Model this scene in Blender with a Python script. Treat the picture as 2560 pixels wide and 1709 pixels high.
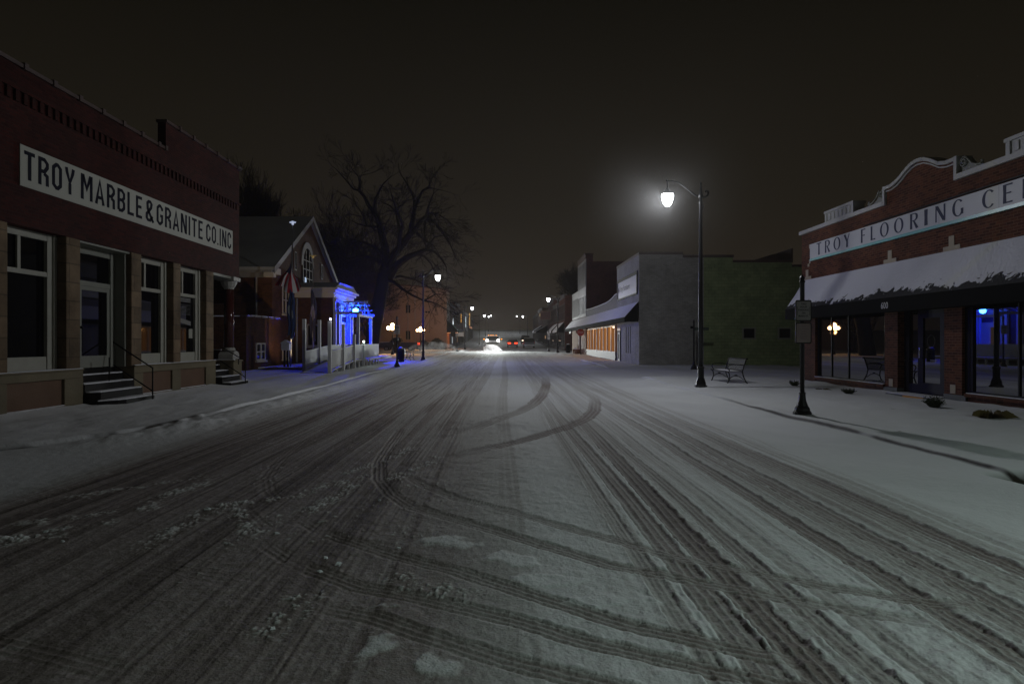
import bpy, bmesh, math, random
import numpy as np
from mathutils import Vector, Matrix

for o in list(bpy.data.objects):
    bpy.data.objects.remove(o)
S = bpy.context.scene
C = S.collection
rnd = random.Random(7)

# ------------------------------------------------------------------ camera
EYE = 1.6
cam_d = bpy.data.cameras.new('camera')
cam = bpy.data.objects.new('camera', cam_d)
C.objects.link(cam)
cam.location = (0, 0, EYE)
cam.rotation_euler = (math.radians(90), 0, 0)
cam_d.sensor_width = 36
cam_d.lens = 24.0
cam_d.shift_x = 0.00977
cam_d.clip_start = 0.1
cam_d.clip_end = 2000
S.camera = cam

# ------------------------------------------------------------------ world: overcast night sky lit by the town
W = bpy.data.worlds.new('World')
S.world = W
W.use_nodes = True
nt = W.node_tree
bg = nt.nodes['Background']
tc = nt.nodes.new('ShaderNodeTexCoord')
sp = nt.nodes.new('ShaderNodeSeparateXYZ')
nt.links.new(tc.outputs['Generated'], sp.inputs[0])
cr = nt.nodes.new('ShaderNodeValToRGB')
nt.links.new(sp.outputs['Z'], cr.inputs[0])
e = cr.color_ramp.elements
e[0].position = 0.0
e[0].color = (0.0270, 0.0200, 0.0142, 1)
e[1].position = 0.45
e[1].color = (0.0062, 0.0053, 0.0033, 1)
m = e.new(0.18)
m.color = (0.0160, 0.0130, 0.0088, 1)
nt.links.new(cr.outputs[0], bg.inputs[0])
bg.inputs[1].default_value = 0.8

# ------------------------------------------------------------------ exposure and sampling
S.view_settings.view_transform = 'Standard'
S.view_settings.look = 'None'
S.view_settings.exposure = 0
S.view_settings.gamma = 1
S.render.engine = 'CYCLES'
cy = S.cycles
cy.max_bounces = 5
cy.diffuse_bounces = 2
cy.glossy_bounces = 3
cy.transmission_bounces = 4
cy.volume_bounces = 0
cy.transparent_max_bounces = 6
cy.sample_clamp_indirect = 0.6
cy.sample_clamp_direct = 6.0
cy.use_denoising = True
cy.use_adaptive_sampling = True
cy.adaptive_threshold = 0.004
cy.caustics_reflective = False
cy.caustics_refractive = False
HAZE_DENSITY = 0.00045


# ------------------------------------------------------------------ helpers: tagging and meshes
def tag(o, label=None, cat=None, group=None, kind=None):
    if label: o['label'] = label
    if cat: o['category'] = cat
    if group: o['group'] = group
    if kind: o['kind'] = kind
    return o


def link(o, parent=None):
    C.objects.link(o)
    if parent is not None:
        o.parent = parent
        p = parent
        off = Vector((0, 0, 0))
        while p is not None:
            if p.type == 'EMPTY':
                off = p.location.copy()
            p = p.parent
        if parent.type == 'EMPTY':
            o.matrix_parent_inverse = Matrix.Translation(-parent.location)
    return o


def thing(name, label, cat, loc=(0, 0, 0), group=None):
    o = bpy.data.objects.new(name, None)
    o.empty_display_size = 0.3
    o.location = loc
    C.objects.link(o)
    return tag(o, label, cat, group)


def copy_tree(o, parent=None):
    c = o.copy()
    C.objects.link(c)
    if parent is not None:
        c.parent = parent
    for ch in [x for x in bpy.data.objects if x.parent == o]:
        copy_tree(ch, c)
    return c


class MB:
    def __init__(s):
        s.v = []; s.f = []; s.mi = []; s.cur = 0

    def add(s, vs, fs):
        n = len(s.v)
        s.v += [tuple(p) for p in vs]
        s.f += [tuple(i + n for i in f) for f in fs]
        s.mi += [s.cur] * len(fs)
        return s

    def box(s, x0, x1, y0, y1, z0, z1):
        x0, x1 = min(x0, x1), max(x0, x1); y0, y1 = min(y0, y1), max(y0, y1); z0, z1 = min(z0, z1), max(z0, z1)
        return s.add([(x0, y0, z0), (x1, y0, z0), (x1, y1, z0), (x0, y1, z0), (x0, y0, z1), (x1, y0, z1), (x1, y1, z1), (x0, y1, z1)],
                     [(0, 3, 2, 1), (4, 5, 6, 7), (0, 1, 5, 4), (1, 2, 6, 5), (2, 3, 7, 6), (3, 0, 4, 7)])

    def prism(s, poly, axis, a, b):
        """poly: 2-D points; axis 'x' -> (y,z), 'y' -> (x,z), 'z' -> (x,y)"""
        def P(p, t):
            return {'x': (t, p[0], p[1]), 'y': (p[0], t, p[1]), 'z': (p[0], p[1], t)}[axis]
        n = len(poly)
        vs = [P(p, a) for p in poly] + [P(p, b) for p in poly]
        fs = [tuple(range(n))[::-1], tuple(range(n, 2 * n))] + [(i, (i + 1) % n, n + (i + 1) % n, n + i) for i in range(n)]
        return s.add(vs, fs)

    def tube(s, pts, rads, n=6, cap=True):
        pts = [Vector(p) for p in pts]
        if not isinstance(rads, (list, tuple)): rads = [rads] * len(pts)
        vs = []; fs = []
        up = None
        for i, p in enumerate(pts):
            d = (pts[min(i + 1, len(pts) - 1)] - pts[max(i - 1, 0)])
            if d.length < 1e-9: d = Vector((0, 0, 1))
            d.normalize()
            if up is None:
                up = Vector((0, 0, 1)) if abs(d.z) < 0.9 else Vector((1, 0, 0))
            a = d.cross(up)
            if a.length < 1e-4: a = d.cross(Vector((0, 1, 0.3)))
            a.normalize(); b = d.cross(a); up = a.cross(d) * 1.0
            for k in range(n):
                t = 2 * math.pi * k / n
                vs.append(p + (a * math.cos(t) + b * math.sin(t)) * rads[i])
        for i in range(len(pts) - 1):
            for k in range(n):
                k2 = (k + 1) % n
                fs.append((i * n + k, i * n + k2, (i + 1) * n + k2, (i + 1) * n + k))
        if cap:
            fs.append(tuple(range(n))[::-1]); fs.append(tuple((len(pts) - 1) * n + k for k in range(n)))
        return s.add(vs, fs)

    def lathe(s, prof, cx, cy, n=16, sq=None):
        """prof: (radius, z) pairs"""
        vs = []; fs = []
        for r, z in prof:
            for k in range(n):
                t = 2 * math.pi * (k + 0.5) / n
                vs.append((cx + r * math.cos(t), cy + r * math.sin(t), z))
        for i in range(len(prof) - 1):
            for k in range(n):
                k2 = (k + 1) % n
                fs.append((i * n + k, i * n + k2, (i + 1) * n + k2, (i + 1) * n + k))
        fs.append(tuple(range(n))[::-1]); fs.append(tuple((len(prof) - 1) * n + k for k in range(n)))
        return s.add(vs, fs)

    def sphere(s, c, r, n=10, m=7, sc=(1, 1, 1)):
        vs = [(c[0], c[1], c[2] - r * sc[2])]; fs = []
        for i in range(1, m):
            ph = -math.pi / 2 + math.pi * i / m
            for k in range(n):
                t = 2 * math.pi * k / n
                vs.append((c[0] + r * sc[0] * math.cos(ph) * math.cos(t), c[1] + r * sc[1] * math.cos(ph) * math.sin(t), c[2] + r * sc[2] * math.sin(ph)))
        vs.append((c[0], c[1], c[2] + r * sc[2]))
        for k in range(n):
            fs.append((0, 1 + (k + 1) % n, 1 + k))
            fs.append((len(vs) - 1, 1 + (m - 2) * n + k, 1 + (m - 2) * n + (k + 1) % n))
        for i in range(m - 2):
            for k in range(n):
                fs.append((1 + i * n + k, 1 + i * n + (k + 1) % n, 1 + (i + 1) * n + (k + 1) % n, 1 + (i + 1) * n + k))
        return s.add(vs, fs)

    def quad(s, a, b, c, d):
        return s.add([a, b, c, d], [(0, 1, 2, 3)])

    def build(s, name, mat, parent=None, smooth=False, bevel=0):
        me = bpy.data.meshes.new(name)
        me.from_pydata(s.v, [], s.f)
        for mm in (mat if isinstance(mat, (list, tuple)) else [mat]):
            me.materials.append(mm)
        if isinstance(mat, (list, tuple)):
            me.polygons.foreach_set('material_index', s.mi)
        if smooth:
            me.polygons.foreach_set('use_smooth', [True] * len(me.polygons))
        me.update()
        o = bpy.data.objects.new(name, me)
        link(o, parent)
        if bevel:
            b = o.modifiers.new('bevel', 'BEVEL'); b.width = bevel; b.segments = 2; b.limit_method = 'ANGLE'
        return o


def box(name, mat, parent, *a, bevel=0):
    return MB().box(*a).build(name, mat, parent, bevel=bevel)


# ------------------------------------------------------------------ materials
def M_(name, col, rough=0.7, metal=0.0, emis=None, es=0.0, var=0.0, vscale=3.0, bump=0.0, bscale=20.0, spec=0.5, ior=None, dust=0.0):
    m = bpy.data.materials.new(name)
    m.use_nodes = True
    t = m.node_tree; b = t.nodes['Principled BSDF']
    b.inputs['Base Color'].default_value = (*col, 1)
    b.inputs['Roughness'].default_value = rough
    b.inputs['Metallic'].default_value = metal
    b.inputs['Specular IOR Level'].default_value = spec
    if ior: b.inputs['IOR'].default_value = ior
    if emis:
        b.inputs['Emission Color'].default_value = (*emis, 1)
        b.inputs['Emission Strength'].default_value = es
    if var or bump:
        tcn = t.nodes.new('ShaderNodeTexCoord')
    if var:
        n = t.nodes.new('ShaderNodeTexNoise'); n.inputs['Scale'].default_value = vscale; n.inputs['Detail'].default_value = 5
        t.links.new(tcn.outputs['Object'], n.inputs['Vector'])
        mx = t.nodes.new('ShaderNodeMix'); mx.data_type = 'RGBA'
        mx.inputs['A'].default_value = (*[c * (1 - var) for c in col], 1)
        mx.inputs['B'].default_value = (*[min(1, c * (1 + var)) for c in col], 1)
        t.links.new(n.outputs['Fac'], mx.inputs['Factor'])
        t.links.new(mx.outputs['Result'], b.inputs['Base Color'])
    if bump:
        n2 = t.nodes.new('ShaderNodeTexNoise'); n2.inputs['Scale'].default_value = bscale; n2.inputs['Detail'].default_value = 6
        t.links.new(tcn.outputs['Object'], n2.inputs['Vector'])
        bp = t.nodes.new('ShaderNodeBump'); bp.inputs['Strength'].default_value = bump; bp.inputs['Distance'].default_value = 0.02
        t.links.new(n2.outputs['Fac'], bp.inputs['Height'])
        t.links.new(bp.outputs['Normal'], b.inputs['Normal'])
    return m


def brick(name, c1, c2, mortar, bw=0.215, bh=0.0675, ms=0.009, rough=0.85, stain=0.35, bump=0.5):
    m = bpy.data.materials.new(name); m.use_nodes = True
    t = m.node_tree; N = t.nodes.new; L = t.links.new; b = t.nodes['Principled BSDF']
    tcn = N('ShaderNodeTexCoord'); s1 = N('ShaderNodeSeparateXYZ'); L(tcn.outputs['Object'], s1.inputs[0])
    g = N('ShaderNodeNewGeometry'); s2 = N('ShaderNodeSeparateXYZ'); L(g.outputs['Normal'], s2.inputs[0])
    ab = N('ShaderNodeMath'); ab.operation = 'ABSOLUTE'; L(s2.outputs['X'], ab.inputs[0])
    gt = N('ShaderNodeMath'); gt.operation = 'GREATER_THAN'; gt.inputs[1].default_value = 0.6; L(ab.outputs[0], gt.inputs[0])
    mx = N('ShaderNodeMix'); L(gt.outputs[0], mx.inputs['Factor']); L(s1.outputs['X'], mx.inputs['A']); L(s1.outputs['Y'], mx.inputs['B'])
    cb = N('ShaderNodeCombineXYZ'); L(mx.outputs['Result'], cb.inputs['X']); L(s1.outputs['Z'], cb.inputs['Y'])
    br = N('ShaderNodeTexBrick'); L(cb.outputs[0], br.inputs['Vector'])
    br.inputs['Scale'].default_value = 1
    br.inputs['Color1'].default_value = (*c1, 1); br.inputs['Color2'].default_value = (*c2, 1); br.inputs['Mortar'].default_value = (*mortar, 1)
    br.inputs['Mortar Size'].default_value = ms; br.inputs['Mortar Smooth'].default_value = 0.3
    br.inputs['Brick Width'].default_value = bw; br.inputs['Row Height'].default_value = bh
    no = N('ShaderNodeTexNoise'); no.inputs['Scale'].default_value = 0.9; no.inputs['Detail'].default_value = 8; no.inputs['Roughness'].default_value = 0.7
    L(tcn.outputs['Object'], no.inputs['Vector'])
    rp = N('ShaderNodeMapRange'); rp.inputs['From Min'].default_value = 0.35; rp.inputs['From Max'].default_value = 0.7
    rp.inputs['To Min'].default_value = 1 - stain; rp.inputs['To Max'].default_value = 1 + stain * 0.5; L(no.outputs['Fac'], rp.inputs['Value'])
    mu = N('ShaderNodeMix'); mu.data_type = 'RGBA'; mu.blend_type = 'MULTIPLY'; mu.inputs['Factor'].default_value = 1
    L(br.outputs['Color'], mu.inputs['A']); L(rp.outputs['Result'], mu.inputs['B'])
    L(mu.outputs['Result'], b.inputs['Base Color']); b.inputs['Specular IOR Level'].default_value = 0.12
    b.inputs['Roughness'].default_value = rough
    n3 = N('ShaderNodeTexNoise'); n3.inputs['Scale'].default_value = 30; n3.inputs['Detail'].default_value = 4; L(tcn.outputs['Object'], n3.inputs['Vector'])
    sb = N('ShaderNodeMath'); sb.operation = 'MULTIPLY_ADD'; sb.inputs[1].default_value = -1.0; L(br.outputs['Fac'], sb.inputs[0]); L(n3.outputs['Fac'], sb.inputs[2])
    bp = N('ShaderNodeBump'); bp.inputs['Strength'].default_value = bump; bp.inputs['Distance'].default_value = 0.012
    L(sb.outputs[0], bp.inputs['Height']); L(bp.outputs['Normal'], b.inputs['Normal'])
    return m


mt = {}
mt['brick_l'] = brick('dark red brick', (0.058, 0.011, 0.008), (0.028, 0.006, 0.005), (0.038, 0.014, 0.011))
mt['brick_r'] = brick('orange red brick', (0.15, 0.050, 0.024), (0.062, 0.020, 0.012), (0.17, 0.085, 0.052))
mt['brick_c'] = brick('brown brick', (0.085, 0.033, 0.016), (0.04, 0.016, 0.009), (0.10, 0.055, 0.032))
mt['brick_d'] = brick('soot brick', (0.13, 0.045, 0.035), (0.09, 0.03, 0.025), (0.10, 0.07, 0.06))
mt['brick_f'] = brick('dull brick', (0.10, 0.05, 0.035), (0.07, 0.035, 0.026), (0.10, 0.07, 0.055))
mt['block_g'] = brick('grey painted brick', (0.37, 0.36, 0.34), (0.29, 0.285, 0.27), (0.20, 0.195, 0.19), stain=0.25)
mt['block_gr'] = brick('green painted block', (0.26, 0.315, 0.155), (0.21, 0.265, 0.13), (0.13, 0.17, 0.09), bw=0.4, bh=0.2, stain=0.3, bump=0.25)
mt['stone'] = brick('rock faced limestone', (0.22, 0.155, 0.095), (0.14, 0.10, 0.062), (0.12, 0.09, 0.06), bw=0.9, bh=0.42, ms=0.012, stain=0.5, bump=1.0)
mt['stone_base'] = M_('rubbed sandstone', (0.15, 0.125, 0.075), 0.9, var=0.35, vscale=1.2, bump=0.4, bscale=14)
mt['panel'] = M_('brown stone panel', (0.13, 0.075, 0.045), 0.9, var=0.3, vscale=2, bump=0.3)
mt['wood_w'] = M_('worn white paint', (0.33, 0.325, 0.27), 0.6, var=0.15, vscale=4, bump=0.1)
mt['wood_g'] = M_('grey green paint', (0.20, 0.205, 0.17), 0.6, var=0.15, vscale=3, bump=0.1)
mt['white'] = M_('white trim paint', (0.40, 0.40, 0.385), 0.6, var=0.1, vscale=3)
mt['cream'] = M_('cream paint', (0.45, 0.41, 0.34), 0.6, var=0.1, vscale=2)
mt['board'] = M_('white sign board', (0.42, 0.42, 0.37), 0.8, spec=.1, var=0.08, vscale=1.5)
mt['ink'] = M_('navy sign paint', (0.010, 0.010, 0.020), 0.8, spec=0.08)
mt['glass'] = M_('dark window glass', (0.004, 0.004, 0.005), 0.03, spec=0.35, ior=1.45)
mt['glass2'] = M_('shop window glass', (0.006, 0.006, 0.007), 0.012, spec=1.0, ior=1.75)
mt['black'] = M_('black metal', (0.008, 0.008, 0.0085), 0.4, spec=.35, metal=0.0, var=0.3, vscale=8, bump=0.1)
mt['iron'] = M_('matt iron', (0.006, 0.0055, 0.005), 0.6, spec=0.12)
mt['snow'] = M_('snow', (0.78, 0.79, 0.82), 0.85, bump=0.5, bscale=45, spec=0.3)
mt['bark'] = M_('bark', (0.022, 0.018, 0.015), 0.95, spec=.05, bump=0.6, bscale=12)
mt['twig'] = M_('twig bark', (0.018, 0.014, 0.012), 0.95, spec=.05)
mt['granite'] = M_('polished red granite', (0.045, 0.010, 0.008), 0.08, var=0.4, vscale=60)
mt['capital'] = M_('grey granite', (0.30, 0.29, 0.26), 0.6, var=0.3, vscale=20, bump=0.4)
mt['concrete'] = M_('dark concrete', (0.16, 0.17, 0.155), 0.9, var=0.25, vscale=3, bump=0.3)
mt['lime'] = M_('beige limestone', (0.42, 0.36, 0.26), 0.85, var=0.15, vscale=6)
mt['yellow'] = M_('yellow kerb paint', (0.55, 0.26, 0.02), 0.7, var=0.2)
mt['dark'] = M_('dark recess', (0.012, 0.011, 0.010), 0.9)
mt['doorpaint'] = M_('slate blue door paint', (0.012, 0.012, 0.022), 0.7, spec=.15)
mt['roof'] = M_('snow dusted roof', (0.30, 0.31, 0.30), 0.9, var=0.5, vscale=0.35, bump=0.4)
mt['fartrim'] = M_('old grey trim', (0.10, 0.095, 0.09), 0.8, var=0.3)
mt['coping'] = M_('clay coping tile', (0.06, 0.035, 0.03), 0.5, var=0.3)
mt['steel'] = M_('galvanised steel', (0.32, 0.32, 0.32), 0.35, metal=0.8)
mt['tan'] = M_('tan stucco', (0.26, 0.17, 0.12), 0.9, var=0.15, vscale=0.6, bump=0.2)
mt['siding'] = M_('grey metal siding', (0.20, 0.195, 0.185), 0.6, var=0.2, vscale=2)
mt['stopred'] = M_('stop sign red', (0.30, 0.015, 0.02), 0.5)
mt['rubber'] = M_('rubber', (0.015, 0.015, 0.015), 0.9)
mt['greenaw'] = M_('green canvas', (0.03, 0.10, 0.07), 0.8)
mt['darkaw'] = M_('black canvas', (0.008, 0.008, 0.008), 0.95, spec=0.05)
mt['bluegrey'] = M_('dim blue paint', (0.05, 0.055, 0.12), 0.6)


def snowpatch(name, under, zlo, zhi, slope=1.0):
    """snow lying on a sloping canvas, worn away towards its lower edge"""
    m = bpy.data.materials.new(name); m.use_nodes = True
    t = m.node_tree; N = t.nodes.new; L = t.links.new; b = t.nodes['Principled BSDF']
    tcn = N('ShaderNodeTexCoord'); s1 = N('ShaderNodeSeparateXYZ'); L(tcn.outputs['Object'], s1.inputs[0])
    mp = N('ShaderNodeMapping'); mp.inputs['Scale'].default_value = (3.2, 1.9, 1.2); mp.inputs['Rotation'].default_value = (0.5, 0, 0); L(tcn.outputs['Object'], mp.inputs['Vector'])
    no = N('ShaderNodeTexNoise'); no.inputs['Scale'].default_value = 1.4; no.inputs['Detail'].default_value = 9; no.inputs['Roughness'].default_value = 0.62
    no.inputs['Distortion'].default_value = 0.6
    L(mp.outputs[0], no.inputs['Vector'])
    mr = N('ShaderNodeMapRange'); mr.inputs['From Min'].default_value = zlo; mr.inputs['From Max'].default_value = zhi
    mr.inputs['To Min'].default_value = -0.30; mr.inputs['To Max'].default_value = 0.34; L(s1.outputs['Z'], mr.inputs['Value'])
    ad = N('ShaderNodeMath'); ad.operation = 'ADD'; L(mr.outputs['Result'], ad.inputs[0]); L(no.outputs['Fac'], ad.inputs[1])
    st = N('ShaderNodeMapRange'); st.inputs['From Min'].default_value = 0.49; st.inputs['From Max'].default_value = 0.51; L(ad.outputs[0], st.inputs['Value'])
    mx = N('ShaderNodeMix'); mx.data_type = 'RGBA'; L(st.outputs['Result'], mx.inputs['Factor'])
    mx.inputs['A'].default_value = (*under, 1); mx.inputs['B'].default_value = (0.76, 0.77, 0.80, 1)
    L(mx.outputs['Result'], b.inputs['Base Color']); b.inputs['Roughness'].default_value = 0.9
    n3 = N('ShaderNodeTexNoise'); n3.inputs['Scale'].default_value = 14; n3.inputs['Detail'].default_value = 5; L(tcn.outputs['Object'], n3.inputs['Vector'])
    sm = N('ShaderNodeMath'); sm.operation = 'MULTIPLY_ADD'; sm.inputs[1].default_value = 2.0; L(st.outputs['Result'], sm.inputs[0]); L(n3.outputs['Fac'], sm.inputs[2])
    bp = N('ShaderNodeBump'); bp.inputs['Strength'].default_value = 0.8; bp.inputs['Distance'].default_value = 0.02; L(sm.outputs[0], bp.inputs['Height'])
    L(bp.outputs['Normal'], b.inputs['Normal'])
    return m


def emis(name, col, s):
    m = bpy.data.materials.new(name); m.use_nodes = True
    t = m.node_tree; t.nodes.remove(t.nodes['Principled BSDF'])
    e = t.nodes.new('ShaderNodeEmission'); e.inputs[0].default_value = (*col, 1); e.inputs[1].default_value = s
    t.links.new(e.outputs[0], t.nodes['Material Output'].inputs[0])
    return m


def glow(name, col, s):
    """lit glass: glows itself and lets the lamp inside shine through"""
    m = emis(name, col, s); t = m.node_tree
    e = [n for n in t.nodes if n.type == 'EMISSION'][0]
    tr = t.nodes.new('ShaderNodeBsdfTransparent'); ad = t.nodes.new('ShaderNodeAddShader')
    t.links.new(e.outputs[0], ad.inputs[0]); t.links.new(tr.outputs[0], ad.inputs[1]); t.links.new(ad.outputs[0], t.nodes['Material Output'].inputs[0])
    return m


def light(kind, name, loc, power, col, parent=None, radius=0.1, rot=None, angle=None, blend=0.4, lamp_dist=False, cutoff=False):
    d = bpy.data.lights.new(name, kind); d.energy = power; d.color = col; d.shadow_soft_size = radius
    if kind == 'SPOT': d.spot_size = angle; d.spot_blend = blend
    if lamp_dist:                     # street luminaire: throws more light outwards than straight down
        d.use_nodes = True; t = d.node_tree; em = t.nodes['Emission']
        tcn = t.nodes.new('ShaderNodeTexCoord'); s = t.nodes.new('ShaderNodeSeparateXYZ'); t.links.new(tcn.outputs['Normal'], s.inputs[0])
        a = t.nodes.new('ShaderNodeMath'); a.operation = 'ABSOLUTE'; t.links.new(s.outputs['Z'], a.inputs[0])
        r = t.nodes.new('ShaderNodeMapRange'); r.inputs['From Min'].default_value = 0.3; r.inputs['From Max'].default_value = 0.95
        r.inputs['To Min'].default_value = 1.0; r.inputs['To Max'].default_value = 0.28
        t.links.new(a.outputs[0], r.inputs['Value'])
        # the reflector sends little light back to the house side (+x of the lamp)
        hs = t.nodes.new('ShaderNodeMapRange'); hs.inputs['From Min'].default_value = -0.05; hs.inputs['From Max'].default_value = 0.75; hs.inputs['To Min'].default_value = 1.0; hs.inputs['To Max'].default_value = 0.12
        hm_ = t.nodes.new('ShaderNodeMath'); hm_.operation = 'MULTIPLY'
        t.links.new(s.outputs['X'], hs.inputs['Value']); t.links.new(hs.outputs['Result'], hm_.inputs[0]); t.links.new(r.outputs['Result'], hm_.inputs[1]); t.links.new(hm_.outputs[0], em.inputs['Strength'])
        r = hm_
        if cutoff:                    # full cut-off shade: nothing near the horizontal
            c = t.nodes.new('ShaderNodeMapRange'); c.inputs['From Min'].default_value = 0.26; c.inputs['From Max'].default_value = 0.66
            mu = t.nodes.new('ShaderNodeMath'); mu.operation = 'MULTIPLY'
            t.links.new(a.outputs[0], c.inputs['Value']); t.links.new(c.outputs['Result'], mu.inputs[0]); t.links.new((r.outputs.get('Result') or r.outputs[0]), mu.inputs[1]); t.links.new(mu.outputs[0], em.inputs['Strength'])
    o = bpy.data.objects.new(name, d); o.location = loc
    if rot is not None: o.rotation_euler = rot
    link(o, parent)
    return o


def aim(o, target):
    d = Vector(target) - o.location
    o.rotation_euler = d.to_track_quat('-Z', 'Y').to_euler()


# ------------------------------------------------------------------ terrain
GY = [-60, 25, 50, 80, 105, 131, 160, 195, 225, 262, 300, 345, 430]
GZ = [0, 0, .10, .25, .35, .62, 1.25, 2.5, 3.7, 5.4, 6.7, 7.5, 6.0]
# fade the kinks with a fine resampled smooth table
_ys = np.linspace(-60, 430, 981); _zs = np.interp(_ys, GY, GZ)
_k = np.hanning(41); _k /= _k.sum(); _zp = np.pad(_zs, 20, mode='edge'); _zs = np.convolve(_zp, _k, 'valid')


def g(y):
    return float(np.interp(y, _ys, _zs))


def G(y):
    return np.interp(y, _ys, _zs)


def hash2(ix, iy, seed):
    h = (ix.astype(np.int64) * 374761393 + iy.astype(np.int64) * 668265263 + seed * 144665) & 0x7fffffff
    h = ((h ^ (h >> 13)) * 1274126177) & 0x7fffffff
    return ((h ^ (h >> 16)) & 0xffff) / 65535.0


def vnoise(x, y, seed=0):
    ix = np.floor(x); iy = np.floor(y); fx = x - ix; fy = y - iy
    fx = fx * fx * (3 - 2 * fx); fy = fy * fy * (3 - 2 * fy)
    a = hash2(ix, iy, seed); b = hash2(ix + 1, iy, seed); c = hash2(ix, iy + 1, seed); d = hash2(ix + 1, iy + 1, seed)
    return (a + (b - a) * fx) * (1 - fy) + (c + (d - c) * fx) * fy


def fbm(x, y, oct=4, seed=0):
    r = 0; a = 0.5; t = 0
    for i in range(oct):
        r = r + a * vnoise(x, y, seed + i * 17); t += a; x = x * 2.03; y = y * 2.03; a *= 0.5
    return r / t


def ss(a, b, x):
    t = np.clip((x - a) / (b - a), 0, 1)
    return t * t * (3 - 2 * t)


def kerb_right(y):
    return np.where(y < 27, 5.85 + 0 * y, 6.1)


def kerb_left(y):
    r = 6.8
    yy = np.clip(13.6 - y, 0, r)
    return -6.1 - (r - np.sqrt(np.maximum(r * r - yy * yy, 0))) - np.where(y < 13.6 - r, 40.0, 0.0)


def cross(y):
    """side streets: no kerbs there"""
    return np.maximum(ss(76, 78, y) * (1 - ss(90, 92, y)), 0)


def side_right(y):      # alley between the flooring shop and the grey building
    return ss(28.5, 30.5, y) * (1 - ss(38.5, 40.5, y))


# wheel tracks: centre lines in metres, (x, y) on the road
TRK = []
def trk(pts, w=0.11, depth=0.022, dirt=0.5, tread=1.0, ridge=0.016):
    TRK.append((pts, w, depth, dirt, tread, ridge))


for x0, w_, d_, t_ in ((1.02, .07, .018, .35), (1.25, .11, .028, .6), (1.58, .11, .03, .62), (1.78, .08, .02, .45), (2.12, .09, .012, .3), (2.62, .10, .026, .55), (2.86, .08, .018, .4),
                       (3.12, .11, .028, .6), (3.42, .09, .018, .4), (3.68, .10, .024, .5), (3.95, .05, .010, .3), (0.02, .15, .001, .35)):
    a_ = rnd.uniform(0, 6)
    y0_ = 2.5 if x0 > 0.9 else 5.4
    trk([(x0 + 0.045 * math.sin(a_ + y * 0.22) - 0.0022 * max(0, y - 12) * (x0 - 2), y) for y in
         [y0_ + i * 0.9 for i in range(9)] + [12, 14, 17, 20, 24, 29, 35, 42, 52, 66]], w_, d_, t_, 0.8, 0.5 * d_)
for x0, w_, d_, t_ in ((-0.92, .20, .009, .55), (-1.25, .13, .009, .5), (-1.75, .10, .006, .30), (-2.3, .10, .008, .32), (-2.62, .10, .006, .28), (-3.3, .12, .007, .3), (-3.75, .1, .005, .25), (-4.5, .1, .005, .2)):
    a_ = rnd.uniform(0, 6)
    trk([(x0 + 0.06 * math.sin(a_ + y * 0.17) + 0.01 * max(0, y - 20), y) for y in [2.6, 4, 6, 8, 9.5, 11, 12.5, 14, 16, 18, 20, 23, 27, 32, 38, 46, 58, 74]], w_, d_, t_, 0.7, 0.004)

trk([(-1.51, 8.6), (-1.18, 8.98), (-0.76, 9.54), (-0.28, 10.29), (0.28, 11.16), (0.84, 12.2), (1.38, 13.26), (1.76, 14.3), (2.17, 16.05), (2.5, 18.29), (2.83, 21.77)], 0.17, 0.016, 0.62, 1.2, 0.003)
trk([(-1.63, 10.9), (-1.29, 11.3), (-0.96, 12.04), (-0.57, 12.71), (-0.14, 14.08), (0.4, 15.78), (0.81, 17.59), (1.19, 20.32), (1.64, 25.39), (2.07, 32.62)], 0.18, 0.014, 0.52, 1.2, 0.003)
trk([(-1.24, 8.41), (-0.86, 7.64), (-0.45, 7.0), (0.09, 6.46), (0.56, 5.92), (0.96, 5.53), (1.24, 5.19), (1.5, 4.98), (1.81, 4.75), (2.16, 4.53), (2.53, 4.3), (3.06, 4.09)], 0.085, 0.020, 0.5, 1.0, 0.006)
trk([(-1.87, 12.65), (-1.76, 10.75), (-1.65, 9.18), (-1.44, 8.01), (-1.16, 7.2), (-0.91, 6.72), (-0.73, 6.5), (-0.3, 6.07), (0.08, 5.66), (0.5, 5.24), (0.78, 4.93), (1.06, 4.79), (1.32, 4.61), (1.67, 4.37), (2.0, 4.19), (2.31, 4.02), (2.63, 3.84)], 0.095, 0.020, 0.5, 1.0, 0.006)
trk([(-1.85, 6.22), (-1.47, 5.72), (-1.03, 5.35), (-0.65, 5.03), (-0.31, 4.79), (0.07, 4.45), (0.33, 4.23), (0.68, 3.93), (1.01, 3.72), (1.3, 3.56), (1.68, 3.4)], 0.095, 0.022, 0.55, 1.0, 0.007)
trk([(-1.93, 5.47), (-1.41, 4.88), (-0.94, 4.49), (-0.55, 4.3), (0.06, 3.96), (0.41, 3.7), (0.83, 3.47), (1.11, 3.33), (1.37, 3.2), (1.8, 3.0)], 0.095, 0.022, 0.55, 1.0, 0.007)
trk([(-1.21, 4.19), (-0.77, 3.99), (-0.49, 3.78), (0.05, 3.44), (0.46, 3.22), (0.72, 3.04), (1.0, 2.85)], 0.095, 0.022, 0.55, 1.0, 0.007)
trk([(-3.32, 11.76), (-3.14, 10.31), (-2.97, 9.01), (-2.79, 8.13), (-2.52, 7.41), (-2.15, 6.72)], 0.10, 0.010, 0.15, 1.4, 0.004)
trk([(-2.58, 6.72), (-2.17, 6.07), (-1.88, 5.66)], 0.10, 0.010, 0.15, 1.4, 0.004)
trk([(-3.3, 3.75), (-2.64, 3.59), (-2.22, 3.44), (-1.6, 3.2)], 0.10, 0.010, 0.15, 1.4, 0.004)
trk([(-2.65, 4.93), (-2.11, 4.7), (-1.58, 4.49)], 0.12, 0.008, 0.2, 1.2)
trk([(-1.49, 3.0), (-1.43, 3.72), (-1.50, 4.98), (-1.55, 8)], 0.1, 0.007, 0.2, 0.8, 0.004)
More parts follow.
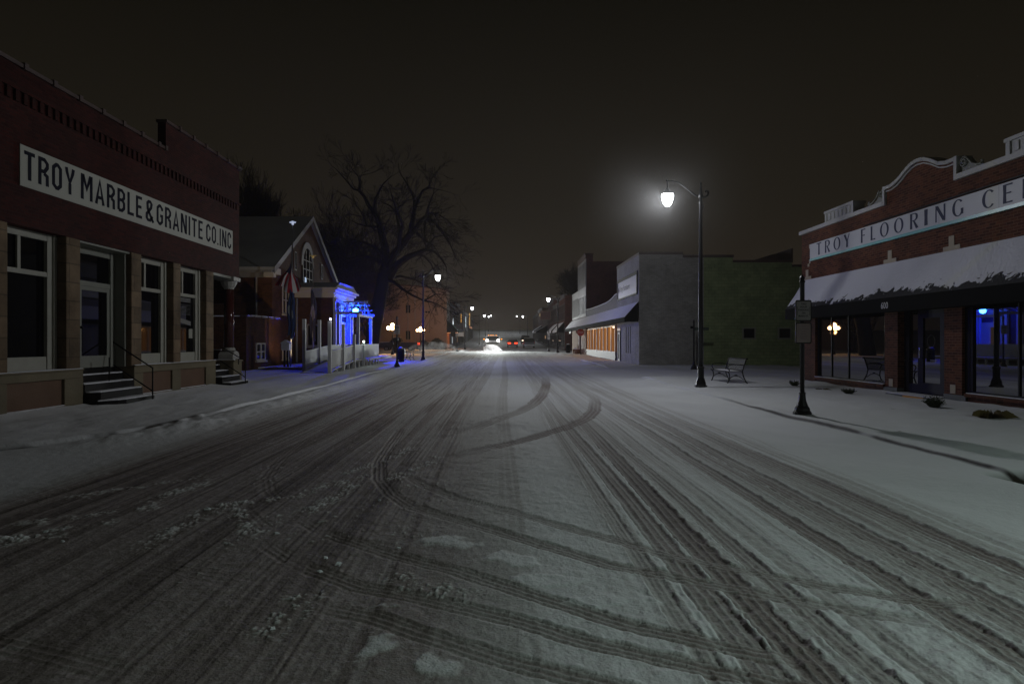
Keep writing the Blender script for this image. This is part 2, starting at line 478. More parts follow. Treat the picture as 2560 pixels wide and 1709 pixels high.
CR = [[(-3.98, 5.41), (-3.79, 5.79), (-3.49, 6.07)], [(-4.43, 7.1), (-3.94, 7.7), (-3.47, 8.27)], [(-3.55, 6.81), (-3.5, 7.3), (-3.38, 7.88)],
      [(-2.8, 5.3), (-2.78, 5.99), (-2.8, 6.54), (-2.55, 6.81)], [(-1.82, 6.46), (-1.71, 7.2), (-1.62, 7.88)], [(-2.69, 6.72), (-2.16, 7.1), (-2.05, 7.52), (-1.58, 8.2)],
      [(-1.29, 8.01), (-1.19, 8.41), (-1.0, 8.85), (-0.92, 9.53)], [(-2.55, 6.54), (-2.11, 5.72), (-2.05, 5.99)], [(-1.89, 8.41), (-1.7, 8.85), (-1.34, 10.42)],
      [(-0.75, 4.7), (-0.58, 4.53), (-0.25, 4.34)], [(-1.24, 4.3), (-1.27, 3.96), (-1.29, 3.78)], [(-4.6, 5.2), (-4.1, 5.5), (-3.6, 5.6)], [(-4.2, 6.0), (-3.4, 6.6)]]
BL = [(-0.39, 5.47, .38, .16), (0.12, 5.08, .20, .16), (-0.70, 3.60, .13, .16), (-0.32, 3.38, .10, .12), (-0.69, 4.16, .10, .05), (0.25, 4.62, .3, .12), (0.6, 4.3, .35, .12)]


def field(X, Y):
    """height and dirt of the snow surface at arrays of points"""
    sh = X.shape
    X = X.ravel(); Y = Y.ravel()
    base = G(Y)
    kr = kerb_right(Y); kl = kerb_left(Y)
    sr = side_right(Y); cs = cross(Y)
    # kerbs: 0 = road, 1 = pavement
    wob = 0.10 * (fbm(Y * 0.5, Y * 0 + 3, 2, 5) - 0.5)
    pr = ss(-0.04, 0.04, X - kr + wob) * (1 - sr) * (1 - cs)
    pl = ss(-0.035, 0.035, kl - X + wob) * (1 - cs)
    pav = np.maximum(pr, pl)
    bank_r = np.exp(-((X - kr + 0.25) / 0.30) ** 2) * 0.05 * ss(-0.15, 0.25, fbm(Y * 0.35, Y * 0 + 9, 3, 8) - 0.48) * (1 - sr) * (1 - cs)
    H = base + pav * 0.12 + bank_r
    dft = 0.075 * np.exp(-(np.minimum(X - kr, 0) / 0.8) ** 2) * (1 - pr) * (0.6 + 0.7 * fbm(Y * 0.4, X * 0.5, 3, 19)) * (1 - sr) * (1 - cs) + 0.05 * np.exp(-(np.minimum(kl - X, 0) / 0.7) ** 2) * (1 - pl) * (1 - cs)
    H += dft
    # plough windrow along the left kerb
    wl = np.exp(-((X + 5.55 - (kl + 6.1) * 0.9) / 0.42) ** 2) * (0.09 + 0.10 * (fbm(X * 1.3, Y * 0.5, 4, 21))) * (1 - cs) * ss(9, 12, Y)
    H += wl
    fine = ss(40, 12, Y)
    H += pav * ((fbm(X * 0.9, Y * 0.5, 4, 201) - 0.5) * 0.07 + (fbm(X * 3.5, Y * 2.2, 4, 203) - 0.5) * 0.03 * fine)
    H += pav * 0.06 * np.exp(-np.maximum(11.1 - X, 0) / 0.25) * (X < 11.2) * (Y < 26) * (0.4 + 1.1 * fbm(Y * 1.1, X, 3, 207)) + pav * 0.08 * np.exp(-np.maximum(X + 9.65, 0) / 0.3) * (X > -9.9) * (Y < 26) * (0.3 + 1.2 * fbm(Y * 1.1, X, 3, 209))
    H += wl * (fbm(X * 6, Y * 4, 4, 213) - 0.5) * 0.7 * fine
    road = (1 - pav) * ss(4.35, 3.95, X) * ss(-5.4, -4.7, X)
    H += (fbm(X * 0.35, Y * 0.25, 4, 1) - 0.5) * 0.06
    H += (fbm(X * 5, Y * 5, 3, 2) - 0.5) * 0.008 * fine + (fbm(X * 28, Y * 24, 2, 6) - 0.5) * 0.006 * ss(14, 5, Y)
    # drift ripples on the quiet right side of the road
    quiet = (1 - pav) * ss(3.9, 4.3, X)
    H += quiet * (fbm(X * 1.2 + Y * 0.35, Y * 0.28, 3, 31) - 0.5) * 0.09
    left = ss(0.55, -0.45, X + 0.5 * (fbm(Y * 0.5, X * 0.5, 3, 12) - 0.5)) * (1 - pav)
    streak = fbm(X * 7, Y * 0.16, 4, 41)
    streak2 = fbm(X * 26, Y * 0.30, 3, 47)
    clean = ss(-0.95, -0.55, X + 0.3 * (fbm(Y * 0.3, X * 0.3, 2, 14) - 0.5)) * ss(1.05, 0.75, X) * (0.75 + 0.25 * ss(4.0, 6.0, Y))
    quietf = (1 - 0.88 * clean) * (1 - 0.55 * ss(10, 20, Y) * ss(-0.5, 0.3, X))
    farr = ss(16, 34, Y) * (1 - ss(60, 75, Y) * 0.4)
    dirt = road * (0.06 + 0.21 * left * ss(60, 12, Y) * (1 - .5 * clean) + (0.20 * ss(0.48, 0.68, streak) + 0.22 * ss(.55, .75, streak2)) * quietf)
    dirt += left * road * 0.14 * ss(15, 8, Y) + left * ss(-7, -4.5, X) * 0.18 * (1 - pav) * ss(30, 6, Y)
    H += road * ((streak - 0.5) * 0.014 + (streak2 - 0.5) * 0.015 * fine) * (1 - 0.5 * left) * quietf
    clump = fbm(X * 13, Y * 13, 3, 61)
    H += road * (clump - 0.5) * (0.010 + 0.014 * ss(7, 4, Y) * ss(.6, 1.2, X)) * fine * (1 - 0.6 * left)
    # tracks
    dep = np.zeros_like(X); tdirt = np.zeros_like(X); rid = np.zeros_like(X)
    for pts, w, d, td, tr, rg in TRK:
        P = np.array(pts, float)
        best = np.full(X.shape, 9.0); lat = np.zeros_like(X); along = np.zeros_like(X)
        acc = 0.0
        mx_ = w * 3
        sel0 = (X > P[:, 0].min() - mx_) & (X < P[:, 0].max() + mx_) & (Y > P[:, 1].min() - mx_) & (Y < P[:, 1].max() + mx_)
        idx = np.nonzero(sel0)[0]
        if len(idx) == 0: continue
        xs = X[idx]; ys = Y[idx]; bb = np.full(xs.shape, 9.0); ll = np.zeros_like(xs); aa = np.zeros_like(xs)
        for i in range(len(P) - 1):
            a = P[i]; b = P[i + 1]; dd = b - a; ln = math.hypot(*dd); u = dd / ln
            rx = xs - a[0]; ry = ys - a[1]
            t = np.clip(rx * u[0] + ry * u[1], 0, ln)
            qx = rx - t * u[0]; qy = ry - t * u[1]
            di = np.hypot(qx, qy)
            sg = np.sign(u[0] * ry - u[1] * rx)
            m_ = di < bb
            bb[m_] = di[m_]; ll[m_] = (sg * di)[m_]; aa[m_] = (acc + t)[m_]
            acc += ln
        end = ss(0, 0.5, aa) * ss(0, 0.5, acc - aa) if P[0][1] > 2.9 else ss(0, 2.0, acc - aa)
        ns = fbm(xs * 9, ys * 9, 2, 71)
        brk = 0.62 + 0.5 * fbm(aa * 0.35 + w * 100, aa * 0 + td * 50, 2, 77)
        wj = w * (1 + 0.16 * (ns - 0.5) * 2)
        if acc > 9 and P[0][0] < -1.4 and P[0][1] > 8 and P[-1][1] > 20: end = end * ss(0, 7.0, acc - aa) * (0.55 + 0.45 * ss(0, 3, aa))
        if P[0][0] > 0.9 and len(P) > 17: end = end * (1 - 0.65 * ss(9, 18, ys))
        ins = ss(wj, wj * 0.88, bb)
        fi = ss(30, 10, ys)
        ribs = np.maximum(0, np.sin(ll / w * math.pi * 3.5)) * ins * tr * fi
        lug = np.maximum(0, np.sin(aa * 2 * math.pi / 0.055 + ll * 25)) * ss(w * 0.55, w * 0.8, bb) * ins * fi
        dep[idx] = np.maximum(dep[idx], 0) * (1 - ins * end * 0.85) + end * ins * brk * (0.68 * d - ribs * 0.40 * d - lug * 0.003 * tr)
        rr = np.exp(-((bb - wj * 1.12) / (0.013 + 0 * w)) ** 2) * rg * end * (0.0 + 2.0 * ss(.35, .75, ns)) * 0.42 * (1 - 0.75 * left[idx])
        rid[idx] = np.maximum(rid[idx] * (1 - ins), rr * (1 - ins))
        tdirt[idx] = tdirt[idx] * (1 - ins * end * .8) + ins * end * brk * td * (1 - 0.45 * np.minimum(1, ribs + .4 * lug * tr))
    rf = np.maximum(road, 0.0)
    H += rf * (-dep + rid)
    dirt = np.maximum(dirt * (1 - 0.6 * ss(0.001, 0.005, rid)), rf * tdirt * (1.05 - 0.4 * left) + 0.35 * dirt)
    # kicked up crumbs
    for P in CR:
        P = np.array(P)
        x0, x1, y0, y1 = P[:, 0].min() - .4, P[:, 0].max() + .4, P[:, 1].min() - .4, P[:, 1].max() + .4
        idx = np.nonzero((X > x0) & (X < x1) & (Y > y0) & (Y < y1))[0]
        if len(idx) == 0: continue
        xs = X[idx]; ys = Y[idx]; bb = np.full(xs.shape, 9.0)
        for i in range(len(P) - 1):
            a = P[i]; b = P[i + 1]; dd = b - a; ln = math.hypot(*dd); u = dd / ln
            rx = xs - a[0]; ry = ys - a[1]; t = np.clip(rx * u[0] + ry * u[1], 0, ln)
            bb = np.minimum(bb, np.hypot(rx - t * u[0], ry - t * u[1]))
        n_ = vnoise(xs * 55, ys * 45, 91) * 0.5 + vnoise(xs * 110, ys * 90, 92) * 0.3 + vnoise(xs * 9, ys * 7, 93) * 0.3
        k = ss(0.56, 0.72, n_ - 0.05 * (bb / 0.06)) * ss(0.22, 0.03, bb)
        H[idx] += k * 0.012
        dirt[idx] = dirt[idx] * (1 - 0.8 * k)
    # scattered crumbs in the churned left lane
    n_ = vnoise(X * 33, Y * 33, 95)
    k = ss(0.90, 0.97, n_) * left * ss(0.45, 0.6, fbm(X * 1.1, Y * 0.8, 3, 97)) * ss(16, 8, Y) * road
    H += k * 0.012; dirt *= (1 - 0.8 * k)
    for bx, by, rx, ry in BL:
        q = ((X - bx) / rx) ** 2 + ((Y - by) / ry) ** 2
        k = ss(1.2, 0.0, q + 5.5 * (fbm(X * 5 + 3, Y * 5, 5, 33) - 0.45)) * ss(3.2, 1.5, q)
        dirt = dirt * (1 - 0.75 * k); H += 0.006 * k
    # exposed kerb stones and the storm drain
    bare = ss(.955, .985, vnoise(X * 5.0 + 7, Y * 3.0, 301)) * ss(.45, .6, fbm(X * .5, Y * .4, 3, 303)) * pav * ss(30, 20, Y) * .8
    gap = ss(0.42, 0.50, fbm(Y * 0.55, Y * 0 + 4.0, 3, 88) + 0.10 * ss(14, 8, Y)) * ss(20, 15, Y)
    bare += np.exp(-((X - kr + wob) / 0.026) ** 2) * gap * (1 - sr) * 1.1
    H += ss(16, 12, Y) * 0
    dr = ss(0.30, 0.14, np.abs(X - kr + 0.10)) * ss(5.6, 5.9, Y) * ss(7.95, 7.5, Y)
    H -= dr * 0.13; bare += dr * 1.3
    gapl = ss(0.40, 0.50, fbm(Y * 0.9 + 5, Y * 0 + 8.0, 3, 99)) * ss(15.5, 13, Y)
    bare += np.exp(-((X - kl + wob - 0.02) / 0.10) ** 2) * gapl * 1.1 * ss(.35, .5, fbm(X * 2, Y * 2, 2, 51))
    return H.reshape(sh), np.clip(dirt, 0, 1).reshape(sh), np.clip(bare, 0, 1).reshape(sh), pav.reshape(sh)


def snow_ground_mat():
    m = bpy.data.materials.new('trodden road snow'); m.use_nodes = True
    t = m.node_tree; N = t.nodes.new; L = t.links.new; b = t.nodes['Principled BSDF']
    ad = N('ShaderNodeAttribute'); ad.attribute_name = 'dirt'
    ab = N('ShaderNodeAttribute'); ab.attribute_name = 'bare'
    tcn = N('ShaderNodeTexCoord')
    no = N('ShaderNodeTexNoise'); no.inputs['Scale'].default_value = 24; no.inputs['Detail'].default_value = 7; no.inputs['Roughness'].default_value = 0.7; L(tcn.outputs['Object'], no.inputs['Vector'])
    ns = N('ShaderNodeMath'); ns.operation = 'SUBTRACT'; L(no.outputs['Fac'], ns.inputs[0]); ns.inputs[1].default_value = 0.5
    nm = N('ShaderNodeMath'); nm.operation = 'MULTIPLY_ADD'; nm.inputs[1].default_value = 0.55; L(ns.outputs[0], nm.inputs[0]); L(ad.outputs['Fac'], nm.inputs[2])
    # noise acts only where there is some dirt
    gm = N('ShaderNodeMapRange'); gm.inputs['From Max'].default_value = 0.12; L(ad.outputs['Fac'], gm.inputs['Value'])
    mm = N('ShaderNodeMath'); mm.operation = 'MULTIPLY'; L(nm.outputs[0], mm.inputs[0]); L(gm.outputs['Result'], mm.inputs[1])
    cr = N('ShaderNodeValToRGB'); L(mm.outputs[0], cr.inputs[0])
    e = cr.color_ramp.elements
    e[0].position = 0.0; e[0].color = (0.72, 0.735, 0.74, 1)
    e[1].position = 1.0; e[1].color = (0.06, 0.045, 0.035, 1)
    x = e.new(0.30); x.color = (0.47, 0.46, 0.445, 1)
    x = e.new(0.62); x.color = (0.235, 0.195, 0.18, 1)
    mx = N('ShaderNodeMix'); mx.data_type = 'RGBA'; L(ab.outputs['Fac'], mx.inputs['Factor']); L(cr.outputs[0], mx.inputs['A']); mx.inputs['B'].default_value = (0.035, 0.028, 0.02, 1)
    L(mx.outputs['Result'], b.inputs['Base Color'])
    b.inputs['Roughness'].default_value = 0.8; b.inputs['Specular IOR Level'].default_value = 0.35
    n2 = N('ShaderNodeTexNoise'); n2.inputs['Scale'].default_value = 60; n2.inputs['Detail'].default_value = 6; L(tcn.outputs['Object'], n2.inputs['Vector'])
    n4 = N('ShaderNodeTexNoise'); n4.inputs['Scale'].default_value = 9; n4.inputs['Detail'].default_value = 4; L(tcn.outputs['Object'], n4.inputs['Vector'])
    sm = N('ShaderNodeMath'); sm.operation = 'MULTIPLY_ADD'; sm.inputs[1].default_value = 1.5; L(n4.outputs['Fac'], sm.inputs[0]); L(n2.outputs['Fac'], sm.inputs[2])
    bp = N('ShaderNodeBump'); bp.inputs['Strength'].default_value = 0.7; bp.inputs['Distance'].default_value = 0.010
    L(sm.outputs[0], bp.inputs['Height']); L(bp.outputs['Normal'], b.inputs['Normal'])
    return m


mt['ground'] = snow_ground_mat()


def grid_obj(names, X, Y, Z, dirt, bare, cls):
    """one mesh per name; cls gives the class of every quad"""
    nr, nc = X.shape
    V = np.stack([X, Y, Z], -1).reshape(-1, 3)
    i = np.arange((nr - 1))[:, None] * nc + np.arange(nc - 1)[None, :]
    F = np.stack([i, i + 1, i + nc + 1, i + nc], -1).reshape(-1, 4)
    cl = cls.reshape(-1)
    for k, nm in enumerate(names):
        f = F[cl == k]
        if len(f) == 0: continue
        used, inv = np.unique(f.ravel(), return_inverse=True)
        v = V[used]; f = inv.reshape(-1, 4)
        me = bpy.data.meshes.new(nm)
        me.vertices.add(len(v)); me.vertices.foreach_set('co', v.ravel().astype(np.float32))
        me.loops.add(f.size); me.loops.foreach_set('vertex_index', f.ravel().astype(np.int32))
        me.polygons.add(len(f)); me.polygons.foreach_set('loop_start', np.arange(0, f.size, 4, dtype=np.int32))
        me.polygons.foreach_set('use_smooth', np.ones(len(f), bool))
        for an, arr in (('dirt', dirt), ('bare', bare)):
            a = me.attributes.new(an, 'FLOAT', 'POINT'); a.data.foreach_set('value', arr.reshape(-1)[used].astype(np.float32))
        me.materials.append(mt['ground'])
        me.update(calc_edges=True); me.validate()
        o = bpy.data.objects.new(nm, me); C.objects.link(o); tag(o, kind='structure')


def quad_class(pav, X):
    p = (pav[:-1, :-1] + pav[1:, :-1] + pav[:-1, 1:] + pav[1:, 1:]) / 4
    xm = X[:-1, :-1]
    return np.where(p < 0.5, 0, np.where(xm < 0, 1, 2))


NEAR_END = 28.0
ys = [2.3]
while ys[-1] < NEAR_END:
    ys.append(ys[-1] + max(0.009, ys[-1] ** 2 * 6.2e-4))
ys = np.array(ys); ys = 2.3 + (ys - 2.3) * (NEAR_END - 2.3) / (ys[-1] - 2.3)
xp = [0.0]
while xp[-1] < 17.0:
    xp.append(xp[-1] + (max(0.009, xp[-1] * 0.0030) if xp[-1] < 6.6 else 0.05))
xp = np.array(xp); tx = np.concatenate([-xp[:0:-1], xp])
Xn = np.repeat(tx[None, :], len(ys), 0); Yn = np.repeat(ys[:, None], len(tx), 1)
H, D, B_, P_ = field(Xn, Yn)
grid_obj(['road', 'left_sidewalk', 'right_sidewalk'], Xn, Yn, H, D, B_, quad_class(P_, Xn))
ys2 = [NEAR_END]
while ys2[-1] < 425: ys2.append(ys2[-1] + min(1.0, 0.25 + (ys2[-1] - 28) * 0.012))
ys2 = np.array(ys2); t2 = np.linspace(-17, 17, 900)
Xf = np.repeat(t2[None, :], len(ys2), 0); Yf = np.repeat(ys2[:, None], len(t2), 1)
H, D, B_, P_ = field(Xf, Yf)
grid_obj(['road_far', 'left_sidewalk_far', 'right_sidewalk_far'], Xf, Yf, H, D, B_, quad_class(P_, Xf))
# everything around: one wide snow sheet, lower than the street
xs3 = np.concatenate([np.linspace(-420, -40, 39), np.linspace(-36, 36, 73), np.linspace(40, 420, 39)])
ys3 = np.concatenate([np.linspace(-80, 0, 17), np.linspace(2, 100, 99), np.linspace(105, 700, 120)])
Xg, Yg = np.meshgrid(xs3, ys3)
Zg = G(np.minimum(Yg, 430)) + np.where(np.abs(Xg) < 17.5, -0.10, 0.08 - 0.02) + (fbm(Xg * 0.2, Yg * 0.2, 3, 3) - 0.5) * 0.06 * (np.abs(Xg) > 17.5)
Zg = np.where((Yg < 2.2) & (np.abs(Xg) < 17.5), G(Yg) - 0.0, Zg)
z0 = np.zeros_like(Zg)
grid_obj(['ground'], Xg, Yg, Zg, z0 + 0.05, z0, np.zeros((Xg.shape[0] - 1, Xg.shape[1] - 1), int))
# ------------------------------------------------------------------ lettering
def ribbon(pts, widths, closed=False):
    """mitred ribbon polygon strip in 2-D; returns verts, quads"""
    n = len(pts)
    if not isinstance(widths, (list, tuple)): widths = [widths] * n
    Lf = []; Rt = []
    for i in range(n):
        p = Vector(pts[i])
        a = Vector(pts[(i - 1) % n]) if (closed or i > 0) else None
        b = Vector(pts[(i + 1) % n]) if (closed or i < n - 1) else None
        d1 = (p - a).normalized() if a is not None else None
        d2 = (b - p).normalized() if b is not None else None
        if d1 is None: d1 = d2
        if d2 is None: d2 = d1
        n1 = Vector((-d1.y, d1.x)); n2 = Vector((-d2.y, d2.x))
        m_ = (n1 + n2)
        m_ = m_.normalized() if m_.length > 1e-6 else n1
        k = widths[i] / 2 / max(0.5, m_.dot(n1))
        Lf.append(p + m_ * k); Rt.append(p - m_ * k)
    vs = [tuple(v) for v in Lf] + [tuple(v) for v in Rt]
    fs = [(i, (i + 1) % n, n + (i + 1) % n, n + i) for i in range(n if closed else n - 1)]
    return vs, fs


T_ = 0.135


def block_glyph(ch):
    """chamfered block capitals, height 1; returns (width, strokes)"""
    t = T_ / 2; w = 0.44; c = 0.12
    l, r, b, u = t, w - t, t, 1 - t
    S_ = []
    if ch == 'T': return .42, [([(0, 1 - t), (.42, 1 - t)], 0), ([(.21, 1 - 2 * t), (.21, 0)], 0)]
    if ch == 'R': return w, [([(l, 0), (l, u), (r - c, u), (r, u - c), (r, .56 + c), (r - c, .5), (l + t, .5)], 0), ([(r - c - .02, .5 - t), (r - .01, .36), (r, 0)], 0)]
    if ch == 'P': return w, [([(l, 0), (l, u), (r - c, u), (r, u - c), (r, .5 + c), (r - c, .46), (l + t, .46)], 0)]
    if ch == 'O': return w, [([(l, b + c), (l, u - c), (l + c, u), (r - c, u), (r, u - c), (r, b + c), (r - c, b), (l + c, b)], 1)]
    if ch == 'Y': return .46, [([(t, 1), (t + .03, .82), (.23, .45), (.43 - t, .82), (.46 - t, 1)], 0), ([(.23, .42), (.23, 0)], 0)]
    if ch == 'M': return .56, [([(t, 0), (t, 1 - t), (t + .05, 1 - t), (.28, .45), (.51 - t, 1 - t), (.56 - t, 1 - t), (.56 - t, 0)], 0)]
    if ch == 'A': return .46, [([(t - .02, 0), (.23, .95), (.48 - t, 0)], 0), ([(.14, .28), (.32, .28)], 0)]
    if ch == 'B': return w, [([(l, b), (l, u), (r - c, u), (r, u - c), (r, .52 + c), (r - c * .8, .52), (r, .52 - c), (r, b + c), (r - c, b), (l, b)], 0), ([(l + t, .52), (r - c, .52)], 0)]
    if ch == 'L': return .38, [([(l, 1), (l, b), (.38, b)], 0)]
    if ch == 'E': return .38, [([(.38, u), (l, u), (l, b), (.38, b)], 0), ([(l + t, .52), (.34, .52)], 0)]
    if ch == 'G': return w, [([(r, u - c - .1), (r, u - c), (r - c, u), (l + c, u), (l, u - c), (l, b + c), (l + c, b), (r - c, b), (r, b + c), (r, .46), (.24, .46)], 0)]
    if ch == 'C': return w, [([(r, u - c - .12), (r, u - c), (r - c, u), (l + c, u), (l, u - c), (l, b + c), (l + c, b), (r - c, b), (r, b + c), (r, b + c + .12)], 0)]
    if ch == 'N': return .48, [([(t, 0), (t, 1 - t), (t + .04, 1 - t), (.44 - t, t), (.48 - t, t), (.48 - t, 1)], 0)]
    if ch == 'I': return T_, [([(t, 0), (t, 1)], 0)]
    if ch == '.': return T_, [([(t, 0), (t, .11)], 0)]
    if ch == '&': return .46, [([(.45, 0), (.12, .56), (.10, .84), (.17, u), (.27, u), (.34, .84), (.31, .66), (.06, .34), (.06, .16), (.13, b), (.26, b), (.40, .28)], 0)]
    return .2, []


def lay_text(word, glyph, spacing, start, height, width, plane_x, z0, direction, off=0.012, parent=None, mat=None, name='lettering'):
    """place a word on a wall x = plane_x; direction = +1 reads towards +y (wall faces +x), -1 reads towards -y (faces -x)"""
    adv = 0; items = []
    for ch in word:
        w, st = glyph(ch); items.append((adv, st)); adv += w + spacing
    tot = adv - spacing
    sc = width / tot
    mb = MB()
    k = 0
    for a, st in items:
        for j, s_ in enumerate(st):
            pts, closed = s_[0], s_[1]
            ws = s_[2] if len(s_) > 2 else T_
            vs, fs = ribbon(pts, ws, closed)
            o_ = off + 0.0015 * (j % 3)
            mb.add([(plane_x + direction * o_, start + direction * (a + v[0]) * sc, z0 + v[1] * height) for v in vs], fs)
    return mb.build(name, mat or mt['ink'], parent)


def font_text(s, name, mat, parent, origin, xdir, height, width=None, bold=0.0, align='C', spacing=1.0):
    """built-in font, laid at origin (centre of the text), xdir = reading direction, up = +z"""
    cu = bpy.data.curves.new(name, 'FONT'); cu.body = s; cu.offset = bold; cu.space_character = spacing
    to = bpy.data.objects.new(name, cu); C.objects.link(to)
    dg = bpy.context.evaluated_depsgraph_get()
    me = bpy.data.meshes.new_from_object(to.evaluated_get(dg))
    bpy.data.objects.remove(to); bpy.data.curves.remove(cu)
    n = len(me.vertices); co = np.zeros(n * 3); me.vertices.foreach_get('co', co); co = co.reshape(-1, 3)
    mn = co.min(0); mxx = co.max(0); cx = (mn + mxx) / 2
    sy = height / (mxx[1] - mn[1]); sx = (width / (mxx[0] - mn[0])) if width else sy
    X_ = Vector(xdir)
    out = np.array([origin]) + (co[:, :1] - cx[0]) * sx * np.array([X_]) + (co[:, 1:2] - cx[1]) * sy * np.array([[0, 0, 1.0]])
    me.vertices.foreach_set('co', out.ravel()); me.materials.clear(); me.materials.append(mat); me.name = name; me.update()
    o = bpy.data.objects.new(name, me); link(o, parent)
    return o


# ------------------------------------------------------------------ corner building on the left (marble and granite works)
def marble_works():
    t = thing('brick_building', 'dark red brick building on the left with long white painted marble and granite sign', 'building', (-9.7, 15, 0))
    XF = -9.7; XR = -9.97
    Y0, Y1 = 4.0, 25.2
    # upper brick wall with corbel band
    m = MB(); m.box(XF - .23, XF, Y0, Y1, 3.95, 7.12)
    m.box(XF - .235, XF - .002, 19.7, Y1 - .002, 7.12, 7.93)
    m.box(-26, XF - .23, Y1 - .25, Y1 - .003, 3.0, 6.9); m.box(-26, XF - .23, Y0, Y0 + .25, 0, 7.1)
    m.box(-26, -10.42, Y0 + .25, Y1 - 2.35, 3.95, 6.6)
    m.box(-26, -12.4, Y1 - .25, Y1 - .003, 0, 3.0)
    m.build('wall', mt['brick_l'], t)
    m = MB()
    y = Y0 + .2
    while y < Y1 - .2:
        m.box(XF, XF + .045, y, y + .11, 6.40, 6.62); y += .24
    m.box(XF, XF + .06, Y0, Y1, 6.622, 6.70)
    m.build('corbel_band', mt['brick_l'], t)
    m = MB()
    y = Y0
    while y < 19.6:
        y2 = min(y + .9, 19.69); m.box(XF - .27, XF + .05, y, y2 - .12, 7.12, 7.20); m.box(XF - .30, XF + .075, y2 - .119, y2, 7.10, 7.235); y += .9
    y = 19.66
    while y < Y1 - .1:
        y2 = min(y + .9, Y1 + .04); m.box(XF - .27, XF + .05, y, y2 - .12, 7.93, 8.01); m.box(XF - .30, XF + .075, y2 - .119, y2, 7.91, 8.05); y += .9
    m.build('coping', mt['coping'], t)
    # sign board
    sg = MB().box(XF, XF + .018, 13.72, 24.54, 4.75, 5.58).build('painted_sign', mt['board'], t)
    for wd, a, b in (('TROY', 13.83, 15.47), ('MARBLE', 15.69, 18.36), ('&', 18.55, 18.96), ('GRANITE', 19.13, 22.08), ('CO.INC', 22.34, 24.40)):
        lay_text(wd, block_glyph, .13, a, .585, b - a, XF + .018, 4.90, 1, .003, sg)
    # base wall with ledge
    def base(y0, y1, panels, nm='stone_base'):
        m = MB()
        m.box(XR - .5, XF + .06, y0, y1, -.3, .20)
        m.box(XR - .5, XF + .06, y0, y1, .78, .95)
        ys_ = [y0] + [v for p in panels for v in p] + [y1]
        for i in range(0, len(ys_), 2):
            m.box(XR - .5, XF + .06, ys_[i], ys_[i + 1], .20, .78)
        o = m.build(nm, mt['stone_base'], t, bevel=.012)
        for p in panels:
            box('panel', mt['panel'], o, XR - .4, XF, p[0] + .001, p[1] - .001, .201, .779)
            box('snow_cap', mt['snow'], o, XF, XF + .055, p[0], p[1], .2, .215)
        box('ledge', mt['stone_base'], o, XR - .5, XF + .09, y0, y1, .951, .985, bevel=.01)
        box('snow_cap', mt['snow'], o, XR - .1, XF + .075, y0 + .02, y1 - .02, .986, 1.0, bevel=.006)
    base(4.0, 12.0, [(5, 7.6), (8.6, 11.2)])
    base(12.001, 15.72, [(13.3, 15.05)])
    base(17.9, 23.0, [(18.35, 19.98), (20.5, 22.25)])
    # stone piers
    for a, b in ((4.2, 4.8), (7.2, 7.8), (10.2, 10.7), (12.85, 13.4), (15.2, 15.71), (17.88, 18.38), (20.17, 20.62), (22.41, 22.97)):
        box('pier', mt['stone'], t, -10.6, XF, a, b, .97 if a != 17.88 else .97, 3.95, bevel=.02)
    # shop windows
    def window(y0, y1, extra=None):
        w = MB()
        w.box(XR - .06, XR + .02, y0, y0 + .10, 1.0, 3.95); w.box(XR - .06, XR + .02, y1 - .26, y1 - .10, 1.0, 3.95)
        w.box(XR - .06, XR + .06, y1 - .10, y1, 1.0, 3.95)
        w.box(XR - .05, XR, y0 + .10, y1 - .26, 1.0, 1.28); w.box(XR - .05, XR + .01, y0 + .10, y1 - .26, 3.02, 3.12); w.box(XR - .05, XR + .01, y0 + .10, y1 - .26, 3.80, 3.95)
        ym = y0 + .10 + (y1 - .36 - y0) * .42
        w.box(XR - .05, XR - .01, ym - .045, ym + .045, 3.12, 3.80)
        o = w.build('window', mt['wood_w'], t)
        box('pane', mt['glass'], o, XR - .09, XR - .07, y0, y1 - .1, 1.2, 3.9)
        return o
    window(13.4, 15.2); window(18.38, 20.17)
    w3 = window(20.62, 22.41)
    for a in ((4.8, 7.2), (7.8, 10.2), (10.7, 12.85)): window(*a)
    m = MB()
    for i in range(4): m.box(XR - .066, XR - .060, 20.75, 21.98, 2.86 + i * .035, 2.882 + i * .035)
    for i in range(9): m.box(XR - .066, XR - .060, 20.75, 21.98, 2.46 + i * .04, 2.466 + i * .04)
    m.add([(XR - .062, 20.75, 2.42), (XR - .062, 22.0, 2.26), (XR - .062, 22.0, 2.12), (XR - .062, 20.75, 2.27)], [(0, 1, 2, 3)])
    m.build('blind', mt['siding'], w3)
    box('paper_notice', mt['wood_w'], w3, XR - .066, XR - .060, 21.86, 22.12, 1.72, 2.02)
    # entrance
    XD = -10.12
    d = MB()
    d.box(XD - .05, XF - .14, 15.712, 15.79, .96, 3.95); d.box(XD - .05, XF - .14, 17.80, 17.879, .96, 3.95)
    d.box(XD - .04, XD + .02, 15.79, 16.30, .96, 3.95); d.box(XD - .04, XD + .02, 17.62, 17.80, .96, 3.95)
    d.box(XD - .04, XD, 16.30, 17.62, 3.74, 3.95); d.box(XD - .04, XD + .01, 16.30, 17.62, 2.96, 3.08)
    d.box(XD - .02, XF - .05, 15.72, 17.87, 3.90, 3.948)
    fr = d.build('door_frame', mt['wood_g'], t)
    box('pane', mt['glass'], fr, XD - .06, XD - .042, 16.2, 17.7, 3.05, 3.8)
    d = MB(); d.box(XD - .04, XD - .005, 16.30, 16.44, .97, 2.955); d.box(XD - .04, XD - .005, 17.50, 17.62, .97, 2.955); d.box(XD - .04, XD - .005, 16.44, 17.50, .97, 1.26); d.box(XD - .04, XD - .005, 16.44, 17.50, 2.86, 2.955)
    dr = d.build('door', mt['wood_g'], t)
    box('pane', mt['glass'], dr, XD - .03, XD - .02, 16.44, 17.50, 1.26, 2.86)
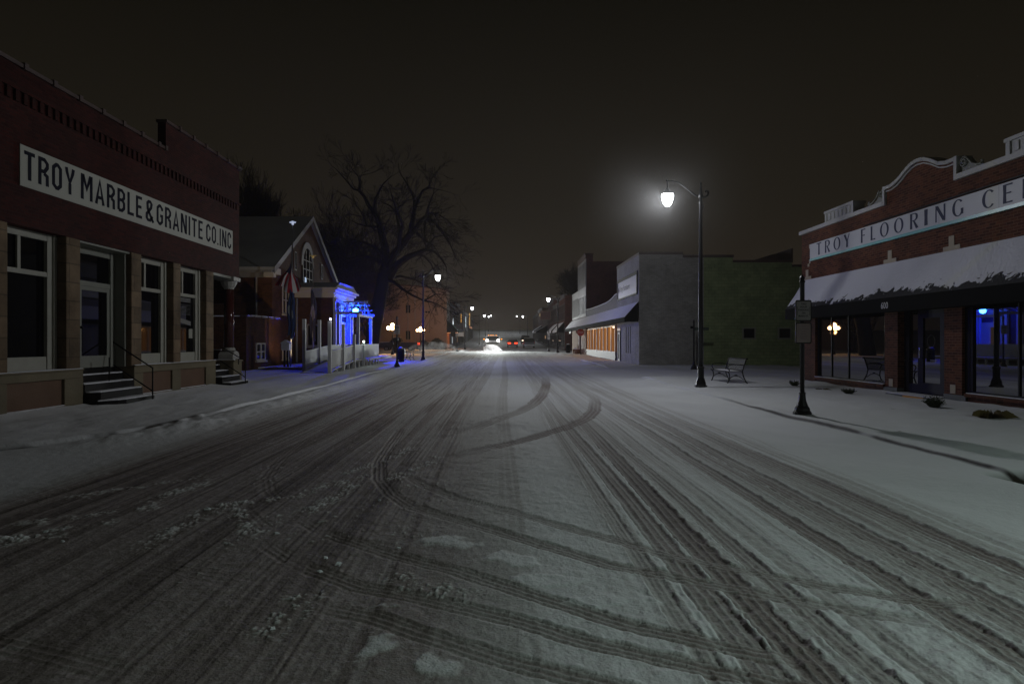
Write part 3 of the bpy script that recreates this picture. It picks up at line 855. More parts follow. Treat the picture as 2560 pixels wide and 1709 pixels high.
    m = MB(); m.sphere((XD + .03, 16.38, 1.95), .035, 8, 6); m.build('handle', mt['iron'], dr)
    # steps with snow
    st = MB()
    prof = [(-9.35, -9.02, 16.1, 17.72, .22), (-9.62, -9.35, 15.75, 17.76, .42), (-9.9, -9.62, 15.74, 17.86, .61), (-10.12, -9.9, 15.74, 17.86, .80)]
    sn = MB()
    for i, (xb, xf, a, b, z) in enumerate(prof):
        r = .16 if i < 2 else .0
        poly = [(xb, a), (xf - r, a), (xf, a + r), (xf, b), (xb, b)] if r else [(xb, a), (xf, a), (xf, b), (xb, b)]
        if i == 0: poly = [(xb, 15.76), (-9.22, 15.92), (-9.08, 16.14), (-9.02, 16.4), (-9.02, b), (xb, b)]
        st.prism(poly, 'z', -.1, z)
        q = [(p[0] - (.015 if p[0] > xb else -.0), p[1] + (.015 if p[1] < 16.9 else -.015)) for p in poly]
        sn.prism(q, 'z', z, z + .03)
    st.box(-10.4, -10.12, 15.74, 17.86, -.1, .95)
    so = st.build('entrance_steps', mt['iron'], t)
    sn.build('snow_cap', mt['snow'], so, bevel=.012)
    r = MB()
    r.tube([(-8.98, 17.55, .02), (-8.98, 17.55, .95)], .018, 6); r.tube([(-8.98, 17.55, .93), (-10.0, 17.55, 1.60)], .018, 6)
    r.tube([(-8.98, 17.55, .34), (-10.0, 17.55, 1.02)], .016, 6); r.tube([(-9.75, 16.95, .62), (-9.75, 16.95, 1.22)], .016, 6)
    r.build('handrail', mt['iron'], t)
    # corner porch with polished granite column
    c = MB(); c.lathe([(.175, 1.40), (.172, 2.4), (.165, 3.52)], -9.93, 24.82, 20); col = c.build('column_shaft', mt['granite'], t, smooth=True)
    c = MB(); c.lathe([(.17, 3.50), (.17, 3.55), (.23, 3.62), (.29, 3.76), (.29, 3.80)], -9.93, 24.82, 12); c.box(-10.25, -9.62, 24.5, 25.14, 3.80, 3.949); c.build('capital', mt['capital'], t, bevel=.02)
    c = MB(); c.lathe([(.23, 1.28), (.23, 1.34), (.19, 1.40)], -9.93, 24.82, 16); c.prism([(24.52, .97), (25.12, .97), (25.12, 1.14), (25.02, 1.24), (24.82, 1.285), (24.62, 1.24), (24.52, 1.14)], 'x', -10.2, -9.66)
    c.build('pedestal', mt['capital'], t, bevel=.02)
    c = MB(); c.box(-10.3, -9.60, 24.42, 25.2, -.2, .90); c.box(-10.34, -9.55, 24.38, 25.24, .90, .955); cc = c.build('pedestal_pier', mt['stone_base'], t, bevel=.015)
    box('snow_cap', mt['snow'], cc, -10.3, -9.58, 24.4, 24.51, .956, .98); 
    c = MB(); c.box(-12.4, -10.31, 24.95, 25.19, -.1, 1.3); c.box(-12.4, -12.2, 22.98, 24.94, 0, 3.95); c.box(-12.2, -10.6, 22.72, 22.97, 0, 3.95); c.build('porch_wall', mt['brick_l'], t)
    c = MB(); c.box(-12.19, -12.14, 23.0, 24.9, 2.0, 3.9); c.box(-12.1, -10.61, 22.975, 23.0, 1.9, 3.9); c.box(-12.2, XF - .02, 23.0, 25.0, 3.86, 3.945); c.build('porch_panel', mt['wood_g'], t)
    box('snow_cap', mt['snow'], t, -12.3, -10.32, 24.97, 25.17, 1.302, 1.33)
    st = MB(); sn = MB()
    for i in range(4):
        xa = -10.05 + i * .30; z = .78 - i * .19
        st.box(xa - .3, xa, 23.05, 24.36 + (.25 if i > 1 else 0), -.1, z); sn.box(xa - .295, xa - .01, 23.06, 24.35 + (.25 if i > 1 else 0), z, z + .03)
    so = st.build('corner_steps', mt['iron'], t); sn.build('snow_cap', mt['snow'], so, bevel=.012)
    r = MB(); r.tube([(-9.1, 24.2, .05), (-9.1, 24.2, .93)], .017, 6); r.tube([(-9.1, 24.2, .93), (-10.0, 24.2, 1.45)], .017, 6); r.tube([(-9.1, 24.2, .35), (-10.0, 24.2, .95)], .016, 6)
    r.tube([(-9.4, 24.36, .8), (-9.4, 24.36, 1.0)], .015, 6); r.build('handrail', mt['iron'], t)
    m = MB(); m.box(-26, XF - .23, Y0 + .25, Y1 - .25, 6.6, 6.75); m.build('roof', mt['snow'], t)
    box('floor_slab', mt['stone_base'], t, -12.2, -10.95, 22.98, 24.94, .2, .9)
    # little lit strip of flashing on the corner
    box('flashing', mt['steel'], t, XF + .076, XF + .11, 24.85, 25.24, 7.96, 7.99)


marble_works()


# ------------------------------------------------------------------ flooring shop on the right
def flare_glyph(ch):
    """humanist capitals with thick and thin strokes"""
    t = .135; h = .055
    def ell(w, a0, a1, n=26):
        pts = []; ws = []
        for i in range(n + 1):
            a = math.radians(a0 + (a1 - a0) * i / n)
            k = abs(math.cos(a))
            wd = h + (t - h) * k ** 1.3
            pts.append((w / 2 + (w / 2 - wd / 2) * math.cos(a), .5 + (.5 - wd / 2) * math.sin(a))); ws.append(wd)
        return pts, ws
    if ch == 'T': return .42, [([(0, .96), (.42, .96)], 0, [.08, .08]), ([(.21, .92), (.21, .5), (.21, 0)], 0, [.12, .11, .14])]
    if ch == 'R': return .46, [([(.07, 0), (.07, .5), (.07, 1)], 0, [.14, .12, .14]), ([(.13, .96), (.30, .96), (.38, .88), (.40, .75), (.38, .62), (.30, .53), (.13, .51)], 0, [.06, .07, .11, .13, .11, .07, .05]), ([(.22, .50), (.42, 0)], 0, [.08, .15])]
    if ch == 'O':
        p, w = ell(.62, 0, 360, 36); return .62, [(p[:-1], 1, w[:-1])]
    if ch == 'Y': return .46, [([(.06, 1), (.25, .46)], 0, [.15, .12]), ([(.43, 1), (.28, .48)], 0, [.06, .06]), ([(.26, .47), (.26, 0)], 0, [.12, .14])]
    if ch == 'F': return .36, [([(.07, 0), (.07, .5), (.07, 1)], 0, [.14, .12, .14]), ([(.13, .96), (.36, .96)], 0, [.07, .09]), ([(.13, .53), (.32, .53)], 0, [.06, .08])]
    if ch == 'L': return .36, [([(.07, 1), (.07, .5), (.07, 0)], 0, [.14, .12, .14]), ([(.13, .045), (.36, .045)], 0, [.07, .09])]
    if ch == 'I': return .14, [([(.07, 0), (.07, .5), (.07, 1)], 0, [.14, .12, .14])]
    if ch == 'N': return .50, [([(.05, 0), (.05, 1)], 0, [.07, .06]), ([(.08, .96), (.44, .04)], 0, [.14, .14]), ([(.46, 0), (.46, 1)], 0, [.06, .08])]
    if ch == 'G':
        p, w = ell(.60, 45, 330); return .58, [(p, 0, w), ([(.50, .10), (.50, .44)], 0, [.12, .13])]
    if ch == 'C':
        p, w = ell(.60, 45, 315); return .52, [(p, 0, w)]
    if ch == 'E': return .38, [([(.07, 0), (.07, .5), (.07, 1)], 0, [.14, .12, .14]), ([(.13, .96), (.38, .96)], 0, [.07, .09]), ([(.13, .52), (.33, .52)], 0, [.06, .08]), ([(.13, .04), (.38, .04)], 0, [.07, .09])]
    return .3, []


def flooring_shop():
    t = thing('brick_shop', 'orange red brick flooring shop with curved white trimmed parapet and snowy black awning', 'building', (11.2, 18, 0))
    XF = 11.2; Y1 = 25.5; Y0 = 11.24; ZC = 5.58
    cyy = 18.37
    # parapet outline in (y, z)
    curve = [(-1.53, 6.06), (-1.2, 6.06), (-.9, 6.12), (-.55, 6.30), (-.25, 6.41), (0, 6.43), (.25, 6.40), (.5, 6.30), (.75, 6.17), (1.0, 6.08), (1.25, 6.03), (1.51, 6.03)]
    out = [(Y0, 3.0), (Y0, ZC)] + [(cyy - 1.53, ZC)] + [(cyy + a, z) for a, z in curve] + [(cyy + 1.51, ZC)] + [(Y1, ZC), (Y1, 3.0)]
    m = MB(); m.prism(out, 'x', XF, XF + .3)
    m.box(XF + .3, 24, Y1 - .25, Y1 - .002, 0, 5.5); m.box(XF + .3, 24, Y0, Y0 + .2, 0, 5.5)
    m.box(XF, XF + .29, Y0, 12.0, -.1, 2.998); m.box(XF, XF + .29, 24.42, Y1 - .001, -.1, 2.998)
    m.build('wall', mt['brick_r'], t)
    box('roof', mt['snow'], t, XF + .3, 24, Y0 + .2, Y1 - .25, 5.0, 5.15)
    # white coping
    def cop(path, th, out_=.07, nm='coping'):
        mb = MB()
        for (a, za), (b, zb) in zip(path[:-1], path[1:]):
            d = Vector((b - a, zb - za)); n_ = Vector((-d.y, d.x)).normalized()
            if n_.y < 0 or (abs(n_.y) < 1e-6 and n_.x < 0): n_ = -n_
            mb.prism([(a, za), (b, zb), (b + n_.x * th, zb + n_.y * th), (a + n_.x * th, za + n_.y * th)], 'x', XF - out_, XF + .34)
        return mb.build(nm, mt['white'], t)
    dense = []
    for i in range(len(curve) - 1):
        for k in range(4):
            u = k / 4; dense.append((cyy + curve[i][0] * (1 - u) + curve[i + 1][0] * u, curve[i][1] * (1 - u) + curve[i + 1][1] * u))
    dense.append((cyy + curve[-1][0], curve[-1][1]))
    cop(dense, .09)
    cop([(p[0], p[1] - .075) for p in dense], .03, .03)
    cop([(cyy + 1.62, ZC), (Y1 + .08, ZC)], .13, .08); cop([(Y0 - .08, ZC), (cyy - 1.64, ZC)], .13, .08)
    box('coping_return', mt['white'], t, XF - .07, XF + .34, cyy + 1.515, cyy + 1.62, ZC, 6.13); box('coping_return', mt['white'], t, XF - .07, XF + .34, cyy - 1.64, cyy - 1.535, ZC, 6.16)
    for a, b in ((21.65, 23.54), (cyy * 2 - 23.54, cyy * 2 - 21.65)):
        m = MB(); m.box(XF - .04, XF + .30, a, b, ZC + .131, 6.0); m.box(XF - .09, XF + .34, a - .03, b + .03, 6.0, 6.08)
        m.box(XF - .07, XF - .041, b - .12, b, ZC + .131, 5.999); m.box(XF - .07, XF - .041, a, a + .12, ZC + .131, 5.999)
        yy = a + .22
        while yy < b - .2:
            m.box(XF - .06, XF - .041, yy, yy + .10, ZC + .17, 5.96); yy += .26
        m.build('parapet_block', mt['white'], t)
    # scroll ornaments either side of the curved gable
    for s_, y0 in ((1, cyy + 1.65), (-1, cyy - 1.67)):
        m = MB()
        body = [(0, ZC + .131), (0, 6.12), (.18, 6.10), (.30, 5.98), (.42, 5.84), (.60, 5.76), (.86, 5.745), (.9, ZC + .131)]
        m.prism([(y0 + s_ * a, z) for a, z in body], 'x', XF + .02, XF + .16)
        def spiral(cx_, cz_, r0, turns, dirn, n=26):
            return [(XF - .01, y0 + s_ * (cx_ + (r0 * (1 - i / n * .8)) * math.cos(dirn * i / n * turns * 6.283 + 2)), cz_ + (r0 * (1 - i / n * .8)) * math.sin(dirn * i / n * turns * 6.283 + 2)) for i in range(n + 1)]
        m.tube(spiral(.15, 5.96, .12, 1.6, 1), .022, 5); m.tube(spiral(.78, 5.79, .06, 1.2, -1), .018, 5)
        m.tube([(XF - .01, y0 + s_ * a, z) for a, z in ((.22, 6.08), (.32, 5.98), (.45, 5.86), (.62, 5.79), (.78, 5.77))], .022, 5)
        m.build('scroll_ornament', mt['wood_g'], t)
    # sign
    sgm = M_('glossy sign board', (0.50, 0.51, 0.525), 0.5, spec=0.35, var=.06)
    m = MB(); m.box(XF - .06, XF - .001, 12.04, 24.70, 4.60, 5.12); sg = m.build('shop_sign', sgm, t)
    MB().box(XF - .065, XF - .001, 12.04, 24.70, 4.52, 4.599).build('teal_stripe', M_('teal vinyl', (.10, .42, .38), .35), sg)
    ink = M_('metallic letter vinyl', (0.03, 0.035, 0.075), 0.6, metal=0.0, spec=.12)
    LT = [('T', 24.17, 23.81), ('R', 23.55, 23.19), ('O', 22.94, 22.47), ('Y', 22.25, 21.87), ('F', 21.19, 20.92), ('L', 20.63, 20.36), ('O', 20.12, 19.66), ('O', 19.40, 18.94),
          ('R', 18.64, 18.28), ('I', 18.01, 17.86), ('N', 17.56, 17.15), ('G', 16.89, 16.47), ('C', 15.84, 15.46), ('E', 15.18, 14.89), ('N', 14.62, 14.22), ('T', 13.96, 13.62), ('E', 13.36, 13.07), ('R', 12.80, 12.44)]
    for ch, a, b in LT:
        lay_text(ch, flare_glyph, 0, a, .42, a - b, XF - .06, 4.66, -1, .002, sg, ink, 'letter')
    m = MB()
    for y in (22.36, 19.90, 17.4, 15.3, 13.9): m.box(XF - .0612, XF - .055, y, y + .008, 4.6, 5.12)
    m.build('panel_joint', mt['siding'], sg)
    m = MB(); m.box(XF - .05, XF - .001, 12.0, 21.0, 5.16, 5.19); m.build('sign_rail', mt['iron'], t)
    # beige tee shaped blocks above the awning
    for y in (25.05, 22.4 - .01, 19.7, 17.0, 14.3, 11.9):
        if abs(y - 22.39) < .1: continue
        m = MB(); m.box(XF - .012, XF + .01, y - .10, y + .10, 3.995, 4.24)
        m.box(XF - .012, XF + .01, y - .32, y + .32, 3.88, 3.994); m.build('corbel_block', mt['lime'], t)
    m = MB()
    for z in (5.0, 4.45): m.box(XF - .01, XF + .01, 24.78, 24.88, z, z + .14)
    m.box(XF - .01, XF + .01, 24.88, 25.0, 4.35, 4.449); m.build('quoin', mt['lime'], t)
    # awning
    XE = 10.5; ZT = 3.88; ZE = 2.80; ZV = 2.42
    a = MB(); ya, yb = 11.4, 25.3
    ny = 90; nx = 10
    vs = []; fs = []
    for i in range(ny + 1):
        y = ya + (yb - ya) * i / ny
        for j in range(nx + 1):
            u = j / nx
            sag = .012 * math.sin(y * 5.1) * math.sin(math.pi * u) + .02 * math.sin(math.pi * u)
            vs.append((XF - .002 - (XF - XE) * u, y, ZT - (ZT - ZE) * u - sag))
    for i in range(ny):
        for j in range(nx):
            k = i * (nx + 1) + j; fs.append((k, k + 1, k + nx + 2, k + nx + 1))
    a.add(vs, fs)
    aw = a.build('awning', snowpatch('snow on awning', (.012, .012, .012), 2.62, 3.35), t, smooth=True)
    v = MB(); v.box(XE - .01, XE + .005, ya, yb, ZV, ZE + .005)
    v.prism([(XF - .003, ZT - .02), (XE, ZE - .01), (XE, ZV), (XF - .003, ZV)], 'y', yb - .012, yb)
    v.box(XE, XF - .003, ya, yb - .013, ZV + .03, ZV + .035)
    vo = v.build('valance', mt['darkaw'], aw)
    font_text('600', 'house_number', mt['white'], vo, (XE - .014, 18.72, 2.60), (0, -1, 0), .175, .34, .012)
    # shop front below the awning
    XG = XF + .12
    fr = MB()
    def front(y0, y1, mull, zs=.36):
        f = MB(); f.box(XG - .04, XG + .06, y0, y0 + .10, zs, 2.6); f.box(XG - .04, XG + .06, y1 - .10, y1, zs, 2.6); f.box(XG - .04, XG + .06, y0 + .1, y1 - .1, zs, zs + .05)
        for q in mull: f.box(XG - .03, XG + .03, q - .022, q + .022, zs + .05, 2.6)
        o = f.build('shop_window', mt['iron'], t)
        box('pane', mt['glass2'], o, XG + .0, XG + .012, y0 + .1, y1 - .1, zs + .05, 2.6)
        b = MB(); b.box(XF + .02, XG + .2, y0, y1, -.1, zs - .08); bo = b.build('bulkhead', mt['brick_r'], t)
        b = MB(); b.box(XF - .06, XG + .1, y0 - .02, y1 + .02, zs - .079, zs - .001); so = b.build('window_sill', mt['brick_r'], t)
        box('snow_cap', mt['snow'], so, XF - .04, XG - .05, y0 + .02, y1 - .02, zs, zs + .018, bevel=.005)
    front(19.98, 24.41, (23.4, 22.26)); front(11.9, 16.45, (14.92, 13.4))
    for a_, b_ in ((19.33, 19.979), (16.62, 17.29)):
        box('pillar', mt['brick_r'], t, XF, XF + .35, a_, b_, .30, 2.99)
        box('plinth', mt['concrete'], t, XF - .02, XF + .36, a_ - .15 if a_ < 17 else a_, b_ + .03 if a_ > 18 else b_, -.1, .299)
        c_ = (a_ + b_) / 2
        box('accent_block', mt['lime'], t, XF - .008, XF + .01, c_ - .10, c_ + .10, .32, .54)
    box('jamb', mt['iron'], t, XG - .05, XG + .08, 16.451, 16.619, .3, 2.6)
    # door recess
    XD = XF + .22
    d = MB(); d.box(XD - .03, XD + .05, 19.10, 19.329, .2, 2.6); d.box(XD - .03, XD + .05, 18.60, 18.70, .2, 2.6); d.box(XD - .03, XD + .05, 17.52, 17.62, .2, 2.6)
    d.box(XD - .03, XD + .05, 17.291, 17.34, .2, 2.6); d.box(XD - .03, XD + .04, 18.70, 19.10, .2, .45); d.box(XD - .03, XD + .04, 17.34, 17.52, .2, .45)
    df = d.build('door_frame', mt['doorpaint'], t)
    box('side_light', mt['glass2'], df, XD, XD + .01, 18.70, 19.10, .45, 2.6); box('side_light', mt['glass2'], df, XD, XD + .01, 17.34, 17.52, .45, 2.6)
    d = MB(); d.box(XD - .03, XD + .03, 18.47, 18.599, .22, 2.36); d.box(XD - .03, XD + .03, 17.621, 17.75, .22, 2.36); d.box(XD - .03, XD + .03, 17.75, 18.47, .22, .50); d.box(XD - .03, XD + .03, 17.75, 18.47, 2.24, 2.36)
    d.box(XD - .03, XD + .03, 17.63, 18.59, 2.361, 2.6)
    do = d.build('door', mt['doorpaint'], t)
    box('pane', mt['glass2'], do, XD, XD + .01, 17.75, 18.47, .5, 2.24)
    h = MB(); h.tube([(XD - .09, 18.53, 1.15), (XD - .09, 18.53, 1.45)], .012, 6); h.tube([(XD - .09, 18.53, 1.17), (XD - .02, 18.53, 1.17)], .01, 6); h.tube([(XD - .09, 18.53, 1.43), (XD - .02, 18.53, 1.43)], .01, 6); h.build('handle', mt['steel'], do)
    h = MB()
    ring = [(XD - .004, 18.16 + .16 * math.cos(i / 20 * 6.283), 1.62 + .16 * math.sin(i / 20 * 6.283)) for i in range(21)]
    h.tube(ring, .005, 4, cap=False)
    for z, w_ in ((1.10, .30), (1.05, .22)):
        yy = 18.2
        while yy > 18.2 - w_: h.box(XD - .004, XD - .002, yy - .022, yy, z, z + .025); yy -= .03
    h.build('door_decal', mt['siding'], do)
    s_ = MB(); s_.box(10.85, XD + .1, 17.3, 19.31, -.1, .17); so = s_.build('door_step', mt['concrete'], t)
    box('yellow_edge', mt['yellow'], so, 10.838, 10.849, 17.55, 18.48, .0, .165); box('snow_cap', mt['snow'], so, 10.86, XD - .04, 17.32, 19.29, .171, .195, bevel=.006)
    box('back_wall', mt['dark'], t, XF + .5, XF + .52, 12, 25.2, .0, 2.98)


flooring_shop()
# ------------------------------------------------------------------ brick meeting house with gable, porch and ramp
def meeting_house():
    t = thing('gabled_brick_house', 'brown brick gabled house with arched window and blue lit side porch, behind the flag poles', 'building', (-13.3, 45, g(45)))
    X = -13.3; Y0, Y1 = 39.5, 54.6; YA = 47.1; ZE = 5.95; ZA = 10.1; gz = .1
    m = MB(); m.prism([(Y0, gz), (Y1, gz), (Y1, ZE), (YA, ZA - .15), (Y0, ZE)], 'x', X - .4, X)
    m.box(-38, X - .4, Y0, Y0 + .3, gz, ZE); m.box(-38, X - .4, Y1 - .3, Y1, gz, ZE); m.build('wall', mt['brick_c'], t)
    # roof, overhanging
    m = MB()
    for (ya, yb) in ((Y0 - .45, YA), (Y1 + .45, YA)):
        m.add([(X + .25, ya, ZE - .22), (-38, ya, ZE - .22), (-38, yb, ZA), (X + .25, yb, ZA), (X + .25, ya, ZE - .05), (-38, ya, ZE - .05), (-38, yb, ZA + .15), (X + .25, yb, ZA + .15)],
              [(0, 1, 2, 3), (4, 5, 6, 7), (0, 1, 5, 4), (1, 2, 6, 5), (2, 3, 7, 6), (3, 0, 4, 7)])
    m.build('roof', mt['roof'], t)
    m = MB()
    for (ya, yb) in ((Y0 - .47, YA), (Y1 + .47, YA)):
        m.add([(X + .26, ya, ZE - .42), (X + .26, yb, ZA - .18), (X + .26, yb, ZA + .16), (X + .26, ya, ZE - .04), (X + .31, ya, ZE - .42), (X + .31, yb, ZA - .18), (X + .31, yb, ZA + .16), (X + .31, ya, ZE - .04)],
              [(0, 1, 2, 3), (4, 5, 6, 7), (0, 1, 5, 4), (1, 2, 6, 5), (2, 3, 7, 6), (3, 0, 4, 7)])
    m.build('bargeboard', mt['siding'], t)
    m = MB(); m.box(-38, X - .35, Y0 - .10, Y0 - .001, 5.33, 5.72); m.box(-38, X + .1, Y0 - .42, Y0 - .001, 5.60, 5.75); m.build('frieze', mt['siding'], t)
    m = MB(); m.box(X - .35, X + .22, Y0 - .43, Y0 + .02, 5.33, 5.60); m.box(X + .001, X + .20, Y0 + .021, Y0 + .95, 5.55, 5.90); m.build('cornice_return', mt['cream'], t)
    m = MB(); m.tube([(-14.2, Y0 - .06, .3), (-14.2, Y0 - .06, 5.35)], .06, 6); m.build('downspout', mt['siding'], t)
    # arched window
    ya, yb = 45.15, 48.0; yc = (ya + yb) / 2; R = (yb - ya) / 2
    def arch(r, z0, zs, n=14):
        return [(yc - r, z0)] + [(yc - r * math.cos(math.pi * i / n), zs + r * math.sin(math.pi * i / n)) for i in range(n + 1)] + [(yc + r, z0)]
    m = MB(); m.prism(arch(R - .32, 5.3, 6.95), 'x', X + .01, X + .04); w = m.build('window', mt['glass'], t); w.name = 'window'
    m = MB()
    o_ = arch(R, 6.7, 6.95); i_ = arch(R - .42, 6.7, 6.95)
    vs = [(X + .07, *p) for p in o_] + [(X + .07, *p) for p in i_] + [(X + .001, *p) for p in o_] + [(X + .001, *p) for p in i_]
    n = len(o_)
    fs = []
    for i in range(n - 1):
        fs += [(i, i + 1, n + i + 1, n + i), (i, i + 1, 2 * n + i + 1, 2 * n + i), (n + i, n + i + 1, 3 * n + i + 1, 3 * n + i)]
    m.add(vs, fs); m.build('arch_hood', mt['siding'], w)
    m = MB()
    for k in (-1, -.36, .36, 1): m.box(X + .041, X + .07, yc + k * (R - .34) - .05, yc + k * (R - .34) + .05, 5.3, 6.95 + (.85 if abs(k) < .9 else 0))
    for z in (5.3, 5.9, 6.5, 7.1): m.box(X + .041, X + .06, yc - R + .34, yc + R - .34, z - .03, z + .03)
    m.build('mullion', mt['siding'], w)
    box('sill', mt['siding'], w, X + .001, X + .15, ya, yb, 5.16, 5.28)
    m = MB(); m.box(X + .075, X + .08, 45.85, 45.98, 5.45, 5.95); m.box(X + .075, X + .08, 46.06, 46.15, 5.42, 5.9); m.build('painted_reflection', emis('painted reflection glow', (.6, .75, 1), .9), w)  # glowing strips in front of the pane stand in for a reflection
    for y, z0, z1 in ((43.9, 6.2, 7.4), (50.3, 6.2, 7.3)):
        o = box('window', mt['siding'], t, X + .001, X + .05, y - .22, y + .22, z0, z1); box('pane', mt['glass'], o, X + .051, X + .055, y - .14, y + .14, z0 + .08, z1 - .08)
    def sash(y0, y1, z0, z1, x=X, nm='window'):
        f = MB(); f.box(x + .001, x + .05, y0, y0 + .1, z0, z1); f.box(x + .001, x + .05, y1 - .1, y1, z0, z1); f.box(x + .001, x + .05, y0 + .1, y1 - .1, z0, z0 + .08); f.box(x + .001, x + .05, y0 + .1, y1 - .1, z1 - .08, z1)
        ym = (y0 + y1) / 2; zm = (z0 + z1) / 2
        f.box(x + .001, x + .05, ym - .07, ym + .07, z0 + .08, z1 - .08); f.box(x + .001, x + .04, y0 + .1, ym - .07, zm - .025, zm + .025); f.box(x + .001, x + .04, ym + .07, y1 - .1, zm - .025, zm + .025)
        f.box(x + .001, x + .12, y0 - .08, y1 + .08, z0 - .09, z0 - .001)
        o = f.build(nm, mt['cream'], t); box('pane', mt['glass'], o, x - .01, x + .0005 + .004, y0 + .1, y1 - .1, z0 + .08, z1 - .08)
    sash(41.3, 42.6, 3.3, 5.0); sash(41.3, 42.5, .55, 1.55)
    # low annex
    XA = -12.85
    m = MB(); m.box(-18, XA, 34.3, Y0 - .001, gz, 2.88); an = m.build('annex', mt['brick_c'], t)
    m = MB()
    for i in range(5):
        a = 34.25 + i * 1.05; m.box(XA - .3, XA + .08, a, a + .97, 2.881, 2.96)
    m.build('coping', mt['coping'], an)
    m = MB(); m.box(-17.9, XA - .31, 34.3, Y0 - .01, 2.881, 2.93); m.build('snow_cap', mt['snow'], an)
    for i in range(5):
        a = 34.3 + i * 1.05
        if i != 0: box('snow_cap', mt['snow'], an, XA - .26, XA + .06, a + .05, a + .85, 2.961, 2.99)
    sash(35.6, 37.0, .62, 1.55, XA)
    # vestibule
    XV = -10.9; V0, V1 = 43.9, 49.6; VB = 4.45; VT = 5.1
    m = MB(); m.box(X + .001, XV, V0, V1, gz, VB); vs_ = m.build('vestibule', mt['brick_c'], t)
    m = MB(); m.box(X + .001, XV + .12, V0 - .12, V1 + .12, VB, 4.78); m.box(X + .001, XV + .25, V0 - .25, V1 + .25, 4.781, 4.95); m.box(X + .001, XV + .42, V0 - .42, V1 + .42, 4.951, 5.08); m.build('cornice', mt['cream'], vs_)
    m = MB(); m.prism([(V0 - .42, 5.081), (V1 + .42, 5.081), (V1 - .9, 5.5), (V0 + .9, 5.5)], 'x', X + .001, XV + .3); m.build('roof', mt['roof'], vs_)
    m = MB(); m.tube([(X + .12, V0 - .08, .3), (X + .12, V0 - .08, 4.4)], .07, 6); m.tube([(-12.1, V0 - .05, .3), (-12.1, V0 - .05, 4.4)], .04, 6); m.build('downspout', mt['siding'], vs_)
    o = MB(); o.box(-12.55, -11.75, V0 - .05, V0 - .001, 1.3, 2.75); o.box(-12.6, -11.7, V0 - .1, V0 - .001, 1.2, 1.299); o = o.build('window', mt['siding'], vs_); box('pane', mt['glass'], o, -12.45, -11.85, V0 - .056, V0 - .0501, 1.4, 2.65)
    # pilastered entrance facing the street
    m = MB()
    for y in (44.2, 45.3, 45.75, 47.9, 48.35, 49.3): m.box(XV + .001, XV + .14, y - .14, y + .14, .65, 4.2)
    m.box(XV + .001, XV + .2, 44.0, 49.5, 4.201, 4.449); m.build('pilaster', mt['white'], vs_)
    m = MB(); m.box(XV + .001, XV + .05, 45.9, 47.75, .65, 2.95); m.box(XV + .001, XV + .08, 45.9, 47.75, 3.3, 4.199); d = m.build('door', mt['white'], vs_)
    box('pane', emis('dim lobby', (1, .62, .45), .12), d, XV + .051, XV + .055, 46.0, 46.8, 1.45, 2.6)
    return t


meeting_house()


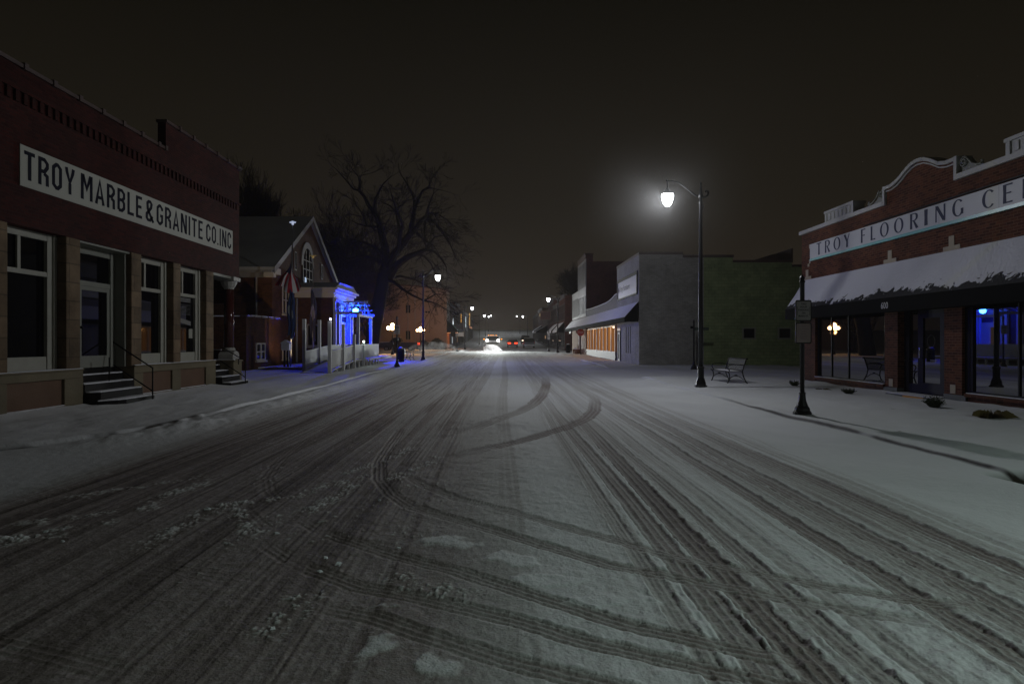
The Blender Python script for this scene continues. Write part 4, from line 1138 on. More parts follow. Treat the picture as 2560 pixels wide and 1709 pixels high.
def side_porch():
    """open timber canopy and railed ramp, lit by a blue lamp"""
    t = thing('ramp_and_canopy', 'white railed ramp with open gabled canopy frame, lit blue, beside the brick house', 'porch', (-9.3, 45, g(45)))
    z = g(40) + .1
    # deck
    m = MB(); m.box(-10.85, -7.95, 43.2, 49.2, .50, .60); m.box(-10.85, -8.0, 41.0, 43.199, .50, .60)
    m.add([(-9.45, 32.0, .16), (-8.05, 32.0, .16), (-8.05, 37.0, .58), (-9.45, 37.0, .58), (-9.45, 32.0, .10), (-8.05, 32.0, .10), (-8.05, 37.0, .50), (-9.45, 37.0, .50)],
          [(0, 1, 2, 3), (7, 6, 5, 4), (0, 4, 5, 1), (1, 5, 6, 2), (2, 6, 7, 3), (3, 7, 4, 0)])
    m.box(-9.45, -8.05, 37.001, 40.999, .50, .59)
    dk = m.build('deck', mt['siding'], t)
    m = MB(); m.box(-9.4, -8.08, 32.3, 40.9, .595, .62) if False else None
    mm = MB(); mm.add([(-9.4, 32.1, .175), (-8.1, 32.1, .175), (-8.1, 37.0, .60), (-9.4, 37.0, .60)], [(0, 1, 2, 3)]); mm.box(-10.8, -8.05, 37.01, 49.1, .601, .63) ; mm.build('snow_cap', mt['snow'], dk)
    def rail(x, ys_, zt, zb):
        """solid looking balustrade of close balusters"""
        r = MB()
        n = 0
        for i in range(len(ys_) - 1):
            y0, y1 = ys_[i], ys_[i + 1]; k = int((y1 - y0) / .11)
            for j in range(k):
                y = y0 + (y1 - y0) * (j + .5) / k; u = (j + .5) / k
                a = zb[i] + (zb[i + 1] - zb[i]) * u; b = zt[i] + (zt[i + 1] - zt[i]) * u
                r.box(x - .018, x + .018, y - .040, y + .040, a + .04, b - .04)
            for zz, q in ((zb, .05), (zt, .05)):
                r.add([(x - .04, y0, zz[i] - q), (x + .04, y0, zz[i] - q), (x + .04, y1, zz[i + 1] - q), (x - .04, y1, zz[i + 1] - q), (x - .04, y0, zz[i]), (x + .04, y0, zz[i]), (x + .04, y1, zz[i + 1]), (x - .04, y1, zz[i + 1])],
                      [(3, 2, 1, 0), (4, 5, 6, 7), (0, 1, 5, 4), (1, 2, 6, 5), (2, 3, 7, 6), (3, 0, 4, 7)])
        return r.build('railing', mt['white'], t)
    rail(-8.0, [31.75, 36.9, 41.6, 44.2], [1.17, 1.45, 1.47, 1.47], [.27, .63, .62, .62])
    rail(-9.5, [32.9, 37.7, 43.5], [1.16, 1.43, 1.47], [.32, .63, .62])
    for x, y, zt in ((-8.0, 31.7, 2.57), (-8.0, 34.4, 2.49), (-8.0, 36.9, 2.02), (-9.5, 32.8, 2.70), (-9.5, 35.5, 2.74), (-8.0, 39.4, 1.55)):
        box('post', mt['white'], t, x - .075, x + .075, y - .075, y + .075, .0, zt)
    for y in (33.0, 35.6, 38.2, 40.5, 41.4, 42.3, 43.2, 44.1):
        box('support_leg', mt['white'], t, -8.06, -7.96, y - .06, y + .06, .0, .5 if y > 36 else .3 + (y - 32) * .04)
    # canopy frame: posts, eave beams, ridge, rafters
    XO = -9.25; XI = -10.75; ya, yb = 43.9, 48.1; ym = 46.0; ze = 3.38; zr = 4.35
    for x, y in ((XO, ya), (XO, yb), (XI, ya), (XI, yb)): box('canopy_post', mt['white'], t, x - .09, x + .09, y - .09, y + .09, .6, ze)
    b = MB()
    for y in (ya, yb): b.box(XI, XO + .25, y - .08, y + .08, ze, ze + .16)
    b.box(XO - .06, XO + .1, ya - .25, yb + .25, ze - .001 - .13, ze - .001); b.box(XI, XO + .2, ym - .05, ym + .05, zr - .12, zr)
    for k in range(4):
        x = XI + (XO - XI) * k / 3
        b.tube([(x, ya - .3, ze + .02), (x, ym, zr)], .04, 4); b.tube([(x, yb + .3, ze + .02), (x, ym, zr)], .04, 4)
        b.tube([(x, ya + .9, ze + .45), (x, yb - .9, ze + .45)], .03, 4)
    for u in (.33, .66):
        for s_ in (-1, 1):
            y = ym + s_ * (ym - ya + .3) * u; zz = zr - (zr - ze) * u
            b.box(XI, XO + .2, y - .03, y + .03, zz + .04, zz + .09)
    b.tube([(XO + .02, ym, ze), (XO + .02, ym, zr)], .035, 4); b.tube([(XO + .02, ym - 1.1, ze), (XO + .02, ym - 1.1, ze + .5)], .03, 4); b.tube([(XO + .02, ym + 1.1, ze), (XO + .02, ym + 1.1, ze + .5)], .03, 4)
    b.build('canopy_frame', mt['white'], t)
    # blue lamp
    m = MB(); m.sphere((-9.9, 46.2, 3.72), .2, 12, 8); l_ = m.build('blue_lamp', glow('blue lamp glass', (.05, .35, 1.0), 30), t, smooth=True)
    light('POINT', 'blue_light', (-9.9, 46.2, 3.72), 1800, (0.0, 0.006, 1.0), t, .1)
    m = MB(); m.sphere((-7.98, 31.75, 2.66), .05, 8, 6); m.build('post_lamp', emis('post lamp', (.75, .75, 1), 14), t)
    m = MB(); m.sphere((-7.98, 39.4, 1.62), .06, 8, 6); m.build('rail_lamp', emis('rail lamp', (.8, 1, .9), 14), t)
    light('POINT', 'post_light', (-7.85, 31.6, 2.66), 3, (.8, .8, 1), t, .05)
    light('POINT', 'rail_light', (-7.80, 39.3, 1.62), 5, (.8, 1, .9), t, .05)


side_porch()


# flag poles and flags
def flag_pole(x, y, h, r, lean, name, label, top):
    z = g(y) + .1
    t = thing(name, label, 'flag pole', (x, y, z))
    m = MB(); m.tube([(x, y, z), (x + lean * .5, y, z + h * .5), (x + lean, y, z + h)], [r, r * .85, r * .55], 8); m.lathe([(.14, z), (.12, z + .05), (.06, z + .12)], x, y, 10)
    m.build('pole', mt['steel'], t, smooth=True)
    m = MB()
    if top == 'eagle':
        zz = z + h; m.sphere((x + lean, y, zz + .06), .07, 8, 6)
        m.add([(x + lean, y, zz + .1), (x + lean - .19, y, zz + .16), (x + lean - .15, y, zz + .10), (x + lean + .19, y, zz + .16), (x + lean + .15, y, zz + .10), (x + lean, y - .05, zz + .22)], [(0, 1, 2), (0, 3, 4), (0, 1, 5), (0, 3, 5)])
        m.build('finial', M_('gilt with painted glint', (.75, .62, .3), .25, metal=.8, emis=(.6, .7, 1), es=.5), t)  # emission paints a cool glint on the finial, which is no lamp
    else:
        m.sphere((x + lean, y, z + h + .03), .08, 8, 6); m.box(x + lean - .2, x + lean + .2, y - .02, y + .02, z + h + .1, z + h + .13); m.build('finial', M_('gilt with painted glint', (.75, .55, .2), .25, metal=.8, emis=(1, .7, .2), es=.1), t)  # weak warm emission is a painted glint on the gilding
    return t


flag_pole(-11.4, 36.8, 7.75, .055, .12, 'flag_pole', 'tall thin flag pole with striped flag, in front of the gabled brick house', 'eagle')
flag_pole(-11.35, 41.0, 6.5, .045, 0.0, 'flag_pole', 'shorter flag pole carrying the dark furled flag, nearest the vestibule', 'ball')


def us_flag():
    x0, y0, z0 = -11.36, 36.8, 6.05
    red = M_('flag red', (.42, .02, .03), .8); wh = M_('flag white', (.65, .62, .58), .8); bl = M_('flag blue', (.012, .014, .05), .8)
    ns_, nt_ = 36, 13 * 2
    m = MB(); vs = []; fs = []; mi = []
    for j in range(nt_ + 1):
        t_ = j / nt_                      # across the stripes, 0 = top stripe
        th = math.radians(-34 + 52 * t_ + 5 * math.sin(t_ * 9))
        for i in range(ns_ + 1):
            s_ = i / ns_
            spread = .10 + .90 * min(1, s_ * 1.7)
            r_ = .05 + 1.62 * s_ * (1 - .10 * math.sin(t_ * 7))
            fold = .16 * math.sin(t_ * 15 + s_ * 2) * min(1, s_ * 1.5)
            vs.append((x0 + math.sin(th * spread) * r_ * 1.0 + .05 * math.sin(t_ * 20) * s_, y0 + fold, z0 - math.cos(th * spread) * r_ - t_ * .28 * (1 - s_)))
    for j in range(nt_):
        for i in range(ns_):
            k = j * (ns_ + 1) + i; fs.append((k, k + 1, k + ns_ + 2, k + ns_ + 1))
            st = j // 2
            mi.append(2 if (st < 7 and i < ns_ * .42) else (0 if st % 2 == 0 else 1))
    m.v = vs; m.f = fs; m.mi = mi
    o = m.build('flag', [red, wh, bl], None, smooth=True)
    tag(o, 'red and white striped flag with dark canton hanging limp from the tall flag pole', 'flag')


us_flag()


def limp_flag(x0, y0, z0, L_, wd, cols, label, seed):
    vs = []; fs = []; mi = []; nu, nv = 12, 26
    r_ = random.Random(seed)
    for j in range(nv + 1):
        v = j / nv
        for i in range(nu + 1):
            u = i / nu
            w_ = wd * (.18 + .82 * math.sin(min(1, v * 1.25) * 1.9) ** .8) * (1 - .45 * v)
            vs.append((x0 + (u - .42) * w_ + .04 * math.sin(v * 9 + seed), y0 + .10 * math.sin(u * 13 + v * 3), z0 - L_ * v + .12 * math.sin(u * 6)))
    for j in range(nv):
        for i in range(nu):
            k = j * (nu + 1) + i; fs.append((k, k + 1, k + nu + 2, k + nu + 1))
            q = ((i / nu - .5) / .3) ** 2 + ((j / nv - .45) / .14) ** 2
            mi.append(1 if q < 1 else 0)
    m = MB(); m.v = vs; m.f = fs; m.mi = mi
    o = m.build('flag', cols, None, smooth=True)
    tag(o, label, 'flag')


limp_flag(-11.38, 36.7, 4.35, 2.5, .62, [M_('navy cloth', (.015, .035, .11), .8), M_('pale seal', (.20, .22, .22), .8)], 'plain navy flag with pale seal hanging under the striped flag', 1)
limp_flag(-11.38, 40.95, 4.75, 3.0, .55, [M_('black cloth', (.02, .02, .045), .8), M_('pale cloth', (.16, .14, .2), .8)], 'dark furled flag hanging low on the shorter flag pole', 5)


def drop_box():
    x, y = -11.45, 36.2; z = g(y) + .1
    t = thing('drop_box', 'white roofed box on black legs beside the tall flag pole', 'box', (x, y, z))
    m = MB(); m.box(x - .20, x + .22, y - .2, y + .2, z + 1.02, z + 1.38); m.build('body', mt['white'], t)
    m = MB(); m.prism([(x - .26, z + 1.381), (x + .28, z + 1.381), (x + .01, z + 1.56)], 'y', y - .25, y + .25); m.build('roof', mt['white'], t)
    m = MB(); m.box(x - .12, x - .04, y - .05, y + .05, z, z + 1.02); m.box(x + .06, x + .14, y - .05, y + .05, z, z + 1.02); m.box(x - .25, x + .25, y - .2, y + .2, z, z + .05); m.build('stand', mt['iron'], t)


drop_box()
# paved pad at the foot of the poles, with flood light
pd = MB(); pd.box(-12.6, -10.2, 35.2, 42.0, .0, .24); po = pd.build('stone_pad', mt['concrete'], None); tag(po, 'low snow covered pad under the flag poles', 'pad')
box('snow_cap', mt['snow'], po, -12.58, -10.22, 35.22, 41.98, .241, .29)


def flood(x, y, z, tgt, p, col, label, ang=70):
    t = thing('flood_light', label, 'flood light', (x, y, z))
    m = MB(); m.box(x - .1, x + .1, y - .1, y + .1, z, z + .12); m.lathe([(.09, z + .12), (.12, z + .22), (.12, z + .26)], x, y, 10); m.build('housing', mt['iron'], t)
    l_ = light('SPOT', 'flood_beam', (x, y, z + .3), p, col, t, .06, angle=math.radians(ang), blend=.6); aim(l_, tgt)


flood(-10.5, 36.4, .29, (-13.2, 40.3, 3.4), 260, (1, .72, .42), 'small ground flood light at the foot of the striped flag', 75)
flood(-10.35, 39.6, .29, (-11.3, 43.6, 4.2), 120, (1, .8, .58), 'small ground flood light nearer the vestibule', 75)
# ------------------------------------------------------------------ street lamps
mt['globe'] = glow('lit acorn globe', (.95, .97, 1.0), 7)


def street_lamp_proto():
    t = thing('street_lamp', 'x', 'street lamp', (0, 0, 0), 'street lamps with scroll arms along the main street')
    m = MB(); m.lathe([(.21, 0), (.21, .07), (.17, .10), (.155, .20), (.12, .30), (.105, .34), (.105, .62), (.12, .64), (.12, .68), (.09, .70)], 0, 0, 8); m.build('base', mt['black'], t)
    m = MB(); m.lathe([(.078, .70), (.072, 2.5), (.060, 4.6), (.052, 6.0), (.065, 6.02), (.065, 6.06), (.052, 6.08), (.052, 6.2)], 0, 0, 14); m.build('pole', mt['black'], t, smooth=True)
    m = MB(); m.lathe([(.05, 6.18), (.08, 6.22), (.085, 6.30), (.055, 6.38), (.042, 6.50), (.030, 6.56), (.018, 6.60), (.038, 6.64), (.038, 6.68), (.01, 6.71)], 0, 0, 12); m.build('finial', mt['black'], t, smooth=True)
    m = MB()
    m.tube([(0, 0, 6.24), (-.16, 0, 6.27), (-.26, 0, 6.34), (-.42, 0, 6.47), (-.58, 0, 6.60), (-.74, 0, 6.71), (-.90, 0, 6.755), (-1.0, 0, 6.76), (-1.085, 0, 6.75)], [.03, .034, .030, .024, .022, .021, .021, .024, .026], 8)
    m.tube([(-.16, 0, 6.27), (-.22, 0, 6.36), (-.30, 0, 6.37)], [.02, .018, .012], 6)
    m.tube([(-.92, 0, 6.75), (-.86, 0, 6.66), (-.93, 0, 6.60), (-1.0, 0, 6.64)], [.014, .012, .010, .008], 6)
    m.sphere((-1.11, 0, 6.77), .035, 8, 6)
    m.tube([(0, 0, 6.22), (.12, 0, 6.22), (.21, 0, 6.26), (.25, 0, 6.34), (.23, 0, 6.42), (.17, 0, 6.43), (.15, 0, 6.38)], [.03, .034, .038, .04, .038, .034, .028], 8)
    m.tube([(.07, 0, 5.98), (.09, 0, 5.9), (.07, 0, 5.8)], [.012, .016, .012], 6)
    m.build('arm', mt['black'], t, smooth=True)
    m = MB(); m.lathe([(.024, 6.76), (.026, 6.52), (.06, 6.47), (.10, 6.42), (.185, 6.37), (.20, 6.325)], -1.085, 0, 16); fi = m.build('fixture', mt['black'], t, smooth=True)
    m = MB(); m.lathe([(.19, 6.32), (.195, 6.24), (.175, 6.14), (.14, 6.03), (.095, 5.95), (.04, 5.92)], -1.085, 0, 18); m.build('globe', mt['globe'], fi, smooth=True)
    light('POINT', 'lamp_light', (-1.085, 0, 6.12), 1450, (.92, .95, 1.0), t, .12, lamp_dist=True)
    return t


lamp0 = street_lamp_proto()
LP = [(6.49, 22.3, 0, 'nearest street lamp with glowing globe on scroll arm, right of the street by the bench'),
      (6.47, 79.3, 0, 'lit street lamp farther up the right pavement, past the long snowy awning'),
      (6.10, 164, 0, 'distant lit lamp lower of the two beyond the awnings on the right'),
      (6.3, 240, 0, 'farthest lit lamp on the right side of the hill, higher and smaller'),
      (-5.85, 50.7, 1, 'nearest lit street lamp on the left side, beside the big bare tree'),
      (-5.55, 102, 1, 'second lit street lamp on the left, behind the stop sign seen from its back'),
      (-4.9, 147, 1, 'third lit lamp on the left, lowest of the small group near the hill'),
      (-5.3, 217, 1, 'fourth lit lamp on the left, middle one of the small group'),
      (-5.3, 265, 1, 'farthest lit lamp on the left, highest and smallest of the group')]
for i, (x, y, fl, lab) in enumerate(LP):
    o = lamp0 if i == 0 else copy_tree(lamp0)
    o.location = (x, y, g(y) + .10); o.rotation_euler = (0, 0, math.pi if fl else 0); o['label'] = lab
    if i:
        for ch in [q for q in bpy.data.objects if q.parent == o and q.type == 'LIGHT']:
            if i == 1: dim = ch.data.copy(); dim.energy = 820
            ch.data = dim
# the lamp standing behind the photographer lights the foreground
ln = copy_tree(lamp0); ln.location = (10.2, -2.6, .1); ln['label'] = 'street lamp on the side street behind the viewpoint'
for ch in [x for x in bpy.data.objects if x.parent == ln and x.type == 'LIGHT'][:1]:
    ch.data = light('POINT', 'x', (0, 0, 0), 1, (1, 1, 1), radius=.12, lamp_dist=True, cutoff=True).data; ch.data.energy = 2900; ch.data.color = (.80, 1.0, .93)
bpy.data.objects.remove(bpy.data.objects['x'])


# ------------------------------------------------------------------ sign posts
def rounded(w, h, r, n=4):
    pts = []
    for cx_, cy_, a0 in ((w - r, h - r, 0), (-w + r, h - r, 90), (-w + r, -h + r, 180), (w - r, -h + r, 270)):
        for i in range(n + 1):
            a = math.radians(a0 + 90 * i / n); pts.append((cx_ + r * math.cos(a), cy_ + r * math.sin(a)))
    return pts


def sign_post_base(t, x, y, z, top, r=.045):
    m = MB(); m.lathe([(.185, z - .03), (.185, z + .05), (.15, z + .09), (.145, z + .14), (.11, z + .19), (.075, z + .30), (.062, z + .42), (.066, z + .43), (.066, z + .46), (r, z + .47)], x, y, 12); m.build('base', mt['black'], t)
    m = MB(); m.lathe([(r, z + .46), (r, top - .16), (r + .014, top - .15), (r + .014, top - .13), (r * .9, top - .11), (r * 1.2, top - .06), (.012, top)], x, y, 10); m.build('pole', mt['black'], t, smooth=True)


mt['plate'] = M_('sign plate', (.40, .385, .37), .5, var=.06)
mt['plate_pink'] = M_('faded sign plate', (.40, .32, .30), .5, var=.08)


def parking_sign(x, y, label):
    z = g(y) + .11
    t = thing('parking_sign', label, 'sign', (x, y, z))
    sign_post_base(t, x, y, z, 2.97)
    for z0, z1, mm, tx in ((2.03, 2.44, 'plate', 1), (1.58, 1.985, 'plate_pink', 0)):
        zc = (z0 + z1) / 2
        m = MB(); m.prism([(x + a, zc + b) for a, b in rounded(.165, (z1 - z0) / 2 + .012, .035)], 'y', y - .058, y - .046); bo = m.build('sign_back', mt['black'], t)
        m = MB(); m.prism([(x + a, zc + b) for a, b in rounded(.143, (z1 - z0) / 2 - .010, .026)], 'y', y - .0615, y - .0585); pl = m.build('sign_plate', mt[mm], t)
        if tx:
            for s_, dz, w_ in (('TWO', .135, .115), ('HOUR', .077, .14), ('PARKING', .017, .215), ('ON', -.045, .07), ('MAIN ST.', -.108, .205)):
                font_text(s_, 'lettering', mt['ink'], pl, (x, y - .064, zc + dz), (1, 0, 0), .038, w_, .012)
            m = MB()
            for a, b, w_, h_ in ((0, .185, .127, .004), (0, -.185, .127, .004), (-.127, 0, .004, .18), (.127, 0, .004, .18)): m.box(x + a - w_, x + a + w_, y - .063, y - .062, zc + b - h_ / 2, zc + b + h_ / 2)
            m.build('border', mt['iron'], pl)
        else:
            m = MB()
            r_ = random.Random(3)
            for dz, w_ in ((.13, .05), (.08, .16), (.03, .12), (-.02, .10), (-.07, .15), (-.11, .12)):
                xx = x - w_ / 2
                while xx < x + w_ / 2:
                    q = r_.uniform(.012, .022); m.box(xx, xx + q, y - .063, y - .062, zc + dz - .009, zc + dz + .009); xx += q + .007
            m.build('faded_lettering', M_('faded print', (.31, .25, .24), .6), pl)
    m = MB(); m.sphere((x - .15, y - .05, 2.005), .012, 6, 4); m.build('bolt', mt['steel'], t)
    return t


parking_sign(6.14, 13.96, 'nearest black sign pole on the right, parking time plate above a faded plate')


def left_sign():
    x, y = -6.0, 39.0; z = g(y) + .11
    t = thing('parking_sign', 'purple lit sign plate on black pole beside the litter bin, left pavement', 'sign', (x, y, z))
    sign_post_base(t, x, y, z, 3.1)
    m = MB(); m.box(x - .17, x + .17, y - .06, y - .05, 2.05, 2.56); pl = m.build('sign_plate', mt['plate'], t)
    m = MB()
    for a in (-.09, -.03, .03, .09): m.box(x + a - .014, x + a + .014, y - .064, y - .061, 2.36, 2.50)
    m.box(x - .09, x + .09, y - .064, y - .061, 2.49, 2.505)
    for dz in (2.30, 2.24, 2.19): m.box(x - .10, x + .08, y - .064, y - .061, dz, dz + .02)
    m.box(x - .07, x + .07, y - .064, y - .061, 2.11, 2.14)
    m.build('lettering', mt['ink'], pl)


left_sign()


def street_name():
    x, y = 10.85, 38.6; z = g(y) + .0
    t = thing('street_name_sign', 'dark street name blade on black post in front of the green wall', 'sign', (x, y, z))
    sign_post_base(t, x, y, z, 2.86)
    m = MB(); m.box(x + .05, x + .84, y - .01, y + .01, 2.26, 2.43); pl = m.build('sign_blade', M_('street sign green', (.01, .03, .018), .5), t)
    font_text('E. MAIN ST', 'lettering', M_('dull letters', (.12, .13, .12), .6), pl, (x + .45, y - .013, 2.345), (1, 0, 0), .08, .68, .01)
    m = MB(); m.box(x - .20, x - .05, y - .02, y + .0, 2.35, 2.50); m.tube([(x - .16, y, 2.42), (x, y, 2.5)], .012, 5); m.build('bracket', mt['iron'], t)


street_name()


def stop_sign(x, y, back, label):
    z = g(y) + .1
    t = thing('stop_sign', label, 'stop sign', (x, y, z), 'stop signs at the crossing')
    s_ = 1 if back else -1
    m = MB(); m.lathe([(.10, z - .03), (.09, z + .1), (.05, z + .2)], x, y, 8); m.tube([(x, y, z), (x, y, z + 2.75)], .035, 8); m.lathe([(.03, z + 2.7), (.05, z + 2.78), (.01, z + 2.86)], x, y, 8); m.build('pole', mt['black'], t)
    R = .40; zc = z + 2.28
    oc = lambda r: [(x + r * math.cos(math.radians(22.5 + 45 * i)), zc + r * math.sin(math.radians(22.5 + 45 * i))) for i in range(8)]
    yf = y + s_ * .05
    m = MB(); m.prism(oc(R), 'y', yf, yf + .004); m.build('sign_back', mt['iron'], t)
    fa = MB(); fa.prism(oc(R - .0), 'y', yf + s_ * .005 if s_ > 0 else yf - .004, yf + s_ * .005 + (.003 if s_ > 0 else -.003)) if False else None
    q = yf - .003 if s_ < 0 else yf + .007
    m = MB(); m.prism(oc(R - .003), 'y', q - .002, q); f_ = m.build('sign_face', M_('stop border', (.45, .35, .34), .5), t)
    q2 = q - .004 if s_ < 0 else q + .004
    m = MB(); m.prism(oc(R - .03), 'y', q2 - .001, q2); m.build('sign_field', mt['stopred'], f_)
    if not back: font_text('STOP', 'lettering', M_('stop letters', (.5, .4, .4), .5), f_, (x, q2 - .004, zc), (1, 0, 0), .25, .56, .02)


stop_sign(8.05, 70, False, 'red stop sign facing the street in front of the lit orange shop windows')
stop_sign(-7.1, 99, True, 'stop sign seen from its dark back near the green awning')


def thin_sign(x, y, label, plates):
    z = g(y) + .1
    t = thing('parking_sign', label, 'sign', (x, y, z)); sign_post_base(t, x, y, z, z + 3.0)
    for z0, z1 in plates: box('sign_plate', mt['plate'], t, x - .16, x + .16, y - .06, y - .05, z + z0, z + z1)


thin_sign(6.15, 90, 'slim black pole with two small white plates beyond the second right lamp', ((1.5, 1.9), (1.98, 2.4)))
thin_sign(-5.8, 88, 'slim black sign pole before the green awning, left pavement', ((2.0, 2.3),))


# ------------------------------------------------------------------ benches and bins
def bench_proto():
    """bench 1.9 m long along y, facing -x, origin in the middle of its foot print"""
    t = thing('street_bench', 'x', 'bench', (0, 0, 0), 'black metal street benches')
    L = .93
    m = MB()
    for i in range(22):
        y = -L + 2 * L * i / 21; m.box(-.30, .20, y - .012, y + .012, .425, .437)
    m.tube([(-.31, -L, .43), (-.31, L, .43)], .018, 6); m.tube([(.22, -L, .43), (.22, L, .43)], .014, 6); m.build('seat', mt['iron'], t)
    m = MB()
    for i in range(34):
        y = -L + 2 * L * i / 33; m.add([(.22, y - .021, .45), (.22, y + .021, .45), (.335, y + .021, .86), (.335, y - .021, .86)], [(0, 1, 2, 3)]); 
    m.tube([(.35, -L, .88), (.35, L, .88)], .022, 6); m.tube([(.23, -L, .47), (.23, L, .47)], .014, 6); m.tube([(.285, -L, .66), (.285, L, .66)], .012, 6); m.build('backrest', mt['iron'], t)
    for s_ in (-1, 1):
        y = s_ * L
        m = MB(); m.tube([(-.33, y, .0), (-.29, y, .06), (-.24, y, .22), (-.26, y, .36), (-.31, y, .43), (-.36, y, .44)], [.024, .022, .02, .02, .022, .02], 6); m.build('leg', mt['iron'], t)
        m = MB(); m.tube([(.40, y, .0), (.34, y, .06), (.25, y, .24), (.21, y, .42), (.26, y, .60), (.34, y, .84), (.37, y, .90), (.40, y, .89), (.40, y, .85)], [.024, .022, .02, .022, .022, .022, .022, .02, .016], 6); m.build('leg', mt['iron'], t)
        m = MB(); m.tube([(.27, y, .64), (.10, y, .67), (-.12, y, .68), (-.27, y, .65), (-.31, y, .57), (-.27, y, .49), (-.24, y, .44)], .016, 6); m.build('armrest', mt['iron'], t)
        m = MB(); m.tube([(-.26, y, .16), (-.15, y, .25), (-.03, y, .285), (.10, y, .25), (.26, y, .14)], .013, 6); m.sphere((-.02, y, .29), .05, 8, 4, (1.2, .3, .55)); m.build('brace', mt['iron'], t)
    m = MB(); vs = []; fs = []
    for i in range(25):
        y = -L + .1 + (2 * L - .2) * i / 24
        for j in range(6):
            x = -.26 + .42 * j / 5
            vs.append((x, y, .438 + .035 * math.sin(math.pi * j / 5) * (.5 + .5 * math.sin(i * .9) * .4 + .3) * min(1, i * .3, (24 - i) * .3)))
    for i in range(24):
        for j in range(5):
            k = i * 6 + j; fs.append((k, k + 1, k + 7, k + 6))
    m.add(vs, fs); m.build('snow_cap', mt['snow'], t, smooth=True)
    return t


bn = bench_proto(); bn.location = (8.37, 25.3, .115); bn['label'] = 'black metal bench with snow on its seat, right pavement behind the nearest lamp'
b2 = copy_tree(bn); b2.location = (-7.0, 51.0, g(51) + .11); b2.rotation_euler = (0, 0, math.pi); b2['label'] = 'small bench seen end on behind the litter bin on the left pavement'


def litter_bin(x, y, s, label):
    z = g(y) + .1
    t = thing('litter_bin', label, 'litter bin', (x, y, z), 'black street litter bins')
    m = MB()
    for i in range(22):
        a = i / 22 * 6.283; m.box(x + .22 * s * math.cos(a) - .014, x + .22 * s * math.cos(a) + .014, y + .22 * s * math.sin(a) - .014, y + .22 * s * math.sin(a) + .014, z + .04, z + .86)
    m.lathe([(.19 * s, z), (.20 * s, z + .8)], x, y, 14); m.lathe([(.235 * s, z + .84), (.235 * s, z + .88)], x, y, 14); m.build('body', mt['iron'], t)
    m = MB(); m.lathe([(.24 * s, z + .881), (.23 * s, z + .93), (.12 * s, z + 1.02), (.11 * s, z + 1.05)], x, y, 14); ld = m.build('lid', mt['black'], t)
    m = MB(); m.lathe([(.15 * s, z + 1.0), (.11 * s, z + 1.05), (.02, z + 1.08)], x, y, 12); m.build('snow_cap', mt['snow'], ld)


litter_bin(-7.05, 47.6, 1.05, 'black litter bin with domed lid behind the purple lit sign')
litter_bin(7.55, 78.0, 1.15, 'black litter bin by the far end of the lit shop front')

# small frosted shrubs in front of the flooring shop
rs = random.Random(11)
for i, (x, y, w_, h_, n_, dry, lab) in enumerate([
        (9.9, 23.1, .22, .22, 150, 0, 'small dark green shrub by the base of the shop corner, farthest of the row'),
        (10.0, 21.3, .26, .06, 90, 1, 'flattened yellow grass tuft left of the second shrub'),
        (9.95, 19.6, .22, .18, 140, 0, 'brown green shrub below the first shop window'),
        (9.78, 15.45, .24, .30, 240, 0, 'spiky dark shrub in front of the yellow edged door step'),
        (9.62, 13.4, .36, .17, 260, 1, 'clump of dry brown grass nearest the right edge of the picture')]):
    m = MB(); z = .10
    for k in range(n_):
        a = rs.uniform(0, 6.283); r_ = rs.uniform(.0, .5) * w_; tl = rs.uniform(.3, 1.0)
        bx, by = x + r_ * .6 * math.cos(a), y + r_ * .6 * math.sin(a)
        lx = w_ * rs.uniform(.3, 1.0) * tl
        tx, ty, tz = bx + lx * math.cos(a + rs.uniform(-.5, .5)), by + lx * math.sin(a), z + h_ * tl * rs.uniform(.5, 1)
        if dry:
            m.add([(bx, by, z), (bx + .008, by + .008, z), (tx, ty, max(z + .01, tz))], [(0, 1, 2)])
            m.add([(bx, by, z), ((bx + tx) / 2, (by + ty) / 2 + .01, z + h_ * tl), (tx, ty, max(z + .01, tz * .8))], [(0, 1, 2)])
        else:
            m.tube([(bx, by, z), ((bx + tx) / 2, (by + ty) / 2, (z + tz) / 2 + .02), (tx, ty, tz)], [.006, .005, .003], 3)
            for q in range(5):
                u = rs.uniform(.4, 1); px_, py_, pz_ = bx + (tx - bx) * u, by + (ty - by) * u, z + (tz - z) * u
                m.add([(px_, py_, pz_), (px_ + rs.uniform(-.03, .03), py_ + rs.uniform(-.03, .03), pz_ + .03), (px_ + rs.uniform(-.03, .03), py_ + .012, pz_ + .005)], [(0, 1, 2)])
    o = m.build('shrub' if not dry else 'grass_tuft', M_('dry grass', (.16, .12, .04), .9, var=.4) if dry else M_('shrub leaf', (.035, .05, .02), .8, var=.5, vscale=20), None)
    tag(o, lab, 'shrub' if not dry else 'grass', 'small plants along the flooring shop wall')

